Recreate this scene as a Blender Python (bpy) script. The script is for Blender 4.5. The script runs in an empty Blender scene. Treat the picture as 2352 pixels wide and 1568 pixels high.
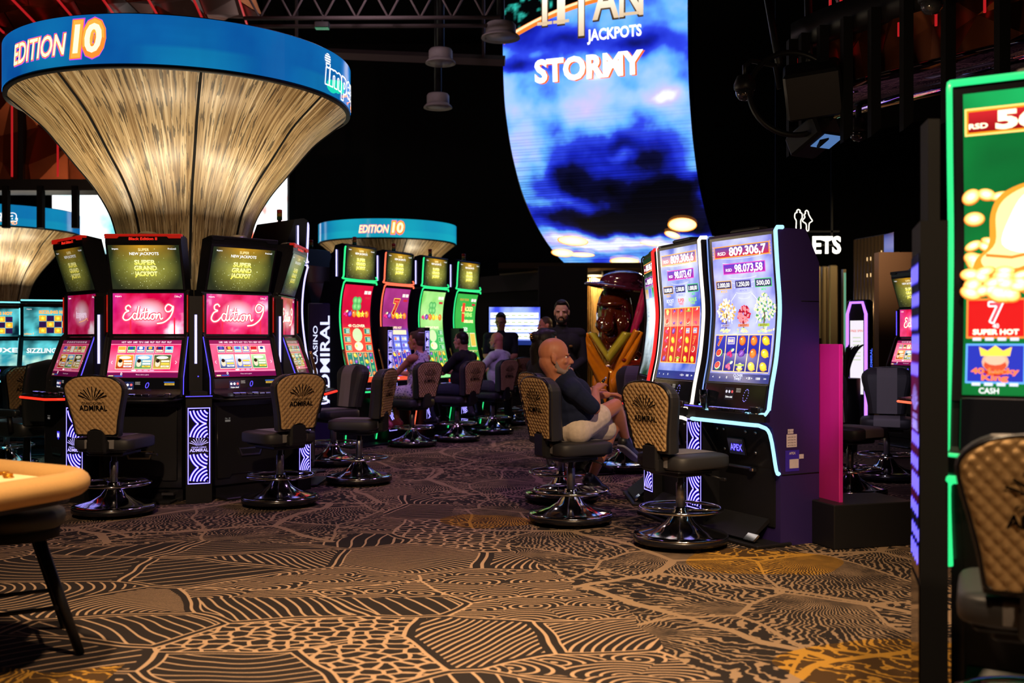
import bpy, math, random
from math import sin, cos, pi, radians, sqrt, atan2
from mathutils import Vector, Matrix, noise
from mathutils.geometry import tessellate_polygon
random.seed(7)
SC = bpy.context.scene
COL = SC.collection
# ---------------------------------------------------------------- camera, world, lights, exposure
F = 2352.0                      # focal length in pixels of the 2352 x 1568 frame (36 mm lens on a 36 mm sensor)
H = 1.35
def at(px, py, d): return Vector(((px-1176)/F*d, d, H-(py-784)/F*d))
def ground(px, d): return ((px-1176)/F*d, d)
cd = bpy.data.cameras.new('camera'); cam = bpy.data.objects.new('camera', cd); COL.objects.link(cam)
cam.location = (0, 0, H); cam.rotation_euler = (pi/2, 0, 0)
cd.sensor_width = 36; cd.lens = 36; cd.clip_start = .05; cd.clip_end = 200
cd.dof.use_dof = True; cd.dof.focus_distance = 7.8; cd.dof.aperture_fstop = 2.2
SC.camera = cam
SC.view_settings.view_transform = 'Standard'; SC.view_settings.look = 'None'
SC.view_settings.gamma = 1; SC.view_settings.exposure = 0; SC.view_settings.use_curve_mapping = False
SC.cycles.use_denoising = True; SC.cycles.max_bounces = 6; SC.cycles.diffuse_bounces = 2; SC.cycles.glossy_bounces = 3
SC.cycles.transmission_bounces = 5; SC.cycles.caustics_reflective = False; SC.cycles.caustics_refractive = False
SC.cycles.sample_clamp_indirect = 4
W = bpy.data.worlds.new('world'); SC.world = W; W.use_nodes = True
W.node_tree.nodes['Background'].inputs[0].default_value = (.30, .20, .42, 1)
W.node_tree.nodes['Background'].inputs[1].default_value = .0006
def lamp(name, typ, loc, target, energy, color, size=.2, angle=60, blend=.6, size_y=None, spread=None):
    l = bpy.data.lights.new(name, typ); o = bpy.data.objects.new(name, l); COL.objects.link(o)
    o.location = loc; l.energy = energy; l.color = color
    if target is not None:
        o.rotation_euler = (Vector(target)-Vector(loc)).to_track_quat('-Z', 'Y').to_euler()
    if typ == 'SPOT': l.spot_size = radians(angle); l.spot_blend = blend; l.shadow_soft_size = size
    elif typ == 'AREA':
        l.size = size
        if size_y: l.shape = 'RECTANGLE'; l.size_y = size_y
        if spread: l.spread = radians(spread)
    else: l.shadow_soft_size = size
    return o
WARM = (1, .62, .30)
lamp('table_spot', 'SPOT', (-1.7, 2.6, 5.2), (-1.7, 3.9, 0), 1500, (1, .68, .38), .12, 62, .7)
lamp('aisle_spot_or_fill', 'SPOT', (.1, 2.8, 5.6), (.1, 3.9, 0), 1350, (1, .69, .41), .12, 66, .8)
lamp('aisle_spot_or_fill', 'SPOT', (1.6, 2.6, 5.6), (1.5, 4.3, 0), 1080, (1, .68, .38), .12, 60, .8)
lamp('chair_spot', 'SPOT', (-1.6, 1.0, 5.2), (-2.6, 7.6, .9), 1500, (1, .68, .40), .12, 34, .9)
lamp('chair_spot', 'SPOT', (1.0, .8, 5.2), (.9, 7.0, .9), 1500, (1, .68, .40), .12, 32, .9)
lamp('corner_spot', 'SPOT', (1.2, -.6, 4.2), (1.5, 2.8, .9), 420, (1, .66, .36), .12, 40, .8)
lamp('magenta_wash', 'SPOT', (1.9, 10.8, 6.2), (.3, 10.6, 0), 250, (.75, .35, .9), .3, 76, .9)  # added purple spot, stands in for the glow of the LED screens
lamp('magenta_wash', 'SPOT', (-.6, 9.0, 6.2), (-1.2, 9.5, 0), 270, (.62, .32, 1), .3, 80, .9)  # second added spot for the screens' purple glow
lamp('aisle_spot_or_fill', 'SPOT', (-.3, 7.6, 4.6), (.55, 11.1, 1.5), 260, (1, .72, .55), .15, 18, .9)  # added fill, brightens the face of the standing bearded man
lamp('rose_wash', 'SPOT', (-.4, 9.5, 6.0), (-.7, 13.8, 1.0), 560, (.62, .36, 1), .3, 40, .9)  # added violet spot for screen glow on the far chairs
lamp('aisle_spot_or_fill', 'SPOT', (2.1, 6.9, 2.6), (3.5, 9.9, .9), 150, (.85, .70, .95), .15, 34, .9)  # added fill without a fixture, lifts the chair fronts on the right
lamp('teal_wash', 'SPOT', (-5.4, 9.8, 4.2), (-5.6, 11.0, 0), 260, (.10, .65, .85), .3, 60, .9)

# ---------------------------------------------------------------- colours and materials
def lin(c):
    c /= 255.0
    return c/12.92 if c <= .04045 else ((c+.055)/1.055)**2.4
def hx(s, k=1.0):
    s = s.lstrip('#')
    return tuple(lin(int(s[i:i+2], 16))*k for i in (0, 2, 4))
def mixc(a, b, t):
    t = min(1, max(0, t)); return tuple(x+(y-x)*t for x, y in zip(a, b))
MATS = {}
class NT:
    def __init__(s, name):
        s.m = bpy.data.materials.new(name); s.m.use_nodes = True; s.t = s.m.node_tree
        s.p = s.t.nodes['Principled BSDF']
    def n(s, typ, **kw):
        nd = s.t.nodes.new(typ)
        for k, v in kw.items(): setattr(nd, k, v)
        return nd
    def put(s, sock, v):
        if isinstance(v, bpy.types.NodeSocket): s.t.links.new(v, sock)
        elif v is not None:
            if isinstance(v, (tuple, list)) and sock.type == 'RGBA' and len(v) == 3: v = (*v, 1)
            sock.default_value = v
    def math(s, op, a, b=None, c=None, clamp=False):
        nd = s.n('ShaderNodeMath', operation=op, use_clamp=clamp)
        for i, v in enumerate((a, b, c)):
            if v is not None: s.put(nd.inputs[i], v)
        return nd.outputs[0]
    def vm(s, op, a, b=None, out=0):
        nd = s.n('ShaderNodeVectorMath', operation=op)
        s.put(nd.inputs[0], a)
        if b is not None: s.put(nd.inputs[3 if op == 'SCALE' else 1], b)
        return nd.outputs[out]
    def xyz(s, x, y, z=0.0):
        nd = s.n('ShaderNodeCombineXYZ')
        for i, v in enumerate((x, y, z)): s.put(nd.inputs[i], v)
        return nd.outputs[0]
    def sep(s, v):
        nd = s.n('ShaderNodeSeparateXYZ'); s.put(nd.inputs[0], v); return nd.outputs
    def mix(s, f, a, b):
        nd = s.n('ShaderNodeMix', data_type='RGBA'); s.put(nd.inputs[0], f); s.put(nd.inputs[6], a); s.put(nd.inputs[7], b)
        return nd.outputs[2]
    def noise(s, v, scale, detail=3, rough=.5, out=0):
        nd = s.n('ShaderNodeTexNoise'); s.put(nd.inputs['Vector'], v); nd.inputs['Scale'].default_value = scale
        nd.inputs['Detail'].default_value = detail; nd.inputs['Roughness'].default_value = rough
        return nd.outputs[out]
    def ramp(s, f, stops):
        nd = s.n('ShaderNodeValToRGB'); s.put(nd.inputs[0], f); e = nd.color_ramp.elements
        while len(e) < len(stops): e.new(.5)
        for k, (p, c) in zip(e, stops): k.position = p; k.color = (*c, 1)
        return nd.outputs[0]
    def obj(s): return s.n('ShaderNodeTexCoord').outputs['Object']
    def set(s, **kw):
        names = dict(color='Base Color', rough='Roughness', metal='Metallic', spec='Specular IOR Level', emis='Emission Color', estr='Emission Strength',
                     trans='Transmission Weight', ior='IOR', normal='Normal', alpha='Alpha', coat='Coat Weight', sheen='Sheen Weight', sss='Subsurface Weight')
        for k, v in kw.items(): s.put(s.p.inputs[names[k]], v)
        return s
    def bump(s, h, strength=.3, dist=.01):
        nd = s.n('ShaderNodeBump'); nd.inputs['Strength'].default_value = strength; nd.inputs['Distance'].default_value = dist
        s.put(nd.inputs['Height'], h); s.put(s.p.inputs['Normal'], nd.outputs[0])
def pbr(name, color, rough=.5, metal=0, spec=.5, grain=0, gscale=60, bump=0, **kw):
    if name in MATS: return MATS[name]
    t = NT(name); c = hx(color) if isinstance(color, str) else color
    t.set(rough=rough, metal=metal, spec=spec, **kw)
    nz = t.noise(t.obj(), gscale, 4)
    g = grain or .12
    t.put(t.p.inputs['Base Color'], t.mix(nz, tuple(x*(1-g) for x in c), tuple(min(1, x*(1+g)) for x in c)))
    if bump: t.bump(nz, bump, .004)
    MATS[name] = t.m; return t.m
def glow(name, color, k=1.0, sample=True):
    if name in MATS: return MATS[name]
    t = NT(name); c = hx(color) if isinstance(color, str) else color
    t.set(color=(.01, .01, .01), rough=.3, emis=tuple(c), estr=k)
    if not sample: t.m.cycles.emission_sampling = 'NONE'
    MATS[name] = t.m; return t.m
def display(name, sample, rough=.12):
    t = NT(name); a = t.n('ShaderNodeVertexColor'); a.layer_name = 'Col'
    t.set(color=(.004, .004, .005), rough=rough, spec=.5, emis=a.outputs[0], estr=1.38)
    if not sample: t.m.cycles.emission_sampling = 'NONE'
    return t.m
DISP = display('display_backlight', True)
ART = display('display_picture', False)
BLK = pbr('black_gloss', (.010, .010, .013), .22)
BLM = pbr('black_satin', (.008, .008, .010), .45, spec=.35)
BLR = pbr('black_matte', (.004, .004, .005), .8, spec=.2)
NAVY = pbr('navy_lacquer', (.026, .014, .100), .42)
CHROME = pbr('chrome', (.62, .62, .66), .10, 1.0, grain=.03)
STEEL = pbr('brushed_steel', (.34, .34, .37), .32, 1.0)
FABD = pbr('charcoal_vinyl', (.020, .020, .024), .55, gscale=300, bump=.1)
FABG = pbr('grey_fabric', (.17, .16, .165), .85, gscale=400, grain=.3, bump=.2)
FABB = pbr('beige_suede', hx('#ab8a5e'), .85, gscale=90, grain=.22, bump=.2)
PIPE = pbr('black_piping', (.008, .008, .012), .25)
INK = pbr('black_thread', (.004, .004, .005), 1.0, spec=0)

# ---------------------------------------------------------------- mesh builder
class MB:
    def __init__(s): s.V = []; s.F = []; s.M = []; s.S = []; s.K = []; s.mats = []; s.has = False
    def mi(s, m):
        if m not in s.mats: s.mats.append(m)
        return s.mats.index(m)
    def add(s, vs, fs, m, smooth=False, T=None, cols=None):
        b = len(s.V); k = s.mi(m)
        s.V += [tuple(T @ Vector(v)) for v in vs] if T is not None else [tuple(v) for v in vs]
        for i, f in enumerate(fs):
            s.F.append([b+j for j in f]); s.M.append(k); s.S.append(smooth)
            if cols is None: s.K.append(None)
            else:
                s.has = True
                c = cols[i]; s.K.append(c if isinstance(c, list) else [c]*len(f))
        return s
    def box(s, c, d, m, T=None, ch=0):
        x, y, z = c; a, b, h = (q/2 for q in d)
        if ch:
            p = []
            for zz in (-h, -h+ch, h-ch, h):
                k = ch if abs(zz) == h else 0
                A, B = a-k, b-k
                p += [(-A+ch, -B, zz), (A-ch, -B, zz), (A, -B+ch, zz), (A, B-ch, zz), (A-ch, B, zz), (-A+ch, B, zz), (-A, B-ch, zz), (-A, -B+ch, zz)]
            f = [[7-i for i in range(8)], [24+i for i in range(8)]]
            for r in range(3):
                for i in range(8): f.append([r*8+i, r*8+(i+1) % 8, (r+1)*8+(i+1) % 8, (r+1)*8+i])
            return s.add([(x+u, y+v, z+w) for u, v, w in p], f, m, T=T)
        v = [(x+i*a, y+j*b, z+k*h) for k in (-1, 1) for i, j in ((-1, -1), (1, -1), (1, 1), (-1, 1))]
        return s.add(v, [[3, 2, 1, 0], [4, 5, 6, 7], [0, 1, 5, 4], [1, 2, 6, 5], [2, 3, 7, 6], [3, 0, 4, 7]], m, T=T)
    def lathe(s, prof, m, n=32, c=(0, 0, 0), smooth=True, T=None, a0=0, a1=2*pi, sx=1, sy=1):
        full = abs(a1-a0-2*pi) < 1e-6; k = n if full else n+1; v = []; f = []
        for r, z in prof:
            for i in range(k):
                a = a0+(a1-a0)*i/n; v.append((c[0]+r*cos(a)*sx, c[1]+r*sin(a)*sy, c[2]+z))
        for j in range(len(prof)-1):
            for i in range(n):
                i2 = (i+1) % k if full else i+1
                f.append([j*k+i, j*k+i2, (j+1)*k+i2, (j+1)*k+i])
        if full:
            if prof[0][0] > 1e-4: f.append([k-1-i for i in range(k)])
            if prof[-1][0] > 1e-4: f.append([(len(prof)-1)*k+i for i in range(k)])
        return s.add(v, f, m, smooth, T)
    def cyl(s, p0, p1, r0, m, r1=None, n=16, smooth=True):
        p0, p1 = Vector(p0), Vector(p1); d = p1-p0; r1 = r0 if r1 is None else r1
        T = Matrix.Translation(p0) @ d.to_track_quat('Z', 'Y').to_matrix().to_4x4()
        L = d.length
        return s.lathe([(r0, 0), (r1, L)], m, n, smooth=smooth, T=T)
    def tube(s, pts, r, m, n=8, closed=False, smooth=True, flat=None):
        pts = [Vector(p) for p in pts]; N = len(pts); v = []; f = []
        up = None
        for i, p in enumerate(pts):
            a = pts[i-1] if (i > 0 or closed) else p
            b = pts[(i+1) % N] if (i < N-1 or closed) else p
            t = (b-a).normalized()
            if up is None: up = Vector((0, 0, 1)) if abs(t.z) < .9 else Vector((0, 1, 0))
            x = t.cross(up)
            if x.length < 1e-5: x = t.cross(Vector((1, 0, 0)))
            x.normalize(); y = x.cross(t); up = y
            rr = r[i] if isinstance(r, (list, tuple)) else r
            for k in range(n):
                q = 2*pi*(k+.5)/n; v.append(p+x*cos(q)*rr+y*sin(q)*rr*(flat or 1))
        for i in range(N if closed else N-1):
            j = (i+1) % N
            for k in range(n): f.append([i*n+k, i*n+(k+1) % n, j*n+(k+1) % n, j*n+k])
        if not closed: f += [[n-1-k for k in range(n)], [(N-1)*n+k for k in range(n)]]
        return s.add(v, f, m, smooth)
    def torus(s, c, R, r, m, n=40, k=8, sy=1):
        return s.tube([(c[0]+R*cos(2*pi*i/n), c[1]+R*sin(2*pi*i/n)*sy, c[2]) for i in range(n)], r, m, k, True)
    def ell(s, c, r, m, n=20, k=12, T=None):
        prof = [(sin(pi*j/k), -cos(pi*j/k)) for j in range(k+1)]
        v = []; f = []
        for a, z in prof:
            for i in range(n): v.append((c[0]+r[0]*a*cos(2*pi*i/n), c[1]+r[1]*a*sin(2*pi*i/n), c[2]+r[2]*z))
        for j in range(k):
            for i in range(n): f.append([j*n+i, j*n+(i+1) % n, (j+1)*n+(i+1) % n, (j+1)*n+i])
        return s.add(v, f, m, True, T)
    def pillow(s, c, d, m, e=.38, n=28, k=14, T=None):
        def pw(x): return math.copysign(abs(x)**e, x)
        v = []; f = []
        for j in range(k+1):
            p = -pi/2+pi*j/k
            for i in range(n):
                q = 2*pi*i/n
                v.append((c[0]+d[0]/2*pw(cos(p))*pw(cos(q)), c[1]+d[1]/2*pw(cos(p))*pw(sin(q)), c[2]+d[2]/2*pw(sin(p))))
        for j in range(k):
            for i in range(n): f.append([j*n+i, j*n+(i+1) % n, (j+1)*n+(i+1) % n, (j+1)*n+i])
        return s.add(v, f, m, True, T)
    def prism(s, poly, x0, x1, m, T=None, axis='x', smooth=False):
        """poly: list of (a, b); axis x: a=y b=z; axis y: a=x b=z; axis z: a=x b=y."""
        n = len(poly); mk = {'x': lambda a, b, t: (t, a, b), 'y': lambda a, b, t: (a, t, b), 'z': lambda a, b, t: (a, b, t)}[axis]
        v = [mk(a, b, x0) for a, b in poly]+[mk(a, b, x1) for a, b in poly]
        f = [[i, (i+1) % n, n+(i+1) % n, n+i] for i in range(n)]
        tri = tessellate_polygon([[Vector((a, b, 0)) for a, b in poly]])
        for t in tri: f += [list(t), [n+i for i in reversed(t)]]
        return s.add(v, f, m, smooth, T)
    def sheet(s, rows, m, smooth=True, cols=None, closed=False):
        n = len(rows[0]); v = [p for r in rows for p in r]; f = []; cc = [] if cols else None
        for j in range(len(rows)-1):
            for i in range(n if closed else n-1):
                i2 = (i+1) % n
                f.append([j*n+i, j*n+i2, (j+1)*n+i2, (j+1)*n+i])
                if cols: cc.append([cols[j][i], cols[j][i2], cols[j+1][i2], cols[j+1][i]])
        return s.add(v, f, m, smooth, None, cc)
    def build(s, name, parent=None, label=None, kind=None):
        me = bpy.data.meshes.new(name); me.from_pydata(s.V, [], s.F)
        for m in s.mats: me.materials.append(m)
        me.polygons.foreach_set('material_index', s.M); me.polygons.foreach_set('use_smooth', s.S)
        if s.has:
            ca = me.color_attributes.new('Col', 'FLOAT_COLOR', 'CORNER'); buf = []
            for f, k in zip(s.F, s.K):
                for c in (k or [(0, 0, 0)]*len(f)): buf += [c[0], c[1], c[2], 1.0]
            ca.data.foreach_set('color', buf)
        me.update()
        o = bpy.data.objects.new(name, me); COL.objects.link(o)
        if parent is not None: o.parent = parent
        if label: o['label'] = label
        if kind: o['kind'] = kind
        return o
def tag(o, label, cat, group=None, kind=None):
    o['label'] = label; o['category'] = cat
    if group: o['group'] = group
    if kind: o['kind'] = kind
    return o
def thing(name, label, cat, loc=(0, 0, 0), rz=0, group=None):
    o = bpy.data.objects.new(name, None); COL.objects.link(o); o.empty_display_size = .1
    o.location = loc if len(loc) == 3 else (*loc, 0); o.rotation_euler = (0, 0, rz)
    return tag(o, label, cat, group)
def kids(o): return [c for c in bpy.data.objects if c.parent is o]
def dup(root, label, loc, rz, group=None):
    r = root.copy(); COL.objects.link(r); r.location = loc if len(loc) == 3 else (*loc, 0); r.rotation_euler = (0, 0, rz); r['label'] = label
    if group: r['group'] = group
    for ch in kids(root):
        c = ch.copy(); COL.objects.link(c); c.parent = r
        for g in kids(ch):
            d = g.copy(); COL.objects.link(d); d.parent = c
    return r
def struct(mb, name):
    o = mb.build(name); o['kind'] = 'structure'; return o
def face(dx, dy): return atan2(dx, -dy)         # rotation that turns a thing built facing -y to face (dx, dy)
def smooth_path(pts, k=6, closed=False):
    P = [Vector(p) for p in pts]; n = len(P); out = []
    for i in range(n if closed else n-1):
        a, b, c, d = (P[(i-1) % n] if closed or i > 0 else P[0]), P[i], P[(i+1) % n], (P[(i+2) % n] if closed or i+2 < n else P[-1])
        for j in range(k):
            t = j/k
            out.append(.5*((2*b)+(c-a)*t+(2*a-5*b+4*c-d)*t*t+(-a+3*b-3*c+d)*t*t*t))
    if not closed: out.append(P[-1])
    return out

# ---------------------------------------------------------------- lettering and pictures on surfaces
_TX = {}
def text_geo(st, bold=0.0, shear=0.0, space=1.0):
    key = (st, bold, shear, space)
    if key not in _TX:
        cu = bpy.data.curves.new('txt', 'FONT'); cu.body = st; cu.size = 1; cu.offset = bold; cu.shear = shear; cu.space_character = space
        cu.resolution_u = 3; cu.align_x = 'CENTER'
        ob = bpy.data.objects.new('txt', cu)
        me = bpy.data.meshes.new_from_object(ob)
        v = [(p.co.x, p.co.y) for p in me.vertices]; f = [list(p.vertices) for p in me.polygons]
        bpy.data.objects.remove(ob); bpy.data.curves.remove(cu); bpy.data.meshes.remove(me)
        if v:
            xs = [p[0] for p in v]; cx = (min(xs)+max(xs))/2; v = [(x-cx, y) for x, y in v]; w = max(xs)-min(xs)
        else: w = 0
        _TX[key] = (v, f, w)
    return _TX[key]
class Canvas(MB):
    """Draws flat shapes in (u, v) metres on a surface fn(u, v, h) -> point, h metres in front of it."""
    def __init__(s, fn, art=None): super().__init__(); s.fn = fn; s.art = art or ART; s.step = .0007
    def P(s, u, v, L): return s.fn(u, v, L*s.step)
    def grid(s, u0, v0, u1, v1, nu, nv, col, L=0, m=None):
        rows, cs = [], []
        for j in range(nv+1):
            v = v0+(v1-v0)*j/nv; r, c = [], []
            for i in range(nu+1):
                u = u0+(u1-u0)*i/nu; r.append(s.P(u, v, L)); c.append(col(u, v) if callable(col) else col)
            rows.append(r); cs.append(c)
        s.sheet(rows, m or s.art, False, cs); return s
    def rect(s, u0, v0, u1, v1, col, L=1, col2=None, nv=None, m=None):
        nv = nv or max(1, int(abs(v1-v0)/.12)); c2 = col2 or col
        return s.grid(u0, v0, u1, v1, 1, nv, lambda u, v: mixc(col, c2, (v-v0)/(v1-v0)), L, m)
    def frame(s, u0, v0, u1, v1, w, col, L=1):
        for a in ((u0, v0, u1, v0+w), (u0, v1-w, u1, v1), (u0, v0+w, u0+w, v1-w), (u1-w, v0+w, u1, v1-w)): s.rect(*a, col, L)
        return s
    def poly(s, pts, col, L=1):
        tri = tessellate_polygon([[Vector((a, b, 0)) for a, b in pts]])
        fs = []
        for t in tri:
            a, b, c = (pts[i] for i in t)
            fs.append(list(t) if (b[0]-a[0])*(c[1]-a[1])-(b[1]-a[1])*(c[0]-a[0]) > 0 else list(reversed(t)))
        return s.add([s.P(a, b, L) for a, b in pts], fs, s.art, False, None, [col]*len(fs))
    def ell2(s, cu, cv, ru, rv, col, L=1, n=16, rot=0, edge=None):
        c, d = cos(rot), sin(rot)
        pts = [(cu+ru*cos(2*pi*i/n)*c-rv*sin(2*pi*i/n)*d, cv+ru*cos(2*pi*i/n)*d+rv*sin(2*pi*i/n)*c) for i in range(n)]
        v = [s.P(cu, cv, L)]+[s.P(a, b, L) for a, b in pts]; e = edge or col
        return s.add(v, [[0, 1+i, 1+(i+1) % n] for i in range(n)], s.art, False, None, [[col, e, e] for i in range(n)])
    def stroke(s, pts, w, col, L=1, closed=False, taper=False):
        pts = [Vector(p[:2]) for p in pts]; N = len(pts); A = []; B = []
        for i, p in enumerate(pts):
            a = pts[i-1] if (i > 0 or closed) else p
            b = pts[(i+1) % N] if (i < N-1 or closed) else p
            t = (b-a); t = t.normalized() if t.length > 1e-9 else Vector((1, 0))
            n = Vector((-t.y, t.x)); k = w/2*((1-i/(N-1)*.85) if taper else 1)
            A.append(s.P(*(p-n*k), L)); B.append(s.P(*(p+n*k), L))
        M_ = N if closed else N-1
        return s.add(A+B, [[i, (i+1) % N, N+(i+1) % N, N+i] for i in range(M_)], s.art, False, None, [col]*M_)
    def arc(s, cu, cv, r, a0, a1, w, col, L=1, n=14):
        return s.stroke([(cu+r*cos(a0+(a1-a0)*i/n), cv+r*sin(a0+(a1-a0)*i/n)) for i in range(n+1)], w, col, L)
    def text(s, st, cu, cv, size, col, L=2, bold=0.0, shear=0.0, space=1.0, width=None, rot=0, align=0, col2=None, m=None):
        """size = cap height in metres, centred at (cu, cv); width squeezes the line to that width."""
        v, f, w = text_geo(st, bold, shear, space); k = size/.69; kx = k if not width or not w else width/w
        cx = cu+align*w*kx/2; c, d = cos(rot), sin(rot); out = []; cl = []
        for x, y in v:
            a, b = x*kx, (y-.345)*k
            out.append(s.P(cx+a*c-b*d, cv+a*d+b*c, L)); cl.append(mixc(col, col2, y/.69) if col2 else col)
        return s.add(out, f, m or s.art, False, None, [[cl[i] for i in ff] for ff in f])
    def outline(s, st, cu, cv, size, w, col, L=2, bold=0.0, shear=0.0, width=None):
        v, f, wd = text_geo(st, bold, shear); k = size/.69; kx = k if not width else width/wd; cnt = {}
        for ff in f:
            for a, b in zip(ff, ff[1:]+ff[:1]):
                key = (min(a, b), max(a, b)); cnt[key] = cnt.get(key, 0)+1
        for (a, b), c in cnt.items():
            if c == 1: s.stroke([(cu+v[a][0]*kx, cv+(v[a][1]-.345)*k), (cu+v[b][0]*kx, cv+(v[b][1]-.345)*k)], w, col, L)
        return s
def plane_map(o, ux, vy):
    o, ux, vy = Vector(o), Vector(ux).normalized(), Vector(vy).normalized(); n = ux.cross(vy).normalized()
    return lambda u, v, h: o+ux*u+vy*v+n*h
WHITE = (1, 1, 1)
def fan_logo(c, cu, cv, s, col, L=2, col2=None):
    """the casino's fan of rays over two lines of lettering; s = width of the lower line."""
    for i in range(9):
        a = radians(-60+15*i); k = abs(i-4); r0 = .06*s; r1 = s*(.46-.018*k)
        p0 = (cu+sin(a)*.05*s+(i-4)*.020*s, cv+.02*s); bend = .10*s*sin(a)
        pts = [(p0[0]+sin(a)*r1*t*.92+bend*t*t*.9, p0[1]+cos(a)*r1*t*1.0-abs(bend)*t*t*.35) for t in (0, .35, .7, 1)]
        n = len(pts); w = [.010*s, .022*s, .036*s, .040*s] if i != 4 else [.018*s]*2+[.03*s]*2
        P_ = [Vector(p) for p in pts]; A = []; B = []
        for j in range(n):
            t = (P_[min(j+1, n-1)]-P_[max(j-1, 0)]).normalized(); nn = Vector((-t.y, t.x))
            A.append(P_[j]+nn*w[j]*.5); B.append(P_[j]-nn*w[j]*.5)
        c.poly([tuple(p) for p in B]+[tuple(p) for p in reversed(A)], col, L)
    c.text('GRAND CASINO', cu, cv-.085*s, .085*s, col, L, .004, width=.80*s)
    c.text('ADMIRAL', cu, cv-.245*s, .17*s, col, L, .022, width=s)
# ---------------------------------------------------------------- the setting
def carpet():
    t = NT('patterned_carpet'); P = t.obj(); x, y, z = t.sep(P)
    nz = t.noise(P, 1.1, 2, out=1); warp = t.vm('SUBTRACT', nz, (.5, .5, .5))
    Q = t.vm('ADD', P, t.vm('SCALE', warp, .30))
    fine = t.vm('SUBTRACT', t.noise(P, 8, 3, out=1), (.5, .5, .5))
    # --- striped cells
    def vor(vec, scale, feat='F1', rnd=1.0):
        v = t.n('ShaderNodeTexVoronoi', voronoi_dimensions='2D', feature=feat); t.put(v.inputs['Vector'], vec)
        v.inputs['Scale'].default_value = scale; v.inputs['Randomness'].default_value = rnd; return v
    def cells(S, scale):
        A = vor(S, scale); E = vor(S, scale, 'DISTANCE_TO_EDGE'); r, g, b = t.sep(A.outputs['Color'])
        qx, qy, qz = t.sep(S); px, py, pz = t.sep(A.outputs['Position'])
        dx, dy = t.math('SUBTRACT', qx, px), t.math('SUBTRACT', qy, py)
        return A, t.math('DIVIDE', E.outputs['Distance'], scale), r, g, b, dx, dy
    S1 = t.vm('MULTIPLY', Q, (.85, 1.25, 1))
    A, edge, r, g, b, dx, dy = cells(S1, 1.42)
    ang = t.math('MULTIPLY', r, 6.283)
    per = t.math('ADD', t.math('MULTIPLY', t.math('POWER', g, 2.0), .078), .034)
    straight = t.math('ADD', t.math('MULTIPLY', dx, t.math('COSINE', ang)), t.math('MULTIPLY', dy, t.math('SINE', ang)))
    ox = t.math('ADD', dx, t.math('MULTIPLY', t.math('COSINE', ang), .42)); oy = t.math('ADD', dy, t.math('MULTIPLY', t.math('SINE', ang), .42))
    arcs = t.math('SQRT', t.math('ADD', t.math('MULTIPLY', ox, ox), t.math('MULTIPLY', oy, oy)))
    kind = t.math('GREATER_THAN', b, .56)
    tt = t.math('ADD', t.math('MULTIPLY', kind, arcs), t.math('MULTIPLY', t.math('SUBTRACT', 1, kind), straight))
    fr = t.math('FRACT', t.math('DIVIDE', t.math('ADD', tt, 5), per))
    wid = t.math('DIVIDE', .0115, per)
    line = t.math('LESS_THAN', fr, wid)
    bord = t.math('LESS_THAN', edge, .0075)
    band = t.math('GREATER_THAN', edge, .036)
    dbl = t.math('MULTIPLY', t.math('GREATER_THAN', edge, .036), t.math('LESS_THAN', edge, .046)); dbl = t.math('MULTIPLY', dbl, t.math('GREATER_THAN', t.math('FRACT', t.math('MULTIPLY', t.math('ADD', r, g), 3.7)), .45))
    lines = t.math('MAXIMUM', t.math('MAXIMUM', t.math('MULTIPLY', line, band), dbl), bord)
    # --- scalloped shells in some cells
    Es = vor(t.vm('MULTIPLY', t.vm('ADD', P, t.vm('SCALE', fine, .05)), (1, 1.35, 1)), 11, 'DISTANCE_TO_EDGE', .75)
    scal = t.math('LESS_THAN', Es.outputs['Distance'], .11)
    iss = t.math('GREATER_THAN', t.math('FRACT', t.math('MULTIPLY', t.math('ADD', r, b), 7.31)), .86)
    lines = t.mix(iss, lines, t.math('MAXIMUM', scal, bord))
    Vs = vor(t.vm('MULTIPLY', t.vm('ADD', P, t.vm('SCALE', warp, .3)), (.8, 1.2, 1)), 4.2, 'F1', .8); sx, sy, sz = t.sep(Vs.outputs['Position']); qx, qy, qz = t.sep(t.vm('MULTIPLY', t.vm('ADD', P, t.vm('SCALE', warp, .3)), (.8, 1.2, 1)))
    ax, ay = t.math('SUBTRACT', qx, sx), t.math('ADD', t.math('SUBTRACT', qy, sy), .11)
    ring = t.math('FRACT', t.math('DIVIDE', t.math('SQRT', t.math('ADD', t.math('MULTIPLY', ax, ax), t.math('MULTIPLY', ay, ay))), .040)); ring = t.math('LESS_THAN', ring, .30)
    isn = t.math('GREATER_THAN', t.math('FRACT', t.math('MULTIPLY', t.math('ADD', t.math('ADD', r, b), g), 5.17)), t.math('SUBTRACT', .80, t.math('MULTIPLY', t.math('GREATER_THAN', y, 5.4), .28)))
    lines = t.mix(isn, lines, t.math('MAXIMUM', ring, bord))
    # --- leaf cells with veins
    S2 = t.vm('MULTIPLY', t.vm('ADD', P, t.vm('SCALE', warp, .35)), (.9, 1.0, 1))
    A2, edge2, r2, g2, b2, ex, ey = cells(S2, .82)
    th = t.math('ARCTAN2', ey, ex); fx, fy, fz = t.sep(fine)
    rad = t.math('SQRT', t.math('ADD', t.math('MULTIPLY', ex, ex), t.math('MULTIPLY', ey, ey)))
    wig = t.math('ADD', t.math('MULTIPLY', fx, 3.8), t.math('MULTIPLY', t.math('SINE', t.math('MULTIPLY', rad, 20)), .20))
    vv = t.math('ABSOLUTE', t.math('SUBTRACT', t.math('FRACT', t.math('ADD', t.math('MULTIPLY', th, 7.64), wig)), .5))
    V = t.math('LESS_THAN', vv, t.math('ADD', .15, t.math('MULTIPLY', fy, .55)))
    S3 = t.vm('MULTIPLY', Q, (1.3, .9, 1)); A3, edge3, r3, g3, b3, e3, f3 = cells(S3, 1.2)
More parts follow.
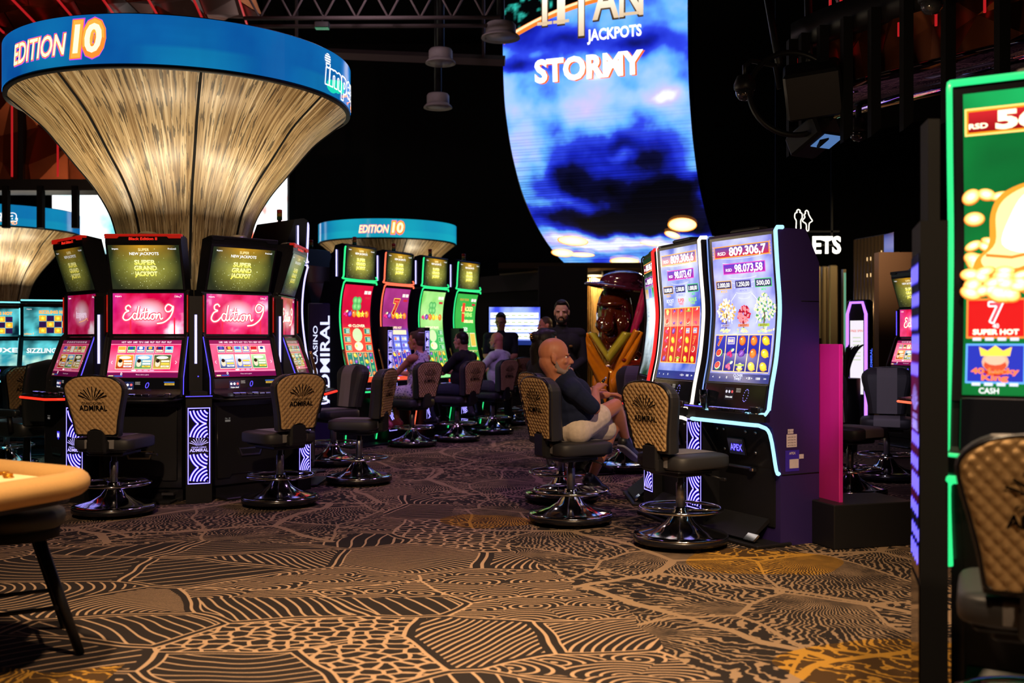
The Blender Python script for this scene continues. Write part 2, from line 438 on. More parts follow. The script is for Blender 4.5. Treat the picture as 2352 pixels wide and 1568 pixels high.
    th3 = t.math('ARCTAN2', t.math('SUBTRACT', f3, .55), e3)
    v3 = t.math('ABSOLUTE', t.math('SUBTRACT', t.math('FRACT', t.math('ADD', t.math('MULTIPLY', th3, 16), t.math('MULTIPLY', fx, 4.2))), .5))
    V3 = t.math('LESS_THAN', v3, t.math('ADD', .17, t.math('MULTIPLY', fy, .5)))
    pick = t.math('GREATER_THAN', r3, .5)
    V = t.mix(pick, V, V3)
    e2 = t.math('MAXIMUM', t.math('LESS_THAN', edge2, .024), t.math('LESS_THAN', edge3, .014))
    leaf = t.math('MAXIMUM', V, e2)
    # --- which part of the floor is leaf
    wx, wy, wz = t.sep(warp)
    xb = t.math('SUBTRACT', .28, t.math('MULTIPLY', t.math('SUBTRACT', y, 5.8), .32))
    xb = t.math('ADD', xb, t.math('MULTIPLY', wx, .5))
    m1 = t.math('MULTIPLY', t.math('GREATER_THAN', x, xb), t.math('LESS_THAN', x, t.math('ADD', 2.45, t.math('MULTIPLY', wy, .9))))
    m2 = t.math('MULTIPLY', t.math('GREATER_THAN', t.math('ADD', y, t.math('MULTIPLY', wx, 1.2)), 6.9), t.math('LESS_THAN', t.math('ADD', x, t.math('MULTIPLY', wy, 1.2)), -1.1))
    m3 = t.math('MULTIPLY', t.math('LESS_THAN', t.math('ADD', y, t.math('MULTIPLY', wx, .8)), 4.22), t.math('LESS_THAN', x, -1.62))
    m = t.math('MAXIMUM', t.math('MAXIMUM', m1, m2), m3)
    mask = t.mix(m, lines, leaf)
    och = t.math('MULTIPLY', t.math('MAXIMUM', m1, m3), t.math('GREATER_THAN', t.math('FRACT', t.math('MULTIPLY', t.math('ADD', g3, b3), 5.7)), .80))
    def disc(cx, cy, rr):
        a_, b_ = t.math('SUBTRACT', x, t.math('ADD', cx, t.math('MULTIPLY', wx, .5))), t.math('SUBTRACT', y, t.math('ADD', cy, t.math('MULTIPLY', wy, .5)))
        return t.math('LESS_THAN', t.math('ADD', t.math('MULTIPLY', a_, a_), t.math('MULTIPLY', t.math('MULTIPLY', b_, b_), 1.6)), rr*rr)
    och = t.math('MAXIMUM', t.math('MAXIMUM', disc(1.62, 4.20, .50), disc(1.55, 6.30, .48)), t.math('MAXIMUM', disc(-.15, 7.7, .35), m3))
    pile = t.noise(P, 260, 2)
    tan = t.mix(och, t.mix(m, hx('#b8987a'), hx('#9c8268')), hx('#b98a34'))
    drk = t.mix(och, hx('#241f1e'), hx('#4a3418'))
    base = t.mix(mask, drk, tan)
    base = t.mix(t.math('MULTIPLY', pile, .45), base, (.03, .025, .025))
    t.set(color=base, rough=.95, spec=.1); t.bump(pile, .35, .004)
    return t.m
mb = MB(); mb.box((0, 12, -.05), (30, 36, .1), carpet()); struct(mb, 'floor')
WALLM = pbr('wall_black', (.012, .011, .014), .85); CEILM = pbr('ceiling_black', (.006, .006, .007), .9)
for nm, c, d in (('wall_back', (0, 29.9, 5), (30, .2, 10)), ('wall_left', (-14.9, 12, 5), (.2, 36, 10)), ('wall_right', (14.9, 12, 5), (.2, 36, 10)), ('wall_front', (0, -5.9, 5), (30, .2, 10))):
    mb = MB(); mb.box(c, d, WALLM); struct(mb, nm)
mb = MB(); mb.box((0, 12, 10.05), (30, 36, .1), CEILM); struct(mb, 'ceiling')
# ---------------------------------------------------------------- casino chairs
def back_w(z):
    pts = ((.63, .172), (.75, .190), (.85, .214), (.94, .238), (.985, .245))
    if z <= pts[0][0]: return pts[0][1]
    for (a, wa), (b, wb) in zip(pts, pts[1:]):
        if z <= b: return wa+(wb-wa)*(z-a)/(b-a)
    return .245*max(0, 1-((z-.985)/.122)**2.3)**(1/2.3)
def lean(z): return .235+(z-.63)*.13
def build_chair(stripe, label):
    r = thing('casino_chair', label, 'chair')
    m = MB()
    m.lathe([(.30, .030), (.312, .034), (.312, .062), (.305, .070)], PIPE, 56)
    for i in range(5):
        a = 2*pi*i/5+.3; m.cyl((.26*cos(a), .26*sin(a), 0), (.26*cos(a), .26*sin(a), .034), .028, BLR, n=10)
    b = m.build('base', r)
    m = MB(); m.lathe([(.308, .066), (.313, .072), (.305, .080), (.26, .088), (.17, .112), (.10, .155), (.062, .205), (.045, .24), (.036, .25)], CHROME, 64)
    m.build('chrome_cover', b, 'polished chrome cone cover')
    m = MB(); m.torus((0, 0, .245), .272, .0115, CHROME, 56, 8)
    for i in range(4):
        a = pi/4+pi/2*i; m.cyl((.04*cos(a), .04*sin(a), .232), (.268*cos(a), .268*sin(a), .243), .008, CHROME, n=8)
    m.lathe([(.045, .215), (.045, .255)], CHROME, 20); m.build('foot_ring', r)
    m = MB(); m.lathe([(.031, .24), (.031, .41), (.027, .415), (.021, .418), (.021, .50)], STEEL, 20); m.build('pole', r)
    m = MB(); m.box((0, .0, .487), (.30, .30, .035), BLM, ch=.01); m.box((0, 0, .515), (.40, .38, .024), BLM, ch=.01)
    m.box((0, .19, .55), (.16, .16, .10), BLM, ch=.015); m.box((0, .245, .60), (.15, .055, .17), BLM, ch=.015)
    k = m.build('seat_mechanism', r)
    m = MB(); m.tube([(-.16, -.08, .475), (-.22, -.10, .47), (-.26, -.12, .46)], .006, BLM); m.pillow((-.27, -.125, .457), (.05, .02, .02), BLM); m.build('height_lever', k)
    m = MB(); m.pillow((0, -.02, .565), (.49, .47, .105), FABD, .34, 36, 16); m.lathe([(.0, .515), (.236, .515)], PIPE, 24, (0, -.02, 0)); st = m.build('seat', r)
    m = MB(); rows = []
    for j in range(25):                         # the lighter band over the middle of the seat
        p = -.15+(pi+.3)*j/24; e = .34
        yy = -math.copysign(abs(cos(p))**e, cos(p))*.237; zz = .565+math.copysign(abs(sin(p))**e, sin(p))*.0555
        rows.append([(q*.12, -.02+yy, zz-.0012*abs(q)) for q in (-1, -.5, 0, .5, 1)])
    m.sheet(rows, stripe); m.build('seat_stripe', st, 'lighter fabric band across the seat')
    # backrest cushion
    m = MB(); rows = []; zs = [.63, .636, .66]+[.66+.36*i/14 for i in range(1, 15)]+[1.045, 1.062, 1.076, 1.087]
    fr = (1, .985, .94, .86, .75)
    for j, z in enumerate(zs):
        w = back_w(z); x0 = min(.095, w*.72); dep = .115*(1-max(0, (z-.97)/.16)**2*.75)*(.75 if j == 0 else 1)
        xs = [-w*q for q in fr if w*q > x0+.004]; xs += [-x0]*(5-len(xs)) if len(xs) < 5 else []
        xs = xs+[-x0, -x0/2, 0, x0/2, x0]+[-q for q in reversed(xs)]
        fy = [lean(z)-dep*max(0, 1-abs(x/w)**5)**.3*(1-.06*abs(x/w)) for x in xs]
        rows.append([(x, y_, z) for x, y_ in zip(xs, fy)]+[(w*.97, lean(z)+.012, z), (x0, lean(z)+.018, z), (0, lean(z)+.018, z), (-x0, lean(z)+.018, z), (-w*.97, lean(z)+.012, z)])
    n = len(rows[0])
    for j in range(len(rows)-1):
        for i in range(n):
            i2 = (i+1) % n; mt = stripe if 5 <= i < 9 or (i in (16, 17) and rows[j][0][2] > 1.0) else FABD
            m.add([rows[j][i], rows[j][i2], rows[j+1][i2], rows[j+1][i]], [[0, 1, 2, 3]], mt, True)
    top = rows[-1]; m.add(top, [list(range(n))], stripe, True); m.add(rows[0], [list(range(n-1, -1, -1))], FABD)
    bk = m.build('backrest', r)
    bm = bpy.data.meshes[bk.data.name]
    # quilted panel on the rear
    def edge(z): return back_w(z)-.012 if z < 1.0 else min(back_w(z)-.012, .233*max(0, 1-((z-.985)/.108)**2.3)**(1/2.3))
    def zb(x): return .648+.042*max(0, 1-(x/.062)**2)**.5 if abs(x) < .062 else .648
    m = MB(); rows = []; NJ, NI = 84, 72
    for j in range(NJ+1):
        row = []
        for i in range(NI+1):
            s_ = 2*i/NI-1; z = .648+(1.090-.648)*j/NJ; w = max(edge(z), .004); x = s_*w
            z = max(z, zb(x)); a = (x*1.0+z*.92)/.0445; b_ = (x-z*.92)/.0445
            q = (abs(sin(pi*a))*abs(sin(pi*b_)))**.45; ed = min(1, (1-abs(s_))*w/.02, (1.092-z)/.02)
            row.append((x, lean(z)+.018+.013*q*max(0, ed)+.004*max(0, ed), z))
        rows.append(row)
    m.sheet(rows, FABB); m.build('quilted_panel', bk, 'beige diamond-quilted rear panel')
    out = [(x, zb(x)) for x in [-.158+.316*i/16 for i in range(17)]]
    zz = [.66+.32*i/10 for i in range(11)]+[1.0+.0905*(1-(1-i/9)**2) for i in range(10)]
    out += [(edge(z)+.004, z) for z in zz]+[(0, 1.095)]+[(-edge(z)-.004, z) for z in reversed(zz)]
    m = MB(); m.tube([(x, lean(z)+.020, z) for x, z in out], .0068, PIPE, 6, True); m.build('piping', bk)
    c = Canvas(lambda u, v, h: Vector((-u, lean(v)+.0365+h, v)), INK); c.step = .001
    fan_logo(c, 0, .905, .225, (0, 0, 0), 1); c.has = False; c.build('emblem', bk, 'embroidered black fan emblem with lettering')
    return r
FABP = pbr('mauve_fabric', (.21, .15, .165), .85, gscale=400, grain=.3, bump=.2)
CH = 'chairs at the slot machines'
chair_n = [None]
def put_chair(px, d, fdx, fdy, label):
    x, y = ground(px, d)
    if chair_n[0] is None:
        chair_n[0] = build_chair(FABG, label); o = chair_n[0]; o.location = (x, y, 0); o.rotation_euler = (0, 0, face(fdx, fdy)); o['group'] = CH
        return o
    return dup(chair_n[0], label, (x, y, 0), face(fdx, fdy), CH)
put_chair(1563, 6.8, .846, .533, 'quilted beige-backed chair standing empty before the tall machine with the pale blue neon edge')
put_chair(1311, 7.63, .90, .43, 'quilted chair with the seated bald man in navy on it')
put_chair(1290, 8.67, .93, .37, 'chair behind the bald man in navy, taken by the dark-haired woman')
put_chair(1432, 10.7, -.62, -.78, 'empty chair with its grey front stripe turned to us, before the amber glass sculpture')
put_chair(262, 8.0, .14, .99, 'quilted empty chair beside the padded gaming table tip')
put_chair(643, 8.47, -.727, .687, 'quilted empty chair turned toward the second pink screen machine under the golden funnel')
put_chair(825, 9.75, -.985, .17, 'empty chair in the aisle seen from its side, seat edge lit rosy')
put_chair(766, 11.2, -.72, -.70, 'empty chair with mauve front stripe facing us by the vertical lit casino sign')
put_chair(947, 13.2, -.80, .60, 'chair under the woman in the flowered dress')
put_chair(1050, 13.9, -.83, .55, 'chair under the man in black who plays the second neon machine')
put_chair(1131, 15.0, -.83, .55, 'chair under the bald man in the white shirt')
put_chair(1172, 16.6, -.70, .70, 'empty chair behind the bald man in white, yellow tag below its back')
put_chair(1215, 17.4, -.60, .80, 'smallest empty chair in the aisle, under the wall television')
put_chair(2402, 3.08, .42, .91, 'large quilted chair before the bell jackpot machine with the green neon')
put_chair(2037, 10.0, -.35, -.94, 'empty chair with grey front stripe behind the magenta glass divider')
put_chair(1952, 8.9, .55, -.83, 'chair half hidden by the magenta glass divider, only its seat and foot ring showing')
put_chair(15, 10.9, -.9, .45, 'chair at the frame edge beyond the gaming table, in teal light')
# ---------------------------------------------------------------- pictures for the screens
def fb(u, v, s, o=0.0, oct_=4): return noise.fractal(Vector((u*s+o, v*s-o*.7, o*1.3)), 1.0, 2.0, oct_)
def art_grand(c, w, h, dim=1.0):
    def bg(u, v):
        r = sqrt((u/w*1.6)**2+((v-h*.5)/h*1.1)**2); k = max(0, 1-r*1.25)
        b = mixc(hx('#1c2413'), hx('#a9a544'), k**1.1); b = mixc(b, hx('#c98a12'), max(0, v/h-.62)*2.0*max(0, 1-abs(u)/w*2.2))
        b = mixc(b, hx('#2a2a1c'), max(0, .35-v/h)*1.6); n = fb(u, v, 6, 3.1); return tuple(max(.004, x*(1+.35*n)*dim) for x in b)
    c.grid(-w/2, 0, w/2, h, 40, 24, bg, 0, DISP)
    rg = random.Random(int(w*1e4)+5)
    for i in range(150):
        u, v = rg.gauss(0, .27)*w, rg.gauss(.38, .24)*h
        if abs(u) < w*.48 and .02*h < v < h*.97:
            r = rg.choice((.0014, .0020, .0028, .0050 if i % 9 == 0 else .0018)); k = rg.uniform(.35, 1.3)*dim
            c.ell2(u, v, r, r, tuple(x*k for x in hx('#e8f0b0')), 1, 6)
    g, wt = tuple(x*1.25*dim for x in hx('#ffe94a')), tuple(x*dim for x in WHITE)
    c.text('SUPER', 0, h*.90, h*.060, tuple(x*dim for x in hx('#ffe9a0')), 2, .012); c.text('NEW JACKPOTS', 0, h*.81, h*.062, wt, 2, .012)
    for s, y, ww in (('SUPER', .615, .30), ('GRAND', .485, .32), ('JACKPOT', .355, .32)):
        c.text(s, 0, h*y, h*.098, g, 2, .03, width=w*ww, col2=tuple(x*dim for x in hx('#fff7b0')))
    c.text('Impera', -w*.40, h*.92, h*.035, wt, 2, .01); c.text('ProLine2', w*.40, h*.92, h*.035, wt, 2, .01)
SCRIPT9 = [  # the neon handwriting: E d i t i o n 9
    [(.95, 1.78), (.72, 2.02), (.40, 1.86), (.42, 1.52), (.72, 1.40), (.30, 1.18), (.06, .66), (.30, .36), (.72, .44), (1.10, .80)],
    [(1.62, 1.04), (1.34, 1.14), (1.14, .78), (1.30, .46), (1.58, .62), (1.86, 1.94), (1.62, .74), (1.74, .46), (1.98, .66)],
    [(2.06, 1.04), (1.98, .60), (2.12, .46), (2.34, .72)], [(2.62, 1.70), (2.44, .66), (2.58, .46), (2.78, .66)], [(2.28, 1.22), (2.86, 1.30)],
    [(2.92, 1.06), (2.84, .60), (2.98, .46), (3.14, .70)], [(3.50, 1.06), (3.24, .92), (3.22, .54), (3.46, .46), (3.62, .78), (3.50, 1.06), (3.80, .98)],
    [(3.88, 1.08), (3.80, .50), (3.98, .94), (4.20, 1.06), (4.24, .66), (4.36, .46), (4.56, .62)],
    [(5.62, 1.92), (5.16, 2.12), (4.82, 1.74), (5.00, 1.32), (5.46, 1.42), (5.72, 1.92), (5.66, 1.30), (5.30, .60), (4.62, .10), (3.9, -.02)]]
def neon9(c, cu, cv, k, w, col, halo):
    for st in SCRIPT9:
        p = [(cu+(q.x-2.9)*k, cv+(q.y-1.0)*k) for q in smooth_path([(x, y, 0) for x, y in st], 6)]
        if halo: c.stroke(p, w*2.6, halo, 2)
        c.stroke(p, w, col, 3)
    for x in (2.13, 2.97): c.ell2(cu+(x-2.9)*k, cv+(1.48-1.0)*k, w*.8, w*.8, col, 3, 8)
def art_nine(c, w, h, k9=1.0, dim=1.0):
    def bg(u, v):
        n = fb(u, v, 5, 1.7+k9)+.35*fb(u, v, 14, 9.0); g = max(0, 1-sqrt((u/w*2.1)**2+((v-h*.52)/h*1.7)**2))
        b = mixc(hx('#c2003a'), hx('#ee3f80'), .30+.70*n+.6*g); b = mixc(b, hx('#ffe4ee', 1.15), max(0, g-.40)*1.5+max(0, n-.42)*1.2); b = mixc(b, hx('#7a1fb0'), max(0, abs(u)/w-.30)*1.6*max(0, v/h))
        return tuple(x*dim for x in b)
    c.grid(-w/2, 0, w/2, h, 44, 26, bg, 0, DISP)
    if dim > .5:
        neon9(c, 0, h*.48, w*(.125 if k9 < 1.5 else .150), .0105, (1.6, 1.3, .95), hx('#ff4d6a', .9))
        for u in (-.26, .36):
            c.rect(w*u, 0, w*(u+.022), h*.40, hx('#ff2a4a', .85), 1)
    else:
        c.outline('impera', .0, h*.50, h*.16, .004, hx('#f0d8f0', .7), 2, .03)
        c.stroke([(-.05, h*.30), (.06, h*.34), (.12, h*.40), (.14, h*.33)], .006, hx('#ffb060', .7), 2)
    c.text('impera', -w*.42, h*.93, h*.04, WHITE, 2, .01); neon9(c, w*.42, h*.92, w*.017, .0014, WHITE, None)
TILE = ['#e8b23a', '#2b3fb0', '#c8202c', '#f0a53c', '#5bb0d8', '#d9782a', '#1a2a80', '#f4f0e0', '#20803c', '#6a48b8', '#f6e8a0', '#8a1030']
def art_lobby(c, w, h, seed=1, dim=1.0):
    rg = random.Random(seed)
    D = lambda s, k=1.0: hx(s, k*dim)
    c.grid(-w/2, 0, w/2, h, 20, 14, lambda u, v: tuple(x*dim for x in mixc(hx('#e0105a'), hx('#ff86a8'), .5+.5*fb(u, v, 5, seed)-abs(v/h-.5)*.7)), 0, DISP)
    c.rect(-w/2, 0, w/2, h*.13, D('#6c0a44'), 1); c.rect(-w/2, h*.90, w/2, h, D('#8c1a50'), 1)
    c.rect(-w/2, h*.145, w/2, h*.17, D('#ff9ab8'), 1); c.rect(-w/2, h*.875, w/2, h*.895, D('#ff86a8'), 1)
    for i in range(9): c.text(rg.choice(('GAMES', 'HOT', 'TOP 10', 'FRUIT', 'NEW')), -w*.32+i*w*.081, h*.945, h*.05, D('#ffe0ee'), 2, .01, width=w*.062)
    for i in range(6):
        u = -w*.335+i*w*.134; a = D(TILE[(i*5+seed*3) % 12]); c.rect(u-w*.058, h*.66, u+w*.058, h*.84, D('#f6dcc8'), 1); c.rect(u-w*.052, h*.672, u+w*.052, h*.828, a, 2)
        c.rect(u-w*.045, h*.69, u+w*.045, h*.735, D('#fff4c8'), 3); c.ell2(u, h*.785, w*.03, h*.036, D(rg.choice(TILE)), 3, 10)
    for i, cs in enumerate((('#f4a030', '#b01818') if seed % 2 else ('#cfe4ff', '#24307a'), ('#7fb4e8', '#5a8a2a') if seed % 2 else ('#dfe6ff', '#4a52b0'), ('#0e4a38', '#c8a040') if seed % 2 else ('#b8e0a0', '#1e7a40'))):
        u = -w*.275+i*w*.265; c.rect(u-w*.125, h*.22, u+w*.125, h*.61, D('#ffe9c0'), 1); c.rect(u-w*.118, h*.235, u+w*.118, h*.595, D(cs[1]), 2, D(cs[0]))
        c.ell2(u, h*.53, w*.085, h*.042, D('#f8f0d0', 1.1), 3, 14); c.ell2(u-w*.06, h*.37, w*.035, h*.09, D('#f3d3b4'), 3, 12); c.ell2(u-w*.06, h*.44, w*.028, h*.05, D('#2a1a12'), 4, 10)
        for q in range(3): c.rect(u-w*.01, h*(.27+q*.07), u+w*.105, h*(.315+q*.07), D(rg.choice(('#fff6d0', '#ffd24a', '#e8e8ff'))), 3)
        c.text(rg.choice(('Lucky', 'Gold', 'Pearl')), u+w*.045, h*.295, h*.035, D('#701010'), 4, .01)
    for s_ in (-1, 1):
        u = s_*w*.455; c.stroke([(u-s_*.006, h*.36), (u+s_*.006, h*.40), (u-s_*.006, h*.44)], .004, WHITE, 3)
    for i in range(4): c.ell2(-w*.13+i*w*.085, h*.185, w*.035, h*.022, D('#ff9cc0') if i else WHITE, 3, 10)
    c.text('Please select a game', 0, h*.075, h*.028, D('#ffd8ec'), 2)
    c.text('0', -w*.30, h*.095, h*.07, WHITE, 2, .01); c.rect(-w*.48, h*.02, -w*.41, h*.055, D('#e0d8a0'), 2); c.rect(-w*.40, h*.02, -w*.28, h*.055, D('#3050a0'), 2)
def art_dark(c, w, h): c.rect(-w/2, 0, w/2, h, hx('#06070a'), 0)
# fruit symbols, each about 2r across
def sym(c, kind, u, v, r, L=3):
    if kind == 'lemon':
        c.ell2(u, v, r*.92, r*.70, hx('#c98a10'), L, 18, -.5); c.ell2(u, v, r*.84, r*.62, hx('#ffe14a', 1.1), L+1, 18, -.5, hx('#f5b81e')); c.ell2(u+r*.78, v-r*.42, r*.16, r*.12, hx('#f5c02a'), L+1, 8, -.5); c.ell2(u-r*.25, v+r*.25, r*.25, r*.13, hx('#fff6b0', 1.2), L+2, 8, .4)
    elif kind == 'orange':
        c.ell2(u, v, r*.78, r*.78, hx('#b84a08'), L, 18); c.ell2(u, v, r*.70, r*.70, hx('#ffa04a'), L+1, 18, 0, hx('#f0641a')); c.ell2(u-r*.22, v+r*.28, r*.2, r*.13, hx('#ffd9a8', 1.1), L+2, 8, .5)
    elif kind == 'plum':
        c.ell2(u, v, r*.80, r*.66, hx('#3a0a5a'), L, 18, .4); c.ell2(u, v, r*.70, r*.56, hx('#a868d8'), L+1, 18, .4, hx('#6a2a9a')); c.stroke([(u+r*.4, v+r*.4), (u+r*.75, v+r*.85)], r*.10, hx('#c8a060'), L+1); c.stroke([(u-r*.4, v-r*.3), (u+r*.3, v+r*.3)], r*.06, hx('#e0b8f0'), L+2)
    elif kind == 'melon':
        c.ell2(u, v, r*.86, r*.74, hx('#1f6a2a'), L, 18, .5); c.ell2(u-r*.06, v+r*.06, r*.72, r*.60, hx('#f4f4d0'), L+1, 18, .5); c.ell2(u-r*.1, v+r*.1, r*.62, r*.50, hx('#ff5a4a'), L+2, 18, .5, hx('#d8202a'))
        for a, b in ((-.3, .2), (0, .3), (.1, 0), (-.2, -.1)): c.ell2(u+a*r, v+b*r, r*.06, r*.06, hx('#200808'), L+3, 6)
    elif kind == 'cherry':
        for a, b in ((-.42, -.1), (.22, -.35), (.02, .12)):
            c.ell2(u+a*r, v+b*r, r*.36, r*.36, hx('#7a0030'), L, 14); c.ell2(u+a*r, v+b*r, r*.31, r*.31, hx('#ff4a9a'), L+1, 14, 0, hx('#d81060'))
        c.stroke([(u-r*.4, v+r*.2), (u+r*.1, v+r*.6), (u+r*.5, v+r*.85)], r*.08, hx('#5a9a3a'), L+1); c.ell2(u+r*.55, v+r*.5, r*.40, r*.22, hx('#e8f0c0'), L+1, 12, .5)
    elif kind == 'seven':
        for k, (col, o) in enumerate((('#ffd84a', 1.25), ('#b00820', 1.0), ('#ff5a5a', .62))):
            c.text('7', u, v, r*1.35*(1 if k < 2 else .94), hx(col), L+k, (.09, .055, .0)[k], .25, width=r*(1.35, 1.2, .9)[k])
    elif kind == 'bar':
        c.rect(u-r*.82, v-r*.55, u+r*.82, v+r*.55, hx('#f4ead0'), L); c.rect(u-r*.72, v-r*.45, u+r*.72, v+r*.45, hx('#7a6ad0'), L+1); c.text('BAR', u, v, r*.5, hx('#ffe9b0', 1.1), L+2, .03)
    elif kind == 'star':
        pts = [(u+r*(.85 if i % 2 == 0 else .38)*sin(pi*i/5), v+r*(.85 if i % 2 == 0 else .38)*cos(pi*i/5)) for i in range(10)]; c.poly(pts, hx('#ffe24a', 1.1), L)
    elif kind == 'clover':
        for i in range(4): c.ell2(u+r*.38*cos(pi/4+pi/2*i), v+r*.38*sin(pi/4+pi/2*i)+r*.1, r*.40, r*.36, hx('#9adf8a'), L, 12, 0, hx('#2f9a4a'))
        c.stroke([(u, v), (u+r*.15, v-r*.9)], r*.14, hx('#5fbf5a'), L)
    elif kind == 'coin':
        c.ell2(u, v, r*.9, r*.9, hx('#b86a08'), L, 18); c.ell2(u, v, r*.80, r*.80, hx('#fff0a0', 1.2), L+1, 18, 0, hx('#ffc23a')); c.ell2(u, v, r*.5, r*.5, hx('#ffe27a', 1.2), L+2, 14)
    elif kind == 'twist':
        for i in range(8): c.ell2(u+r*.55*cos(i*pi/4), v+r*.55*sin(i*pi/4), r*.34, r*.34, hx('#ffd04a', 1.1), L, 10, 0, hx('#f09a1a'))
        c.ell2(u, v, r*.5, r*.5, hx('#ffe890', 1.2), L+1, 12); c.rect(u-r, v+r*.0, u+r, v+r*.3, hx('#8aa82a'), L+2)
def prize(c, u, v, w, h, st, body, rim, col=None, size=.62, L=2, rsd=True):
    c.rect(u-w/2, v-h/2, u+w/2, v+h/2, hx(rim), L); c.rect(u-w/2+h*.09, v-h/2+h*.09, u+w/2-h*.09, v+h/2-h*.09, hx(body[0]), L+1, hx(body[1]))
    if rsd:
        c.text('RSD', u-w*.36, v-h*.10, h*.26, WHITE, L+2, .02, width=w*.15); c.text(st, u+w*.11, v, h*size, col or (1.2, 1.2, 1.15), L+2, .03, width=w*.66)
    else: c.text(st, u, v, h*size, col or (1.2, 1.2, 1.15), L+2, .02, width=w*.78)
def art_reels(c, u0, v0, u1, v1, grid, bg, rim, L=2):
    nx, ny = len(grid[0]), len(grid); c.rect(u0, v0, u1, v1, hx(rim), L); e = (u1-u0)*.012; cw, chh = (u1-u0)/nx, (v1-v0)/ny
    for i in range(nx): c.rect(u0+i*cw+e, v0+e, u0+(i+1)*cw-e*.4, v1-e, hx(bg[0]), L+1, hx(bg[1]))
    for j in range(ny):
        for i in range(nx): sym(c, grid[j][i], u0+(i+.5)*cw, v1-(j+.5)*chh, min(cw, chh)*.50, L+2)
def art_clover(c, w, h, hot):
    """tall screen of the near bank: two jackpots, three small ones, trees or lettering, reels."""
    A = ('#4f55c8', '#8f92ee') if not hot else ('#3a5ac0', '#9fc0f0')
    def bg(u, v):
        n = fb(u, v, 5, 4.2 if hot else 8.8); r = sqrt((u/w*1.7)**2+((v/h-.55)*1.6)**2)
        b = mixc(hx(A[0]), hx('#d8dcff'), .35+.60*n+.35*max(0, 1-r)); return mixc(b, hx('#2a2aa0'), max(0, r-.7)*.8)
    c.grid(-w/2, 0, w/2, h, 24, 44, bg, 0, DISP)
    for k in range(9):      # swirl of the whirlwind
        y = h*(.60+.035*k); r = w*(.10+.035*k); c.stroke([(r*cos(a*pi/10), y+.018*sin(a*pi/10)) for a in range(11, 20)], .004, hx('#d8dcff'), 1)
    last = ('809.306,6', '98.073,47') if hot else ('809.306,7', '98.073,58')
    prize(c, 0, h*.915, w*.92, h*.085, last[0], ('#c01a3a', '#3a3a9a'), '#ff9a3a', size=.66)
    for s_ in (-1, 1):
        for i, q in enumerate('GRAND'): c.text(q, s_*w*.475, h*(.955-.02*i), h*.014, hx('#ffb03a', 1.1), 5, .02)
    prize(c, w*.03, h*.795, w*.70, h*.075, last[1], ('#a01a9a', '#4a3ab8'), '#d84ab8', size=.68)
    for i, (s_, col, nm) in enumerate((('5.000,00', '#e8b04a', 'MAJOR'), ('1.250,00', '#8a8ae0', 'MINOR'), ('500,00', '#4ac86a', 'MINI'))):
        if hot: s_ = ('10.000,00', '2.500,00', '1.000,00')[i]
        u = w*(-.33+.33*i); prize(c, u, h*.685, w*.27, h*.060, s_, ('#2a2a50', '#3a3a70'), col, size=.5, rsd=False); c.text(nm, u, h*.640, h*.016, hx(col, 1.2), 3, .02)
    if not hot:
        rg = random.Random(3)
        for u, v, r, cs in ((-.30, .505, .135, ('#ffe9a8', '#d8a84a', '#fff8e0')), (.0, .475, .095, ('#e0203a', '#a00a28', '#ff8a90')), (.33, .515, .150, ('#ffe9a8', '#4a9a5a', '#fff4c8'))):
            c.rect(w*u-.006, h*.37, w*u+.006, h*v, hx('#6a4a38'), 2)
            for i in range(130):
                a, q = rg.uniform(0, 6.28), sqrt(rg.random()); x, y = cos(a)*q*r*w*1.15, sin(a)*q*r*h*.62; x *= 1-.35*max(0, y/(r*h*.62))
                c.ell2(w*u+x, h*v+y, .011, .009, hx(cs[i % 3]), 3+i % 3, 6, a)
            c.rect(w*(u-.09), h*.388, w*(u+.09), h*.408, hx(('#b0b0d8', '#e88a6a', '#a8c84a')[0 if u < -.1 else 1 if u < .1 else 2]), 6); c.text('JACKPOT', w*u, h*.398, h*.012, hx('#802020'), 7, .02)
            for i in range(26): c.ell2(w*u+rg.gauss(0, .05)*w, h*.352+abs(rg.gauss(0, .012))*h, .010, .007, hx(('#fff2c8', '#e8d09a', '#c0e0a0')[i % 3]), 3, 6, rg.random())
        for s_ in (-1, 1):
            p = [(s_*w*.13, h*.62), (s_*w*.22, h*.57), (s_*w*.18, h*.52), (s_*w*.235, h*.46), (s_*w*.20, h*.41)]; c.stroke(p, .003, (1.2, 1.2, 1.3), 2)
        art_reels(c, -w*.475, h*.07, w*.475, h*.335, [['seven', 'bar', 'orange', 'orange', 'lemon'], ['melon', 'cherry', 'plum', 'orange', 'lemon'], ['melon', 'cherry', 'twist', 'lemon', 'lemon']], ('#16187e', '#2a2cb0'), '#f0cf9a')
        c.text('CLOVER', 0, h*.048, h*.018, hx('#d8dcff'), 4, .02); c.text('TWIST', 0, h*.024, h*.018, hx('#d8dcff'), 4, .02)
    else:
        for u, t, col in ((-.30, 'BOOST', '#e0e0ff'), (0, 'SUPER', '#ff5a3a'), (.30, 'BONUS', '#9adf4a')): c.text(t, w*u, h*.60, h*.026, hx(col, 1.1), 3, .03); c.text('TWIST', w*u, h*.573, h*.018, hx(col), 3, .03)
        art_reels(c, -w*.475, h*.12, w*.475, h*.545, [['coin', 'plum', 'plum', 'twist', 'cherry'], ['melon', 'plum', 'plum', 'melon', 'cherry'], ['cherry', 'plum', 'cherry', 'bar', 'bar'], ['cherry', 'lemon', 'cherry', 'lemon', 'seven'], ['cherry', 'lemon', 'cherry', 'lemon', 'melon'], ['plum', 'lemon', 'twist', 'lemon', 'lemon']], ('#b00a1e', '#e8202c'), '#ffb04a')
    c.rect(-w/2, 0, w/2, h*.06, hx('#28307a'), 1)
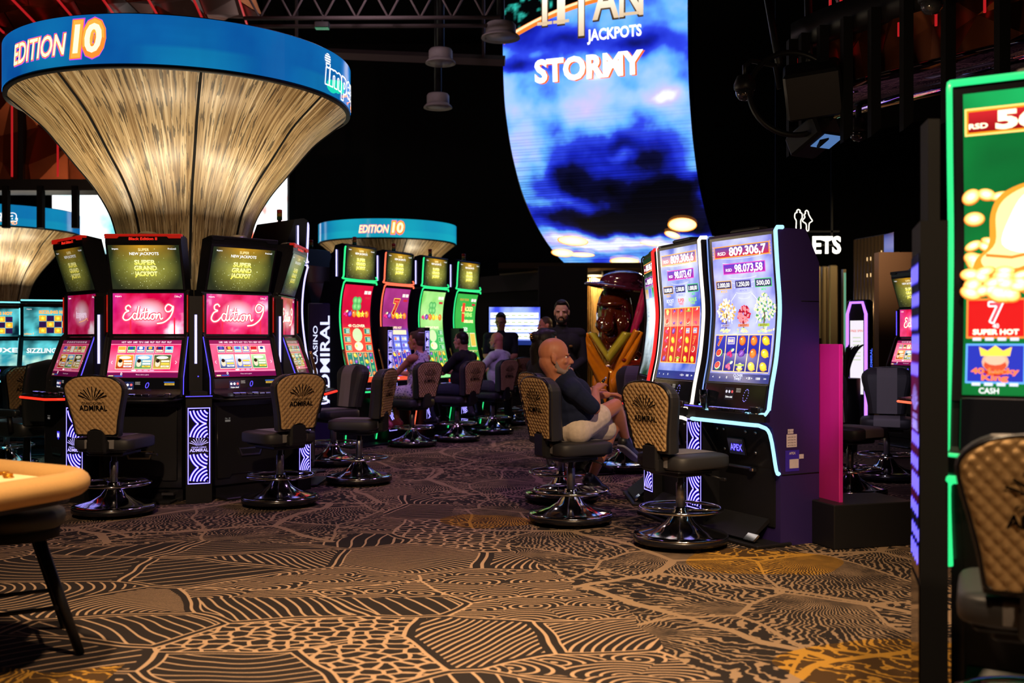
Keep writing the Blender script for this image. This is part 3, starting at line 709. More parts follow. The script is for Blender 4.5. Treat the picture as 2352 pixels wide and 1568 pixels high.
    for u, s_ in ((-.43, '<'), (-.31, 'o'), (-.19, '0'), (.19, '< 50 >'), (.33, '1000'), (.44, '>>')): c.text(s_, w*u, h*.032, h*.016, WHITE, 3, .01)
def art_slot(c, w, h, kind):
    """lower tall screens of the neon bank; kind picks the theme."""
    th = {'red': ('#d8143c', '#b00a30', '#e03a2a', '#1f7a6a', ['clover', 'orange', 'lemon', 'plum', 'melon']),
          'plum': ('#b03a8a', '#7a1f5a', '#4a4ab8', '#3a3ab0', ['seven', 'star', 'lemon', 'plum', 'melon']),
          'green': ('#5fc04a', '#bfe69a', '#3fae5a', '#2f9a52', ['seven', 'orange', 'plum', 'lemon', 'star']),
          'stack': ('#2f9a3a', '#3fb04a', '#3aa845', '#2c8a3c', ['coin', 'cherry', 'orange', 'star', 'lemon'])}[kind]
    c.grid(-w/2, 0, w/2, h, 10, 36, lambda u, v: mixc(hx(th[2]), mixc(hx(th[0]), hx(th[1]), .5+.5*fb(u, v, 4, 2)), max(0, min(1, (v/h-.52)*14))), 0, DISP)
    if kind == 'stack':
        c.text('PLAY YOUR', -w*.12, h*.93, h*.026, hx('#e08a3a'), 2, .02); c.rect(-w*.18, h*.66, -w*.05, h*.89, hx('#e03a2a'), 2)
        c.text('STACKED', .04, h*.82, h*.05, hx('#ffe08a', 1.1), 3, .04, width=w*.58); c.text('SEVENS', .05, h*.75, h*.045, hx('#b8f07a', 1.1), 3, .04, width=w*.5); c.text('DELUXE', .10, h*.67, h*.03, (1.3, 1.2, .5), 3, .05, width=w*.46)
    else:
        k = {'red': 'clover', 'plum': 'seven', 'green': 'clover'}[kind]; sym(c, k, 0, h*.80, w*.24, 4)
        for i, s_ in enumerate(('cherry', 'plum', 'orange', 'lemon', 'star', 'orange')): sym(c, s_, -w*.38+i*w*.15, h*.705, w*.10, 3)
    for i in range(2): c.rect(w*(.22+.13*i), h*.91, w*(.33+.13*i), h*.945, hx('#f4dcd8'), 2)
    c.rect(w*.28, h*.86, w*.45, h*.885, hx('#c02838'), 2)
    if kind in ('red', 'green'):
        c.text('40 CLOVER' if kind == 'red' else 'MIDNIGHT FRUITS', 0, h*.585, h*.026, hx('#f4f4c8', 1.1), 3, .03, width=w*.6)
        for j in range(3):
            for s_ in (-1, 1):
                u, v = s_*w*.36, h*(.53-.085*j); c.rect(u-w*.11, v-h*.032, u+w*.11, v+h*.032, hx('#f0b060' if kind == 'red' else '#a8e098'), 2); c.rect(u-w*.098, v-h*.026, u+w*.098, v+h*.026, hx(th[3]), 3)
                for q in range(3): c.rect(u-w*.03, v-h*.018+q*h*.014, u+w*.08, v-h*.011+q*h*.014, hx('#d8f0e0'), 4)
        c.ell2(0, h*.49, w*.17, h*.07, hx('#c8e8a8'), 3, 16); c.ell2(0, h*.375, w*.15, h*.045, hx('#e8f0c0'), 3, 16); sym(c, 'star', -w*.08, h*.38, w*.06, 4)
    elif kind == 'plum':
        c.text('40 SUPER HOT', 0, h*.575, h*.024, hx('#ffe0b0', 1.1), 3, .03); c.rect(-w*.42, h*.50, w*.42, h*.55, hx('#f0dcb8'), 2)
        for j in range(3):
            for i in range(3):
                u, v = w*(-.30+.30*i), h*(.455-.07*j); c.rect(u-w*.12, v-h*.03, u+w*.12, v+h*.03, hx('#8a96e8'), 2); sym(c, ('plum', 'orange', 'star')[(i+j) % 3], u-w*.05, v, w*.05, 3); c.rect(u, v-h*.015, u+w*.09, v+h*.015, hx('#d8dcff'), 3)
    else:
        c.text('EXTRA', 0, h*.585, h*.022, WHITE, 3, .02); c.text('WILD', 0, h*.56, h*.022, WHITE, 3, .02)
        for i, col in enumerate(('#3a4ac8', '#48b85a', '#d8b84a')): c.rect(w*(-.45+.32*i), h*.36, w*(-.19+.32*i), h*.53, hx('#f0d8b0'), 2); c.rect(w*(-.435+.32*i), h*.37, w*(-.205+.32*i), h*.52, hx(col), 3); c.ell2(w*(-.32+.32*i), h*.445, w*.09, h*.05, hx('#f0c8a8'), 4, 10)
    g = [[th[4][(i*2+j) % 5] for i in range(5)] for j in range(4)]
    art_reels(c, -w*.47, h*.055, w*.47, h*.315, g, (th[3], th[3]), '#f0c890')
    c.rect(-w/2, 0, w/2, h*.045, hx('#d84a2a' if kind in ('red', 'plum') else '#8fd88a'), 2); c.text('CREDIT', -w*.25, h*.022, h*.016, WHITE, 3, .02)
def art_teal(c, w, h, upper, st):
    c.grid(-w/2, 0, w/2, h, 18, 14, lambda u, v: mixc(hx('#04202c'), hx('#5fd0d8'), .30+.75*fb(u, v, 6, 5)), 0, DISP)
    if upper:
        c.text('SIZZLING HOT', .05*w, h*.83, h*.10, hx('#ff9a1e', 1.2), 2, .04, width=w*.55)
        for j in range(3):
            for i in range(4): c.rect(w*(-.22+.14*i), h*(.10+.21*j), w*(-.09+.14*i), h*(.29+.21*j), hx('#ffa02a', 1.1) if (i+j) % 2 == 0 else hx('#2a1040'), 2); 
        for j in range(3):
            for i in range(4):
                if (i+j) % 2 == 0: sym(c, 'star', w*(-.155+.14*i), h*(.195+.21*j), w*.05, 3)
        c.text('edition 7', -w*.40, h*.08, h*.06, hx('#ffb040'), 2, .02); c.text('impera', -w*.40, h*.93, h*.04, WHITE, 2)
    else:
        c.text(st, 0, h*.62, h*.17, WHITE, 2, .02, width=w*.86)
        c.grid(-w/2, 0, w/2, h*.45, 14, 6, lambda u, v: mixc(hx('#2a8a9a'), hx('#c8f0d8'), .3+.8*fb(u, v, 9, 1)), 1)
# ---------------------------------------------------------------- slot machines
G_TOWER = 'three-screen slot machines'; G_CURVE = 'curved neon slot machines with square top screens'; G_TALL = 'tall curved slot machines'
def flat_panel(name, parent, o, ux, vy, w, h, paint, bez=.012, label=None):
    fn = plane_map(o, ux, vy); c = Canvas(fn); vyn = Vector(vy).normalized(); uxn = Vector(ux).normalized(); n = uxn.cross(vyn)
    T = Matrix((uxn, vyn, n)).transposed().to_4x4(); T.translation = Vector(o)
    c.box((0, h/2, -.009), (w+2*bez, h+2*bez, .012), BLK, T, ch=.003)
    c.step = .0006; base = c.fn; c.fn = lambda u, v, hh: base(u, v, hh+.0005)
    paint(c, w, h); return c.build(name, parent, label)
RED_LED = glow('red_led', '#ff2a18', 1.8); RED_DIM = glow('red_plastic_lit', '#d81c10', .55); BLUE_LED = glow('blue_led', '#5a4cff', 1.6); ICE_LED = glow('ice_blue_led', '#a8e6ff', 1.4)
GREEN_LED = glow('green_led', '#2ee884', 1.3); CORAL_LED = glow('coral_led', '#ff6a48', 1.5); VIOLET_LED = glow('violet_led', '#b070ff', 2.0); CYAN_LED = glow('cyan_led', '#7ff0ff', 1.7)
WHITE_LED = glow('white_blue_led', '#b9b4ff', 1.9); ORANGE_LED = glow('orange_led', '#ff6a1a', 2.2); BTN_LED = glow('button_light', '#9a90ff', .95, False)
def buttons(parent, name, y, z, xs, m=BTN_LED, d=(.045, .028, .014), lit=False):
    for i, x in enumerate(xs):
        b = MB(); b.box((x, y, z), (d[0]+.008, d[1]+.008, d[2]), CHROME, ch=.003); b.box((x, y, z+d[2]/2+.001), (d[0], d[1], .004), m if lit or i in (0, 1, 3) else STEEL); b.build(name, parent)
def stack_light(parent, x, y, z):
    m = MB(); m.lathe([(.018, 0), (.018, .02)], BLM, 14, (x, y, z))
    for i, c in enumerate(('#1f6a3a', '#b8902a', '#b02a22')): m.lathe([(.028, .02+.035*i), (.028, .052+.035*i)], pbr('signal_'+'gyr'[i], c, .3), 16, (x, y, z))
    m.lathe([(.028, .125), (.0, .13)], BLM, 16, (x, y, z)); m.build('signal_light', parent)
def tower(label, loc, rz, seed=1, k9=1.0, dim=1.0, bar='red', top=True, side=RED_DIM, deckled=None, art=None, nine=1.0):
    r = thing('slot_machine', label, 'slot machine', loc, rz, G_TOWER)
    m = MB()
    m.prism([(-.17, 0), (-.17, .10), (-.20, .12), (-.20, .83), (-.17, .86), (-.155, 1.03), (-.035, 1.385), (-.008, 1.40), (-.008, 1.78), (.02, 1.80), (.12, 1.80), (.12, 0)], -.35, .35, BLK); m.box((0, .20, .9), (.48, .18, 1.8), BLM)
    for s in (-1, 1):
        m.prism([(-.20, .88), (-.19, 1.05), (-.06, 1.39), (-.03, 1.42), (-.03, 1.77), (.06, 1.77), (.06, .88)], s*.352, s*.338, BLM)
        m.cyl((s*.345, -.155, 1.00), (s*.345, -.165, 1.00), .008, STEEL, n=10)
    cab = m.build('cabinet', r)
    m = MB()
    for s in (-1, 1): m.tube([(s*.345, -.036, 1.43), (s*.345, -.036, 1.75)], .006, side, 6)
    m.build('side_light', cab)
    # lower door
    m = MB(); m.prism([(-.31, .18), (-.31, .79), (.31, .79), (.31, .18), (.20, .18), (.17, .21), (-.17, .21), (-.20, .18)], -.212, -.2, BLM, axis='y')
    m.tube([(-.312, -.213, .18), (-.312, -.213, .792), (.312, -.213, .792), (.312, -.213, .18), (.20, -.213, .18), (.17, -.213, .21), (-.17, -.213, .21), (-.20, -.213, .18)], .003, PIPE, 5, True)
    d = m.build('door', r)
    m = MB(); m.prism([(-.09, .36), (-.12, .43), (.12, .43), (.09, .36)], -.232, -.212, CHROME, axis='y'); m.prism([(-.08, .375), (-.10, .42), (.10, .42), (.08, .375)], -.236, -.23, BLK, axis='y'); m.build('handle', d)
    c = Canvas(plane_map((0, -.2145, .53), (1, 0, 0), (0, 0, 1)))
    c.poly([(-.026, .035), (.026, .035), (.026, -.01), (0, -.04), (-.026, -.01)], hx('#3a30e0'), 1); c.text('N', 0, .002, .038, hx('#e4e0ff', 1.2), 2, .03); c.build('badge', d, 'small lit shield badge')
    c = Canvas(plane_map((-.22, -.2145, .66), (1, 0, 0), (0, 0, 1))); c.rect(-.02, 0, .03, .018, hx('#55504c'), 1); c.text('No. 18', .005, .03, .012, hx('#6a6660'), 1); c.build('sticker', d)
    m = MB(); m.box((0, -.24, .012), (.60, .22, .024), BLM, ch=.006); m.box((.24, -.20, .07), (.10, .07, .02), STEEL, Matrix.Rotation(.0, 4, 'X')); m.build('footrest', r)
    # button deck
    m = MB(); m.prism([(-.35, -.15), (-.35, -.32), (-.27, -.43), (.27, -.43), (.35, -.32), (.35, -.15)], .845, .885, BLK, axis='z')
    m.prism([(-.15, .884), (-.15, .96), (-.22, .905), (-.40, .889), (-.40, .884)], -.34, .34, BLK); dk = m.build('button_deck', r)
    if deckled is None: deckled = BLM
    m = MB(); m.tube([(-.355, -.19, .862), (-.355, -.325, .862), (-.275, -.437, .862), (.275, -.437, .862), (.355, -.325, .862), (.355, -.19, .862)], .010, deckled, 6); m.build('deck_light', dk)
    buttons(dk, 'push_button', -.335, .904, [-.20, -.14, -.08, -.02, .04, .10, .22])
    m = MB(); m.pillow((.27, -.30, .905), (.05, .05, .03), CHROME); m.build('knob', dk)
    # instrument strip under the lower screen
    vy = Vector((0, -.015+.17, .17)).normalized(); vy = Vector((0, .018, .165)).normalized()
    def strip(c, w, h):
        c.rect(-w/2, 0, w/2, h, hx('#040405'), 0)
        c.rect(-.17, .045, -.07, .125, hx('#1c2448'), 1)
        for i in range(3): c.ell2(-.152+.031*i, .098, .011, .011, hx(('#e8e4f0', '#e8e4f0', '#e06060')[i]), 2, 12)
        c.text('Dobro dosli', -.12, .066, .014, WHITE, 2, .02, width=.075)
        c.rect(-.058, .10, -.015, .124, hx('#77706a'), 1); c.text('22:09', -.036, .112, .014, hx('#1a1816'), 2, .02)
        c.text('0', .045, .095, .05, hx('#5a4cff', 1.2), 2, .0, .25)
        for z in (.095, .04): c.rect(.19, z, .275, z+.018, hx('#b8923a'), 1); c.text('MAX WIN', .232, z+.009, .009, hx('#2a2010'), 2)
        c.rect(.185, .118, .275, .124, hx('#3a6ad8'), 1)
    flat_panel('instrument_panel', r, (0, -.173, .885), (1, 0, 0), vy, .62, .145, strip, .004)
    A_ = art or {}
    vl = Vector((0, .122, .345)).normalized()
    flat_panel('lower_screen', r, (0, -.159, 1.045), (1, 0, 0), vl, .60, .335, A_.get('low') or (lambda c, w, h: art_lobby(c, w, h, seed, dim)))
    flat_panel('main_screen', r, (0, -.012, 1.415), (1, 0, 0), (0, 0, 1), .61, .35, A_.get('mid') or (lambda c, w, h: art_nine(c, w, h, k9, nine)))
    zt = 1.80
    if top:
        vt = Vector((0, -.125, .40)).normalized()
        m = MB(); m.prism([(-.012, 1.792), (-.137, 2.19), (-.137, 2.255), (-.10, 2.262), (.03, 2.24), (.14, 1.80)], -.322, .322, BLK); tp = m.build('top_box', r)
        flat_panel('top_screen', tp, (0, -.020, 1.80), (1, 0, 0), vt, .605, .385, A_.get('top') or (lambda c, w, h: art_grand(c, w, h, dim)))
        bm_ = RED_DIM if bar == 'red' else BLM
        m = MB(); m.box((0, -.125, 2.252), (.655, .05, .022), bm_, ch=.005)
        for s in (-1, 1): m.prism([(s*.322, 2.245), (s*.20, 2.245), (s*.22, 2.225), (s*.322, 2.225)] if s < 0 else [(.20, 2.245), (.322, 2.245), (.322, 2.225), (.22, 2.225)], -.150, -.14, bm_, axis='y')
        bb = m.build('top_bar', tp)
        if bar == 'red':
            c = Canvas(plane_map((0, -.1395, 2.222), (1, 0, 0), (0, 0, 1))); c.text('Black Edition II', 0, .0, .022, hx('#e02a1c', 1.1), 2, .03, width=.24); c.build('lettering', bb)
        m = MB(); m.lathe([(.09, 0), (.088, .02), (.06, .045), (.0, .052)], STEEL, 24, (0, -.02, 2.245)); m.build('beacon', tp)
    else:
        m = MB(); m.box((0, -.02, 1.83), (.68, .06, .05), BLM, ch=.01); m.box((0, -.053, 1.845), (.66, .008, .016), CYAN_LED); m.build('top_bar', r)
    for s in (-1, 1): m = MB(); m.tube([(s*.352, -.17, .90), (s*.352, -.165, 1.04), (s*.352, -.045, 1.39)], .005, BLUE_LED if top else CYAN_LED, 6); m.build('edge_light', r)
    return r
def polyline_map(prof):
    """prof: (y, z) bottom to top -> length, map (u, v, h) onto the extruded curve, facing -y."""
    P = smooth_path([(0, y, z) for y, z in prof], 8); L = [0]
    for a, b in zip(P, P[1:]): L.append(L[-1]+(b-a).length)
    def fn(u, v, h):
        v = min(max(v, 0), L[-1]-1e-6); i = 0
        while L[i+1] < v: i += 1
        t = (v-L[i])/(L[i+1]-L[i]); p = P[i].lerp(P[i+1], t)
        ta = (P[min(i+1, len(P)-1)]-P[max(i-1, 0)]).normalized(); tb = (P[min(i+2, len(P)-1)]-P[i]).normalized(); tn = ta.lerp(tb, t).normalized()
        return Vector((u, p.y, p.z))+Vector((0, -tn.z, tn.y))*h
    return L[-1], fn
def curved_screen(name, parent, prof, w, paint, bez=.03):
    Lg, fn = polyline_map(prof); c = Canvas(lambda u, v, h: fn(u, v, h+.001)); c.step = .0007
    rows = [[fn(s*(w/2+bez), Lg*j/24, -.002) for s in (-1, 1)] for j in range(25)]; c.sheet(rows, BLK)
    b2 = min(.02, bez)
    paint_c = c.fn; c.fn = lambda u, v, h: paint_c(u, v+b2, h); paint(c, w, Lg-2*b2); return c.build(name, parent)
def tall(label, loc, rz, paint, led, led2=None, sc=1.0, sides=True, side_mat=None, thin=.007, topneon=False):
    r = thing('slot_machine', label, 'slot machine', loc, rz, G_TALL); led2 = led2 or led; q = .355
    fr = [(.025, .90), (.05, 1.05), (.09, 1.24), (.115, 1.47), (.118, 1.62), (.098, 1.85), (.082, 2.08)]
    m = MB(); sm = side_mat or NAVY
    body = [(.12, 0), (.12, .50), (.05, .78), (.0, .82), (.0, .88)]+[(y+.012, z) for y, z in fr]+[(.09, 2.10), (.34, 2.10), (.46, 1.88), (.46, 0)]
    m.prism(body, -q, q, sm)
    for s in (-1, 1):
        m.tube([(s*(q+.001), .30, 1.62), (s*(q+.001), .455, 1.62)], .003, BLR, 4); m.tube([(s*(q+.001), .13, .47), (s*(q+.001), .455, .47)], .004, BLR, 4)
    cab = m.build('cabinet', r)
    curved_screen('screen', r, [(y, z) for y, z in fr[1:]], .62, paint, .04)
    m = MB(); m.box((0, .16, 2.115), (.30, .10, .03), BLM, ch=.01); m.build('vent_cap', r)
    # neon edges
    m = MB()
    for s in (-1, 1):
        p = smooth_path([(s*q, y-.006, z) for y, z in fr], 5); m.tube(p+[Vector((s*q, .09, 2.102)), Vector((s*q, .14, 2.104))], .014 if s > 0 else thin, led2 if s < 0 else led, 6)
        m.tube([(s*q, .015, .90), (s*q, -.01, .872), (s*(q-.16), -.015, .866)], .012, led, 6)
    if topneon: m.tube([(-q, .09, 2.102), (q, .09, 2.102)], .012, led, 6)
    nb = m.build('edge_neon', r)
    # panel, deck
    vy = Vector((0, .03, .17)).normalized()
    def strip(c, w, h):
        c.rect(-w/2, 0, w/2, h, hx('#050506'), 0); c.rect(-.10, .055, -.005, .14, hx('#15151c'), 1)
        for i in range(3): c.ell2(-.083+.030*i, .112, .0105, .0105, hx(('#c8c4d0', '#c8c4d0', '#d05050')[i]), 2, 12)
        c.text('Dobro dosli', -.052, .076, .013, WHITE, 2, .02, width=.07); c.rect(.015, .11, .062, .138, hx('#77706a'), 1); c.text('13:05', .038, .124, .015, hx('#1a1816'), 2, .02)
        for a in range(14):
            t = 2*pi*a/14; c.ell2(.12+.022*cos(t)+.010*sin(t), .092+.042*sin(t), .0035, .0035, hx('#8f86ff', 1.3), 2, 6)
    flat_panel('instrument_panel', r, (0, .012, .895), (1, 0, 0), vy, .62, .165, strip, .004)
    m = MB(); m.prism([(-q, .03), (-q, -.02), (-.28, -.085), (.28, -.085), (q, -.02), (q, .03)], .82, .872, BLK, axis='z'); dk = m.build('button_deck', r)
    buttons(dk, 'push_button', -.03, .884, [-.16, -.105, -.05, .005, .06, .12, .17], lit=True, d=(.046, .030, .024))
    m = MB(); m.box((.27, -.005, .895), (.09, .05, .05), BLK, ch=.01); m.tube([(.228, -.033, .875), (.228, -.033, .918), (.312, -.033, .918), (.312, -.033, .875)], .003, STEEL, 5, True); m.build('ticket_slot', dk)
    m = MB(); low = [(-q, .085, .50), (-q, .03, .74), (-q+.02, -.03, .795), (-.28, -.093, .806), (.28, -.093, .806), (q-.02, -.03, .795), (q, .03, .74), (q, .085, .50), (q, .11, .485)]
    m.tube(smooth_path(low, 4), .013, led, 6); m.build('door_neon', r)
    m = MB(); m.prism([(.11, .12), (.11, .50), (.045, .76), (.06, .76), (.125, .5), (.125, .12)], -.31, .31, BLM)
    for x, z, yy in ((-.20, .74, .04), (-.13, .74, .04), (.10, .74, .04), (.2, .74, .04), (.16, .60, .075), (-.16, .60, .075)): m.cyl((x, yy+.01, z), (x, yy-.004, z), .011, STEEL, n=12)
    d = m.build('door', r)
    vy2 = Vector((0, -.065, .26)).normalized()
    def badge(c, w, h): c.rect(-w/2, 0, w/2, h, hx('#16141f'), 0); c.text('APEX', 0, h*.45, h*.42, hx('#3a2ae0'), 1, .06, .15, width=w*.84); c.text('APEX', 0, h*.45, h*.40, hx('#8a80ff', 1.2), 2, .0, .15, width=w*.80)
    flat_panel('badge', d, (-.02, .074, .575), (1, 0, 0), vy2, .16, .11, badge, .006, 'lit blue badge plate')
    m = MB(); m.box((.0, .085, .49), (.26, .03, .02), STEEL, ch=.006); m.box((.13, .08, .485), (.04, .04, .03), CHROME, ch=.006); m.build('cash_tray', d)
    m = MB(); m.box((0, .06, .012), (.74, .30, .024), BLM, ch=.006); m.prism([(-.06, .045), (.10, .17), (.12, .17), (.12, .15), (-.05, .03)], -.30, .26, BLM); m.prism([(-.065, .043), (-.02, .08), (-.01, .07), (-.055, .033)], .20, .30, CHROME); m.build('footrest', r)
    if sides:
        c = Canvas(plane_map((q+.0015, .28, .60), (0, 1, 0), (0, 0, 1))); W2 = pbr('paper_label', '#c8bcc8', .6); VB = pbr('violet_plate', '#3a2ab0', .4)
        def rc(a, b, e, f, m_, L): c.add([c.P(*p, L) for p in ((a, b), (e, b), (e, f), (a, f))], [[0, 1, 2, 3]], m_)
        rc(-.10, .14, -.05, .17, W2, 1); rc(-.11, .05, -.02, .135, W2, 1); rc(-.12, -.11, -.0, .03, VB, 1); rc(-.085, -.09, -.005, -.03, W2, 2); rc(.0, -.03, .04, .0, W2, 1)
        for i in range(4): c.text('serial data line', -.065, .118-.018*i, .009, (0, 0, 0), 2, width=.07, m=INK)
        c.text('APEX', -.06, .01, .016, WHITE, 2, .02, m=W2); c.text('DD-116', -.075, .155, .012, (0, 0, 0), 2, m=INK); c.has = False; c.build('type_label', cab, 'white and violet rating stickers')
    if sc != 1.0: r.scale = (1, 1, sc)
    return r
def neon_slot(label, loc, rz, kind, led, body_only=False):
    r = thing('slot_machine', label, 'slot machine', loc, rz, G_CURVE)
    fr = [(-.10, .80), (-.06, .98), (.0, 1.22), (.045, 1.50), (.055, 1.72), (.03, 1.95), (-.01, 2.10)]
    m = MB(); m.prism([(-.02, 0), (-.02, .55), (-.18, .62), (-.20, .70), (-.12, .74)]+[(y+.012, z) for y, z in fr]+[(.0, 2.12), (.30, 2.12), (.42, 1.7), (.42, 0)], -.35, .35, BLK)
    cab = m.build('cabinet', r)
    m = MB(); m.prism([(.0, 2.13), (-.03, 2.58), (.02, 2.60), (.13, 2.58), (.22, 2.35), (.22, 2.13)], -.34, .34, BLK); tp = m.build('top_box', r)
    if not body_only:
        curved_screen('screen', r, fr, .60, lambda c, w, h: art_slot(c, w, h, kind), .04)
        flat_panel('top_screen', tp, (0, -.008, 2.16), (1, 0, 0), Vector((0, -.03, .44)), .60, .40, lambda c, w, h: art_grand(c, w, h, 1.15), .02)
        m = MB()
        m.tube(smooth_path([(-.35, y-.008, z) for y, z in fr], 5), .010, led, 6)
        m.tube([(-.35, -.02, 2.10), (-.33, -.03, 2.125), (.33, -.03, 2.125), (.35, -.02, 2.10)], .012, led, 6); m.build('screen_neon', r)
        m = MB(); m.tube(smooth_path([(-.33, -.03, 2.56), (-.345, -.03, 2.5), (-.345, -.012, 2.2), (-.32, -.008, 2.15), (.32, -.008, 2.15), (.345, -.012, 2.2)], 4), .011, led, 6)
        m.tube([(-.352, .10, 2.52), (-.352, .10, 2.18)], .010, WHITE_LED, 6); m.build('top_neon', tp)
        m = MB(); m.prism([(-.36, .0), (-.36, -.22), (-.27, -.32), (.27, -.32), (.36, -.22), (.36, .0)], .69, .735, BLK, axis='z'); dk = m.build('button_deck', r)
        m = MB(); m.tube([(-.362, -.1, .712), (-.362, -.222, .712), (-.272, -.325, .712), (.272, -.325, .712), (.362, -.222, .712), (.362, -.1, .712)], .010, led, 6); m.build('deck_light', dk)
        buttons(dk, 'push_button', -.25, .742, [-.18, -.12, -.06, 0, .06, .16])
        c = Canvas(plane_map((.22, -.125, .745), (1, 0, 0), (0, .2, 1))); c.rect(-.06, -.01, .06, .065, hx('#0c0a0c'), 0); c.text('0', 0, .028, .05, hx('#ff4a2a', 1.3), 1, .0, .2); c.build('credit_display', dk)
        for s in (-1, 1): m = MB(); m.tube([(s*.33, -.025, .06), (s*.345, -.06, .3), (s*.345, -.10, .55)], .008, led, 6); m.build('door_light', r)
        for s in (-1, 1): m = MB(); m.tube(smooth_path([(s*.385, -.12, .78), (s*.385, -.10, 1.0), (s*.38, -.03, 1.25)], 5), .016, pbr('gold_trim', '#b08a50', .25, .9), 6); m.build('hand_rail', r)
    stack_light(tp, .0, .08, 2.585)
    m = MB(); m.box((0, -.12, .012), (.72, .25, .024), BLM, ch=.006); m.build('footrest', r)
    return r
# pattern pillars between machines
def pillar_art(c, w, h):
    BL, LV = hx('#2410d8', 1.3), hx('#c8bcff', 1.25)
    c.rect(-w/2, 0, w/2, h, hx('#05040f'), 0)
    for d_, col, L in ((.010, BL, 1), (.0055, LV, 2)):
        for a in ((-w/2, -w/2), (w/2-d_, w/2-d_)): pass
        c.frame(-w/2+.006-d_/2, .006-d_/2, w/2-.006+d_/2, h-.006+d_/2, d_, col, L)
    def arcs(cy0, cy1):
        R = w*.80; st = w*.15; x0, x1 = -w/2+.020, w/2-.020
        for wd, col, L in ((.020, BL, 1), (.0105, LV, 2)):
            for cx, cy in ((x1+.02, cy1+R*.12), (x1+.02, cy0-R*.1)):
                for i in range(6):
                    r = R*1.12-i*st; seg = []
                    if r < .02: continue
                    for k in range(41):
                        a = pi/2+pi*k/40; p = (cx+r*cos(a), cy+r*sin(a)); ok = x0 < p[0] < x1 and cy0 < p[1] < cy1 and (abs(p[1]-cy) <= abs(p[1]-(cy0-R*.1 if cy > (cy0+cy1)/2 else cy1+R*.12)))
                        if ok: seg.append(p)
                        elif len(seg) > 1: c.stroke(seg, wd, col, L); seg = []
                        else: seg = []
                    if len(seg) > 1: c.stroke(seg, wd, col, L)
    arcs(.02, h*.40); arcs(h*.60, h-.02)
    fan_logo(c, 0, h*.50, w*.80, hx('#b8aaff', 1.15), 3)
def pillar(label, loc, rz, upper=True, slim=False):
    r = thing('lit_divider', label, 'lit divider', loc, rz, 'lit dividers between the slot machines')
    m = MB(); m.prism([(-.105, -.0), (.105, 0), (.07, .30), (-.07, .30)], 0, .89, BLM, axis='z'); m.prism([(-.108, -.012), (.108, -.012), (.08, .25), (-.08, .25)], .88, .90, BLK, axis='z'); b = m.build('housing', r)
    m = MB(); m.tube([(-.108, -.012, .893), (.108, -.012, .893)], .004, BLUE_LED, 5); m.build('ledge_light', b)
    flat_panel('lit_panel', r, (0, -.003, .16), (1, 0, 0), (0, 0, 1), .185, .64, pillar_art, .004, 'blue lit panel of arcs around the fan emblem')
    if upper:
        m = MB(); m.prism([(-.055, .27), (.055, .27), (.03, .50), (-.03, .50)], .9, 1.74, BLM, axis='z'); m.prism([(-.07, .0), (.07, .0), (.055, .29), (-.055, .29)], .895, .93, BLM, axis='z'); u = m.build('upright', r)
        m = MB(); m.box((0, .267, 1.37), (.020, .012, .42), WHITE_LED); m.build('light_bar', u)
        m = MB(); m.pillow((.02, .268, 1.05), (.012, .01, .012), BLUE_LED, 1, 10, 6); m.build('indicator', u)
    if slim:
        m = MB(); m.prism([(-.07, .05), (.07, .05), (.05, .2), (-.05, .2)], .9, 1.55, BLM, axis='z'); u = m.build('upright', r)
        flat_panel('lit_upright', u, (0, .047, .95), (1, 0, 0), (0, 0, 1), .11, .55, pillar_art, .003)
    return r
AX, AY = -.3196*9.8, 9.8; RM = .0991*9.8
def ring_pos(deg, rad): a = radians(deg); return (AX+rad*sin(a), AY-rad*cos(a), 0), a
for deg, lb, kw in ((0, 'machine under the golden funnel facing us with a red top bar and pink screens', dict(seed=1, k9=1.0)),
                    (45, 'machine under the golden funnel with a plain black top bar and pink neon handwriting', dict(seed=2, k9=2.0, bar='black')),
                    (-45, 'machine under the golden funnel seen at a slant, nearest the teal screens', dict(seed=3, dim=.42, nine=.42, deckled=RED_LED)),
                    (90, 'machine under the golden funnel turned to the aisle, red bar on its narrow top', dict(seed=5, dim=.5, nine=.62, deckled=RED_LED))):
    p, a = ring_pos(deg, RM); tower(lb, p, a, **kw)
for deg, lb in ((22.5, 'lit blue divider facing us between the two pink screen machines'), (67.5, 'lit blue divider behind the foot ring of the aisle-side quilted chair'), (-22.5, 'lit blue divider partly hidden behind the gaming table tip')):
    p, a = ring_pos(deg, 1.355); pillar(lb, p, a)
p, a = ring_pos(137, 1.15)
RS = neon_slot('curved machine at the rear of the golden funnel, seen as a thin neon edge', p, a, 'red', WHITE_LED)
m = MB(); m.tube([(-.356, -.03, .80), (-.356, .0, .22), (-.356, .12, .14), (-.356, .16, .20), (-.356, .26, .16)], .010, CORAL_LED, 6); m.build('side_light', RS)
m = MB(); m.box((-.354, .34, .50), (.008, .14, .98), pbr('red_lacquer', (.25, .012, .01), .3), None); m.build('side_panel', RS)
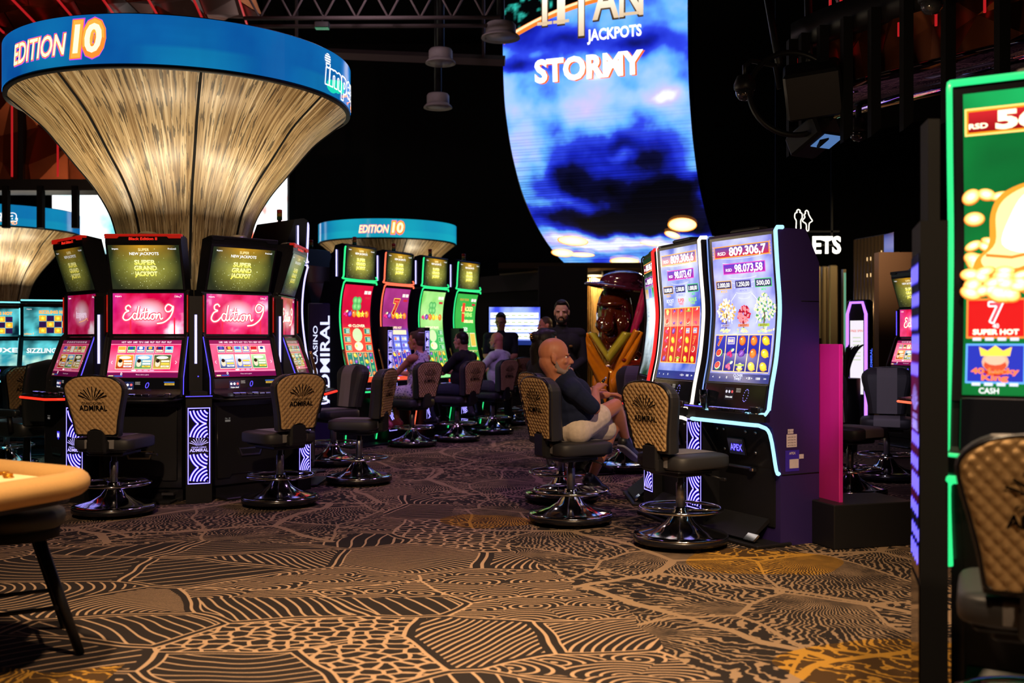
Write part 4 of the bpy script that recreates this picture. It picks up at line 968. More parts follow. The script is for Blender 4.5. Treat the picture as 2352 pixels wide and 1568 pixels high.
# neon bank
BX = [(-1.98, 13.3), (-1.576, 14.2), (-1.136, 15.05), (-.68, 15.85)]; BF = face(.88, -.475)
for (x, y), k, led, lb in zip(BX, ('red', 'plum', 'green', 'stack'), (GREEN_LED, CORAL_LED, GREEN_LED, GREEN_LED),
        ('green neon machine with a red clover screen', 'coral neon machine with a purple sevens screen', 'green neon machine with a pale green clover screen', 'green neon machine with yellow lettering on a plain green screen, last of its row')):
    neon_slot(lb, (x, y), BF, k, led)
for (x, y), lb in (((-2.76, 13.73), 'dark machine back with signal light, rear of the red clover machine'), ((-2.36, 14.63), 'dark machine back hidden behind the coral neon machine')):
    neon_slot(lb, (x, y), BF+pi, 'red', WHITE_LED, True)
for i, lb in enumerate(('narrow lit divider between the red and the purple screens', 'narrow lit divider behind the woman in the flowered dress', 'narrow lit divider by the man in black')):
    x, y = (BX[i][0]+BX[i+1][0])/2+.88*.22, (BX[i][1]+BX[i+1][1])/2-.475*.22; pillar(lb, (x, y), BF, False, True)
# near bank on the right
BLUE2 = glow('periwinkle_led', '#8fb0ff', .9)
tall('near machine with blossoming trees on its screen, ice blue neon edges and a navy side', (1.497, 7.0), face(-.886, -.463), lambda c, w, h: art_clover(c, w, h, False), ICE_LED, BLUE2, thin=.005)
GLIT = glow('pearl_led', '#fff0e0', 1.5)
tall('middle machine of the near bank with red fruit reels and pearly edge lights', (1.174, 7.725), face(-.955, -.297), lambda c, w, h: art_clover(c, w, h, True), GLIT, GLIT, thin=.005, sides=False, side_mat=BLK)
def art_far(c, w, h):
    c.grid(-w/2, 0, w/2, h, 6, 30, lambda u, v: mixc(hx('#14301c'), hx('#cfe4f0'), max(0, .55*fb(u, v, 5, 2)+.65-abs(v/h-.45)*1.6)), 0, DISP)
    prize(c, 0, h*.92, w*.9, h*.08, '809.306,7', ('#8a1020', '#402040'), '#e8a04a'); prize(c, 0, h*.80, w*.8, h*.07, '98.073,4', ('#602070', '#402060'), '#b04ab8')
    for i in range(3): c.rect(w*(-.45+.32*i), h*.66, w*(-.17+.32*i), h*.74, hx(('#b89a4a', '#6a6ad0', '#3aa85a')[i]), 2)
tall('far machine of the near bank with a glossy red edge, seen almost from its side', (1.077, 8.755), face(-1, 0), art_far, glow('scarlet_led', '#ff2a2a', 1.1), BLK, sides=False, side_mat=BLK)
for x, y, f, lb in ((1.30, 7.30, (-.92, -.40), 'slim lit divider beside the near machine with the blossoming trees'), (1.09, 8.16, (-.96, -.25), 'slim lit divider behind the near quilted chair')):
    pillar(lb, (x, y), face(*f), False)
# ---------------------------------------------------------------- golden funnels with their ring screens
def gold_streaks():
    t = NT('golden_streaks'); x, y, z = t.sep(t.obj()); a = t.math('ARCTAN2', x, t.math('MULTIPLY', y, -1))
    def n(sa, sz, d=3, o=0): return t.noise(t.xyz(t.math('MULTIPLY', a, sa), t.math('MULTIPLY', z, sz), o), 1.0, d)
    s1 = n(46, .9, 2); s2 = n(130, 2.4, 2, 3.0); s3 = n(9, 1.3, 3, 7.0); s4 = n(60, 5, 3, 1.0)
    v = t.math('ADD', t.math('ADD', t.math('MULTIPLY', s1, .55), t.math('MULTIPLY', s2, .45)), t.math('MULTIPLY', s3, .35))
    v = t.math('SUBTRACT', v, .18)
    col = t.ramp(v, [(.25, hx('#3a2a18')), (.42, hx('#866a44')), (.54, hx('#bda47c')), (.66, hx('#e0d2b4')), (.80, hx('#fff8e8'))])
    chip = t.math('MULTIPLY', t.math('GREATER_THAN', s4, .57), t.math('GREATER_THAN', s3, .42))
    col = t.mix(t.math('MULTIPLY', chip, .8), col, hx('#20150a'))
    t.set(color=col, rough=.30, spec=.5); t.bump(v, .12, .01); return t.m
GOLD = gold_streaks()
def funnel(label, loc, txt, rot, teal=0.0, detail=True):
    r = thing('funnel_column', label, 'column', loc, rot, 'golden funnels carrying ring screens')
    prof = [(.52, 0), (.52, 1.75), (.56, 2.15), (.61, 2.36), (.67, 2.55), (.797, 2.77), (.963, 2.98), (1.213, 3.286), (1.41, 3.46), (1.552, 3.575)]
    pr = smooth_path([(a, 0, b) for a, b in prof], 5)
    m = MB(); m.lathe([(p.x, p.z) for p in pr], GOLD, 96); m.build('flared_shaft', r, 'golden streaked flaring shaft')
    for i in range(8):
        a = radians(22.5+45*i); m = MB(); m.tube([(sin(a)*(p.x+.001), -cos(a)*(p.x+.001), p.z) for p in pr[6:]], .012, BLR, 5); m.build('seam', r)
    m = MB(); m.lathe([(1.45, 3.55), (1.565, 3.555), (1.565, 3.585), (1.50, 3.60)], BLM, 96); m.lathe([(1.565, 3.985), (1.54, 4.0), (.2, 4.0)], BLM, 96); m.build('rim', r)
    R = 1.568; c = Canvas(lambda u, v, h: Vector(((R+h)*sin(u/R), -(R+h)*cos(u/R), v))); c.step = .002; U = pi*R
    def bg(u, v):
        x, y = round(u*9)/9, round(v*14)/14; n = noise.noise(Vector((x*1.2, y*2.2, 3+teal)))*.5+fb(u, v, 1.4, 2)*.6
        b = mixc(hx('#053a80'), hx('#0a5c98'), .5+n); return mixc(b, hx('#18a8b0'), max(0, min(1, teal+.55*noise.noise(Vector((u*.9, 0, 5)))-.12+(.0 if v > 3.75 else .12))))
    c.grid(-U, 3.585, U, 3.985, 220, 12, bg, 0, DISP)
    for kind, deg, sc in txt:
        u = radians(deg)*R
        if kind == 'ten':
            for L, b, col, hh in ((1, .07, hx('#c040e0', .8), 1.0), (2, .045, hx('#ff7a2a', 1.1), 1.0), (3, .012, hx('#ffe2b0', 1.25), 1.0)):
                c.text('EDITION', u-.18*sc, 3.765, .165*sc, col, L, b, .22, width=.70*sc); c.text('10', u+.36*sc, 3.795, .235*sc, hx('#ff9a3a', 1.1) if L == 3 else col, L, .10 if L == 3 else b+.08, .12, width=(.30 if L == 3 else .33)*sc)
            c.text('10', u+.36*sc, 3.795, .215*sc, hx('#ffe9b0', 1.3), 4, .03, .12, width=.26*sc)
        else:
            c.outline('impera', u, 3.78, .20, .012, (1.2, 1.2, 1.2), 2, .05, .1, width=.95)
            c.ell2(u-.43, 3.90, .05, .05, WHITE, 2, 20)
            for q in range(4): c.rect(u-.49, 3.865+q*.022, u-.37, 3.872+q*.022, hx('#1a5a90'), 3)
            c.stroke([(u-.12, 3.63), (u+.05, 3.68), (u+.22, 3.66), (u+.05, 3.61), (u+.34, 3.62)], .022, hx('#ff8a4a', 1.1), 2); c.text('HD', u+.40, 3.64, .07, hx('#ffb070', 1.1), 2, .03)
            for q in range(3): c.ell2(u-.35+.1*q, 3.67+.02*q, .10, .06, hx('#18c0a0'), 1, 14)
    c.build('ring_screen', r, 'curved blue ring screen')
    return r
funnel('largest golden funnel, its blue ring screen with orange lettering above the pink machines', (AX, AY, 0), (('ten', -24, 1.0), ('imp', 85, 1)), 0)
funnel('small golden funnel with a teal ring screen in the distance above the neon bank', (at(891, 784, 23.5).x, 23.5, 0), (('ten', 9-7, .95),), 0, .55)
funnel('golden funnel cut by the frame edge behind the teal machines', (at(-6, 784, 21).x, 21, 0), (('imp', 22, 1),), 0, .25)
def uplights(x, y, degs, e):
    for d_ in degs:
        a = radians(d_); o = lamp('funnel_uplight', 'AREA', (x+sin(a)*1.22, y-cos(a)*1.22, 2.22), None, e, (1, .83, .56), .75, size_y=.12)
        o.rotation_euler = (Matrix.Rotation(a, 3, 'Z') @ Matrix.Rotation(radians(180+24), 3, 'X')).to_euler()
uplights(AX, AY, (0, 45, -45, 90, -90), 14)
for d_ in (-67.5, -22.5, 22.5, 67.5, 112.5):
    a = radians(d_); o = lamp('shaft_fill', 'AREA', (AX+sin(a)*.86, AY-cos(a)*.86, 1.55), None, 7, (1, .85, .60), .22, size_y=.10); o.rotation_euler = (Matrix.Rotation(a, 3, 'Z') @ Matrix.Rotation(radians(180+30), 3, 'X')).to_euler()  # added fill lights in the gaps, brighten the lower shaft
uplights(at(891, 784, 23.5).x, 23.5, (-60, 0, 60), 22)
uplights(at(-6, 784, 21).x, 21, (-10, 35, 80), 20)

# ---------------------------------------------------------------- the great curved sky screen
def big_screen():
    r = thing('curved_led_screen', 'towering curved LED screen of storm clouds with big white lettering', 'LED screen', (0, 0, 0))
    n = Vector((-.35, -.937, 0)); back = -n; ux = Vector((.937, -.35, 0)); o = Vector((-.18, 20, 0))
    prof = [(4.85, 3.12), (4.0, 3.17), (2.85, 3.48), (1.9, 3.90), (1.15, 4.39), (.65, 4.93), (.34, 5.44), (.09, 6.13), (0, 7.15), (0, 8.1), (0, 9.4)]
    P = smooth_path([(0, b, z) for b, z in prof], 10); L = [0]
    for a, b in zip(P, P[1:]): L.append(L[-1]+(b-a).length)
    LEN = L[-1]; Wd = 3.62
    def fn(u, v, h):
        v = min(max(v, 0), LEN-1e-5); i = 0
        while L[i+1] < v: i += 1
        t = (v-L[i])/(L[i+1]-L[i]); p = P[i].lerp(P[i+1], t); tn = (P[i+1]-P[i]).normalized()
        nn = n*tn.z + Vector((0, 0, tn.y))*1.0 if True else n
        return o+ux*u+back*p.y+Vector((0, 0, p.z))+nn.normalized()*h
    def vz(z):          # arc position of a height
        for i in range(len(P)-1):
            if P[i].z <= z <= P[i+1].z: return L[i]+(L[i+1]-L[i])*(z-P[i].z)/(P[i+1].z-P[i].z)
        return 0
    c = Canvas(fn); c.step = .004
    blobs = [  # dark storm masses: u, z, ru, rz, weight
        (.35, 7.42, 1.1, .30, -.9), (.2, 6.72, .6, .18, -.8), (2.6, 6.9, .7, .22, -.8), (1.2, 7.1, .8, .18, -.7), (1.9, 5.05, 1.0, .36, -.9), (1.1, 4.72, .5, .3, -.9), (2.9, 4.85, .9, .30, -.75), (1.5, 4.4, .9, .32, -.95), (2.6, 4.35, 1.1, .35, -1.0),
        (2.9, 3.98, 1.2, .30, -1.9), (2.0, 3.78, 1.4, .20, -1.5), (3.3, 4.35, .6, .25, -1.5), (.6, 4.0, .8, .14, -.9), (1.2, 3.86, .8, .16, -1.1), (2.6, 3.62, 1.2, .12, -1.2),
        (1.6, 5.9, 1.4, .30, .35), (.5, 5.2, .5, .5, .35), (2.3, 4.95, .38, .14, .9), (3.1, 5.95, .5, .18, .55), (.8, 3.5, .9, .12, 1.0), (2.0, 3.42, 1.6, .10, .9), (.3, 3.62, .5, .14, .8)]
    vzs = []
    def bg(u, v):
        i = 0
        while i < len(L)-2 and L[i+1] < v: i += 1
        z = P[i].z+(P[i+1].z-P[i].z)*(v-L[i])/max(1e-6, L[i+1]-L[i])
        uq, zq = u+.18*fb(u, z, 1.6, 3), z+.10*fb(u, z, 1.9, 8)
        k = .25+.45*fb(u, v, 1.1, 5.5, 5)
        for bu, bz, ru, rz, w in blobs:
            d = ((uq-bu)/ru)**2+((zq-bz)/rz)**2
            if d < 3: k += w*math.exp(-d*1.4)
        if z > 7.86-.13*(u-2.6)**2*.75-.02:                                   # above the copper arc
            g = max(0, fb(u, z, 4.5, 1, 4)); return mixc(hx('#020304'), hx('#2fb8a8'), (g-.12)*2.4) if u < 1.0 or u > 2.6 else hx('#030304')
        stops = [(-1.2, hx('#04040a')), (-.75, hx('#0a0b30')), (-.35, hx('#1420a8')), (.0, hx('#2a3fd0')), (.25, hx('#5aa0ea')), (.5, hx('#8fb4f4')), (.8, hx('#b9b0f4')), (1.1, hx('#e4ecff'))]
        col = stops[-1][1]
        if k <= stops[0][0]: col = stops[0][1]
        else:
            for (a, ca), (b, cb) in zip(stops, stops[1:]):
                if k < b: col = mixc(ca, cb, (k-a)/(b-a)); break
        if z < 5.9:                                                       # the scan lines of the lower, curved part
            q = (v*15.0) % 1; col = tuple(x*(1-.5*min(1, (5.9-z)/1.4)*(q < .38)) for x in col)
        return tuple(x*1.05 for x in col)
    c.grid(0, .0, Wd, LEN, 84, 330, bg, 0, DISP)
    # copper arc
    pts = [(u, vz(min(9.3, 7.86-.13*(u-2.6)**2*.75))) for u in [Wd*i/40 for i in range(41)]]
    c.stroke(pts, .13, hx('#e07828', 1.0), 1); c.stroke([(u, v+.03) for u, v in pts], .05, hx('#ffd0a0', 1.1), 2)
    # lettering
    def tx(s, u, z, size, col, L_, b=.02, sh=0.0, w=None, col2=None, rot=0.0): c.text(s, u, vz(z), size, col, L_, b, sh, 1.0, w, rot, 0, col2)
    for L_, b, k1, k2 in ((3, .05, hx('#3a2a18'), hx('#806a50')), (4, .018, hx('#c9b090', 1.05), hx('#fff8e8', 1.2))):
        for s_, u, w in (('T', .87, .46), ('I', 1.20, .16), ('T', 1.60, .50), ('A', 2.08, .52), ('N', 2.57, .46)):
            zc, hh = (7.79, .72) if s_ != 'T' or u < 1 else (7.66, .98)
            tx(s_, u, zc, hh, k1, L_, b, 0, w, k2)
        for u, w in ((.87, .30), (1.20, .32), (2.57, .30)): c.rect(u-w/2, vz(7.43), u+w/2, vz(7.49), k1, L_)
    tx('JACKPOTS', 2.24, 7.14, .20, (1.1, 1.1, 1.1), 4, .03, w=1.05)
    for L_, col, du, dz in ((3, hx('#e8662a'), .035, -.02), (4, (1.25, 1.25, 1.2), 0, 0)): tx('STORMY', 1.72+du, 6.56+dz, .40, col, L_, .042, 0, 2.14)
    # coins flung across the lower edge
    for u, z, ru, rv, a in ((.62, 3.56, .34, .24, -.25), (.20, 3.36, .26, .26, .1), (.60, 3.32, .30, .15, -.15), (1.45, 3.19, .34, .30, 0), (3.10, 3.76, .30, .27, .2), (2.82, 3.60, .12, .20, .6), (2.25, 3.46, .22, .07, -.5)):
        c.ell2(u, vz(z), ru, rv, hx('#ff9a3a', 1.2), 8, 24, a); c.ell2(u+.01, vz(z)+.015, ru*.93, rv*.88, hx('#fff2c8', 1.6), 9, 24, a, hx('#ffe09a', 1.4))
    c.build('display_surface', r)
    m = MB(); rows = []
    for p, i in zip(P[::2], range(999)):
        tn = Vector((0, 0, 1)); rows.append([o+ux*u+back*(p.y+d)+Vector((0, 0, p.z+d*.6)) for u, d in ((-.03, .02), (-.03, .26), (Wd+.03, .26), (Wd+.03, .02))])
    m.sheet(rows, BLM, True, None, True); m.build('housing', r)
    return r
big_screen()
def led_wall(label, pts, z0, z1, seed, red):
    (x0, y0), (x1, y1) = pts; r = thing('led_screen', label, 'LED screen', (x0, y0, 0)); d = Vector((x1-x0, y1-y0, 0)); w = d.length
    T = Matrix.Rotation(atan2(d.y, d.x), 4, 'Z'); m = MB(); m.box((w/2, .12, (z0+z1)/2), (w+.1, .2, z1-z0+.1), BLM, T)
    for q in (.2, .8): m.box((w*q, .15, (z1+10)/2), (.08, .08, 10-z1+.1), BLM, T); m.build('housing', r)
    fn = plane_map(T @ Vector((0, -.0, z0)), T @ Vector((1, 0, 0)), (0, 0, 1)); c = Canvas(fn); c.step = .004
    def bg(u, v):
        a, b = fb(u, v, .9, seed, 5), fb(u, v, 1.6, seed+4, 4); k = mixc(hx('#5fc8d0'), (1.35, 1.35, 1.35), .75+1.3*a)
        if red: k = mixc(k, hx('#e0603a'), max(0, b-.12)*3)
        return mixc(k, hx('#1f8a94'), max(0, .5-v)*1.2)
    c.grid(0, 0, w, z1-z0, 40, 40, bg, 1, DISP); c.build('display_surface', r); return r
led_wall('tall white and coral LED screen peeking out beside the golden shaft', ((at(560, 0, 25).x, 25.4), (at(668, 0, 25).x, 24.6)), 3.5, 6.1, 2, True)
led_wall('white LED screen between the two golden funnels, above the edge-on machine', ((at(120, 0, 26).x, 26), (at(262, 0, 26).x, 26.4)), 3.6, 5.2, 6, False)
def sign_board():
    r = thing('upright_sign', 'upright navy sign with glowing casino name reading upwards, beside the red clover screen', 'sign', (-2.44, 13.05, 0), face(.25, -.97))
    m = MB(); m.box((0, .06, .92), (.30, .10, 1.84), NAVY, ch=.01); m.build('board', r)
    c = Canvas(plane_map((0, .008, 0), (1, 0, 0), (0, 0, 1))); c.step = .001
    c.text('GRAND CASINO', -.065, 1.05, .055, (1.1, 1.1, 1.25), 1, .012, rot=pi/2, width=1.0, m=glow('sign_white', '#d8dcff', 1.3)); c.text('ADMIRAL', .055, 1.12, .115, (1, 1, 1), 1, .02, rot=pi/2, width=1.12, m=glow('sign_white', '#d8dcff', 1.3)); c.has = False
    c.build('lettering', r); return r
sign_board()
# ---------------------------------------------------------------- gaming table and stool at the frame edge
LEA = pbr('tan_leather', hx('#b58d58'), .5, gscale=120, bump=.08, spec=.35); FELT = pbr('cream_felt', hx('#e8d0a0'), .9, gscale=300)
def gaming_table():
    P0 = Vector((-1.72, 4.22)); a = Vector((-.86, .50)).normalized(); b = Vector((-.38, -.92)).normalized()
    r = thing('gaming_table', 'cream gaming table with a padded tan rim, its rounded tip reaching in from the side', 'gaming table', (P0.x, P0.y, 0))
    def outline(ins, rad, n=10):
        LA, LB = 1.5, 2.3; q = []
        cs = [(0, 0), (LA, 0), (LA, LB), (0, LB)]; dirs = [(1, 1), (-1, 1), (-1, -1), (1, -1)]
        for (ca, cb), (da, db), st in zip(cs, dirs, (pi, 3*pi/2, 0, pi/2)):
            oa, ob = ca+da*(ins+rad), cb+db*(ins+rad)
            order = range(n+1)
            for i in order:
                t = st+pi/2*i/n
                q.append((oa+rad*cos(t), ob+rad*sin(t)))
        return [tuple(a*x+b*y) for x, y in q]
    m = MB(); m.tube([(x, y, .775) for x, y in outline(.0, .20)], .062, LEA, 16, True, flat=.85); m.build('padded_rim', r, 'padded tan leather armrest rim')
    m = MB(); m.prism(list(reversed(outline(.02, .18))), .70, .775, BLM, axis='z'); tp = m.build('table_top', r)
    m = MB(); m.prism(list(reversed(outline(.05, .16))), .774, .782, FELT, axis='z'); m.build('felt', tp)
    m = MB(); q = a*.75+b*1.15; m.box((q.x, q.y, .35), (.5, .8, .70), BLM, ch=.03); m.build('pedestal', r)
    return P0, a, b
TP0, TA, TB = gaming_table()
GC = pbr('gold_chip', hx('#d8962a'), .25, .8)
for i, (s, t, n) in enumerate(((.41, .125, 3), (.47, .10, 3), (.37, .15, 1), (.53, .13, 3), (.44, .18, 1), (.57, .10, 2))):
    q = TP0+TA*s+TB*t; m = MB()
    for k in range(n): m.lathe([(.019, 0), (.021, .001), (.021, .0035), (.019, .0045), (0, .0045)], GC, 20, (0, 0, .0046*k))
    m.lathe([(.0, 0), (.02, 0)], GC, 20); o = m.build('gaming_chip'); o.location = (q.x, q.y, .7825); tag(o, 'shiny golden chips lying on the cream table behind the padded rim', 'gaming chip', 'golden chips on the table')
def stool():
    r = thing('bar_stool', 'round black four-legged stool tucked under the padded gaming table', 'stool', (-2.19, 4.5, 0), -pi/4-.25)
    m = MB(); m.lathe([(0, .625), (.17, .622), (.205, .605), (.212, .58), (.205, .545), (.19, .535)], pbr('stool_vinyl', (.007, .008, .010), .55, bump=.1), 40); m.build('seat', r)
    m = MB(); m.lathe([(.19, .54), (.185, .49), (.16, .485), (0, .485)], BLR, 40); m.build('seat_frame', r)
    for i in range(4):
        a = pi/4+pi/2*i; m = MB(); m.cyl((.13*cos(a), .13*sin(a), .49), (.34*cos(a), .34*sin(a), 0), .026, BLM, .020, 12); m.build('leg', r)
    for i in range(4):
        a, b = pi/4+pi/2*i, pi/4+pi/2*(i+1); z = .20 if i % 2 else .26; k = .34-.21*z/.49; m = MB(); m.cyl((k*cos(a), k*sin(a), z), (k*cos(b), k*sin(b), z), .010, BLM, n=8); m.build('rung', r)
stool()
# ---------------------------------------------------------------- left bank in teal light
def teal_pair():
    for px, d, f, st, lb in ((118, 12.4, (.28, -.96), 'SIZZLING HOT', 'two-screen teal machine with orange star squares, next to the pink machines'), (-12, 12.9, (.45, -.89), 'DELUXE', 'two-screen teal machine cut by the frame edge')):
        x, y = ground(px, d)
        tower(lb, (x, y, 0), face(*f), 4, top=False, deckled=CYAN_LED, art=dict(mid=lambda c, w, h: art_teal(c, w, h, True, ''), low=lambda c, w, h, s=st: art_teal(c, w, h, False, s)), side=CYAN_LED)
teal_pair()
def vip_chair():
    x, y = ground(62, 9.9); r = thing('lounge_chair', 'tall black VIP chair beyond the gaming table, facing the teal machines', 'chair', (x, y, 0), face(-.93, .36))
    VN = pbr('teal_black_vinyl', (.014, .018, .020), .4)
    m = MB(); m.lathe([(.30, .0), (.31, .02), (.31, .05), (.12, .09), (.04, .14), (.032, .42)], CHROME, 40); m.build('base', r)
    m = MB(); m.pillow((0, -.05, .52), (.56, .60, .16), VN, .35); m.build('seat', r)
    m = MB(); rows = []
    for j in range(15):
        z = .56+.62*j/14; w = .25+.05*sin(j/14*2.2); y_ = .22+.10*(j/14)**1.5; k = 1 if j < 13 else (.8, .0)[j-13]+.2
        rows.append([(w*k*cos(t), y_+.06*k*sin(t), z) for t in [2*pi*i/24 for i in range(24)]])
    m.sheet(rows, VN, True, None, True); m.add(rows[-1], [list(range(24))], VN); bk = m.build('backrest', r)
    c = Canvas(plane_map((0, .385, .98), (-1, 0, 0), (0, -.1, 1))); c.text('VIP', 0, 0, .05, (0, 0, 0), 1, .0, 0, 1.6, m=pbr('grey_thread', '#4a4844', .7)); c.has = False; c.build('lettering', bk)
    for s in (-1, 1): m = MB(); m.pillow((s*.30, -.02, .68), (.08, .46, .07), VN, .4); m.cyl((s*.30, .12, .5), (s*.30, .10, .66), .025, BLM); m.build('armrest', r)
vip_chair()
# ---------------------------------------------------------------- far middle: wall, television, bead curtain, sculpture
DG = pbr('charcoal_plaster', (.030, .027, .032), .8); BRN = pbr('warm_soffit', (.10, .07, .035), .8)
m = MB(); m.box((at(1292, 0, 18.3).x, 18.3, 1.34), (.86, .5, 2.68), DG); struct(m, 'wall_pier')
m = MB(); p0 = at(1090, 0, 20); p1 = at(1262, 0, 18.6)
m.prism([(p0.x-3, 22.5), (p0.x, 20.3), (p1.x, 18.5), (p1.x, 19.2), (p0.x, 21.0), (p0.x-3, 23.2)], 2.30, 2.62, pbr('soffit_grey', (.05, .04, .045), .7), axis='z'); struct(m, 'trim_soffit')
m = MB(); m.prism([(p0.x-3, 22.8), (p0.x, 20.6), (p1.x, 18.9), (p1.x, 19.2), (p0.x, 21.0), (p0.x-3, 23.2)], 0, 2.3, DG, axis='z'); struct(m, 'wall_curved')
m = MB(); m.box((1.85, 22.3, 2.74), (4.2, 7.2, .1), BRN); struct(m, 'ceiling_alcove')
m = MB(); m.box((1.9, 25.6, 1.5), (4.2, .2, 3.0), pbr('alcove_wall', (.06, .045, .03), .7)); struct(m, 'wall_alcove')
for px, py in ((1392, 628), (1427, 637), (1408, 606)):
    p = at(px, py, 19.4); m = MB(); m.lathe([(.055, -.10), (.06, -.09), (.06, .12), (0, .12)], BLM, 20); m.lathe([(0, -.095), (.05, -.095)], glow('downlight_glow', '#ffc070', 1.5), 16)
    o = m.build('ceiling_spotlight'); o.location = (p.x, p.y, 2.57); tag(o, 'small black spotlight under the warm ceiling above the amber sculpture', 'spotlight', 'black spotlights above the sculpture')
lamp('alcove_light', 'SPOT', (1.6, 19.2, 2.6), (1.2, 20.4, 1.4), 260, (1, .70, .34), .1, 120, .8)
lamp('alcove_light', 'AREA', (1.9, 18.9, 2.6), (1.7, 18.9, 0), 40, (1, .72, .38), .6)
def television():
    d = 17.6; a, b = at(1122, 705, d), at(1242, 792, d); r = thing('wall_television', 'wall television with a bright white and blue table of results', 'television', ((a.x+b.x)/2, d, (a.z+b.z)/2), .06)
    w, h = b.x-a.x, a.z-b.z; m = MB(); m.box((0, .04, 0), (w+.04, .06, h+.04), BLK, ch=.008); m.box((0, .5, 0), (.3, .86, .2), BLM); m.build('cabinet', r)
    def pt(c, w, h):
        c.grid(-w/2, 0, w/2, h, 16, 10, lambda u, v: mixc(hx('#3a48d8'), hx('#9ab0ff'), .5+fb(u, v, 4, 2)), 0, DISP)
        for j in range(4):
            y = h*(.16+.185*j); c.rect(-w*.47, y, w*.47, y+h*.135, (1.5, 1.55, 1.5), 1)
            for i in range(7): c.rect(-w*(.42-.12*i), y+h*.045, -w*(.42-.12*i)+w*.08, y+h*.085, hx('#b8c8a0'), 2)
        c.rect(-w/2, 0, w/2, h*.12, hx('#1a2a6a'), 1)
    flat_panel('screen', r, (0, .006, -h/2), (1, 0, 0), (0, 0, 1), w-.02, h, pt, .005); return r
television()
def bead_curtain():
    x0, x1, y = at(1338, 0, 19.6).x, at(1436, 0, 19.6).x, 19.6; GB = pbr('gold_bead', hx('#d8b070'), .22, .85)
    r = thing('bead_curtain', 'shimmering golden bead curtain behind the amber sculpture', 'bead curtain', ((x0+x1)/2, y, 0)); m = MB()
    rg = random.Random(2); n = 26
    for i in range(n):
        x = (x0-x1)/2+(x1-x0)*(i+.5)/n; yy = .10*sin(i*.8)
        m.tube([(x+.004*sin(z*9+i), yy, .35+z) for z in [2.25*k/40 for k in range(41)]], [.014+.010*abs(sin(k*1.57+i)) for k in range(41)], GB, 5)
    o = m.build('bead_strands', r, kind='stuff'); m = MB(); m.box((0, 0, 2.60), (x1-x0+.05, .25, .04), BLM); m.box((0, 0, 2.66), (.1, .1, .12), BLM); m.build('rail', r)
bead_curtain()
# ---------------------------------------------------------------- blob bodies: one continuous surface from overlapping solids
def blob(name, prims, mat, parent=None, voxel=.012, smooth=4, label=None):
    m = MB()
    for p in prims:
        if p[0] == 'c':
            a, b, ra, rb = Vector(p[1]), Vector(p[2]), p[3], p[4]; d = b-a
            if d.length < 1e-5: continue
            T = Matrix.Translation(a) @ d.to_track_quat('Z', 'Y').to_matrix().to_4x4(); Lc = d.length; n = 5
            prof = [(ra*cos(pi/2*(1-i/n)), -ra*sin(pi/2*(1-i/n))) for i in range(n)]+[(ra, 0), (rb, Lc)]+[(rb*cos(pi/2*i/n), Lc+rb*sin(pi/2*i/n)) for i in range(1, n+1)]
            prof[0] = (0.0001, -ra); prof[-1] = (0.0001, Lc+rb); m.lathe(prof, mat, 14, T=T)
        else:
            T = Matrix.Translation(Vector(p[1])) @ (p[3].to_4x4() if len(p) > 3 and p[3] is not None else Matrix.Identity(4)); m.ell((0, 0, 0), p[2], mat, 18, 12, T)
    o = m.build(name, parent, label)
    r = o.modifiers.new('remesh', 'REMESH'); r.mode = 'VOXEL'; r.voxel_size = voxel; r.use_smooth_shade = True
    if smooth: s = o.modifiers.new('smooth', 'SMOOTH'); s.factor = .5; s.iterations = smooth
    return o
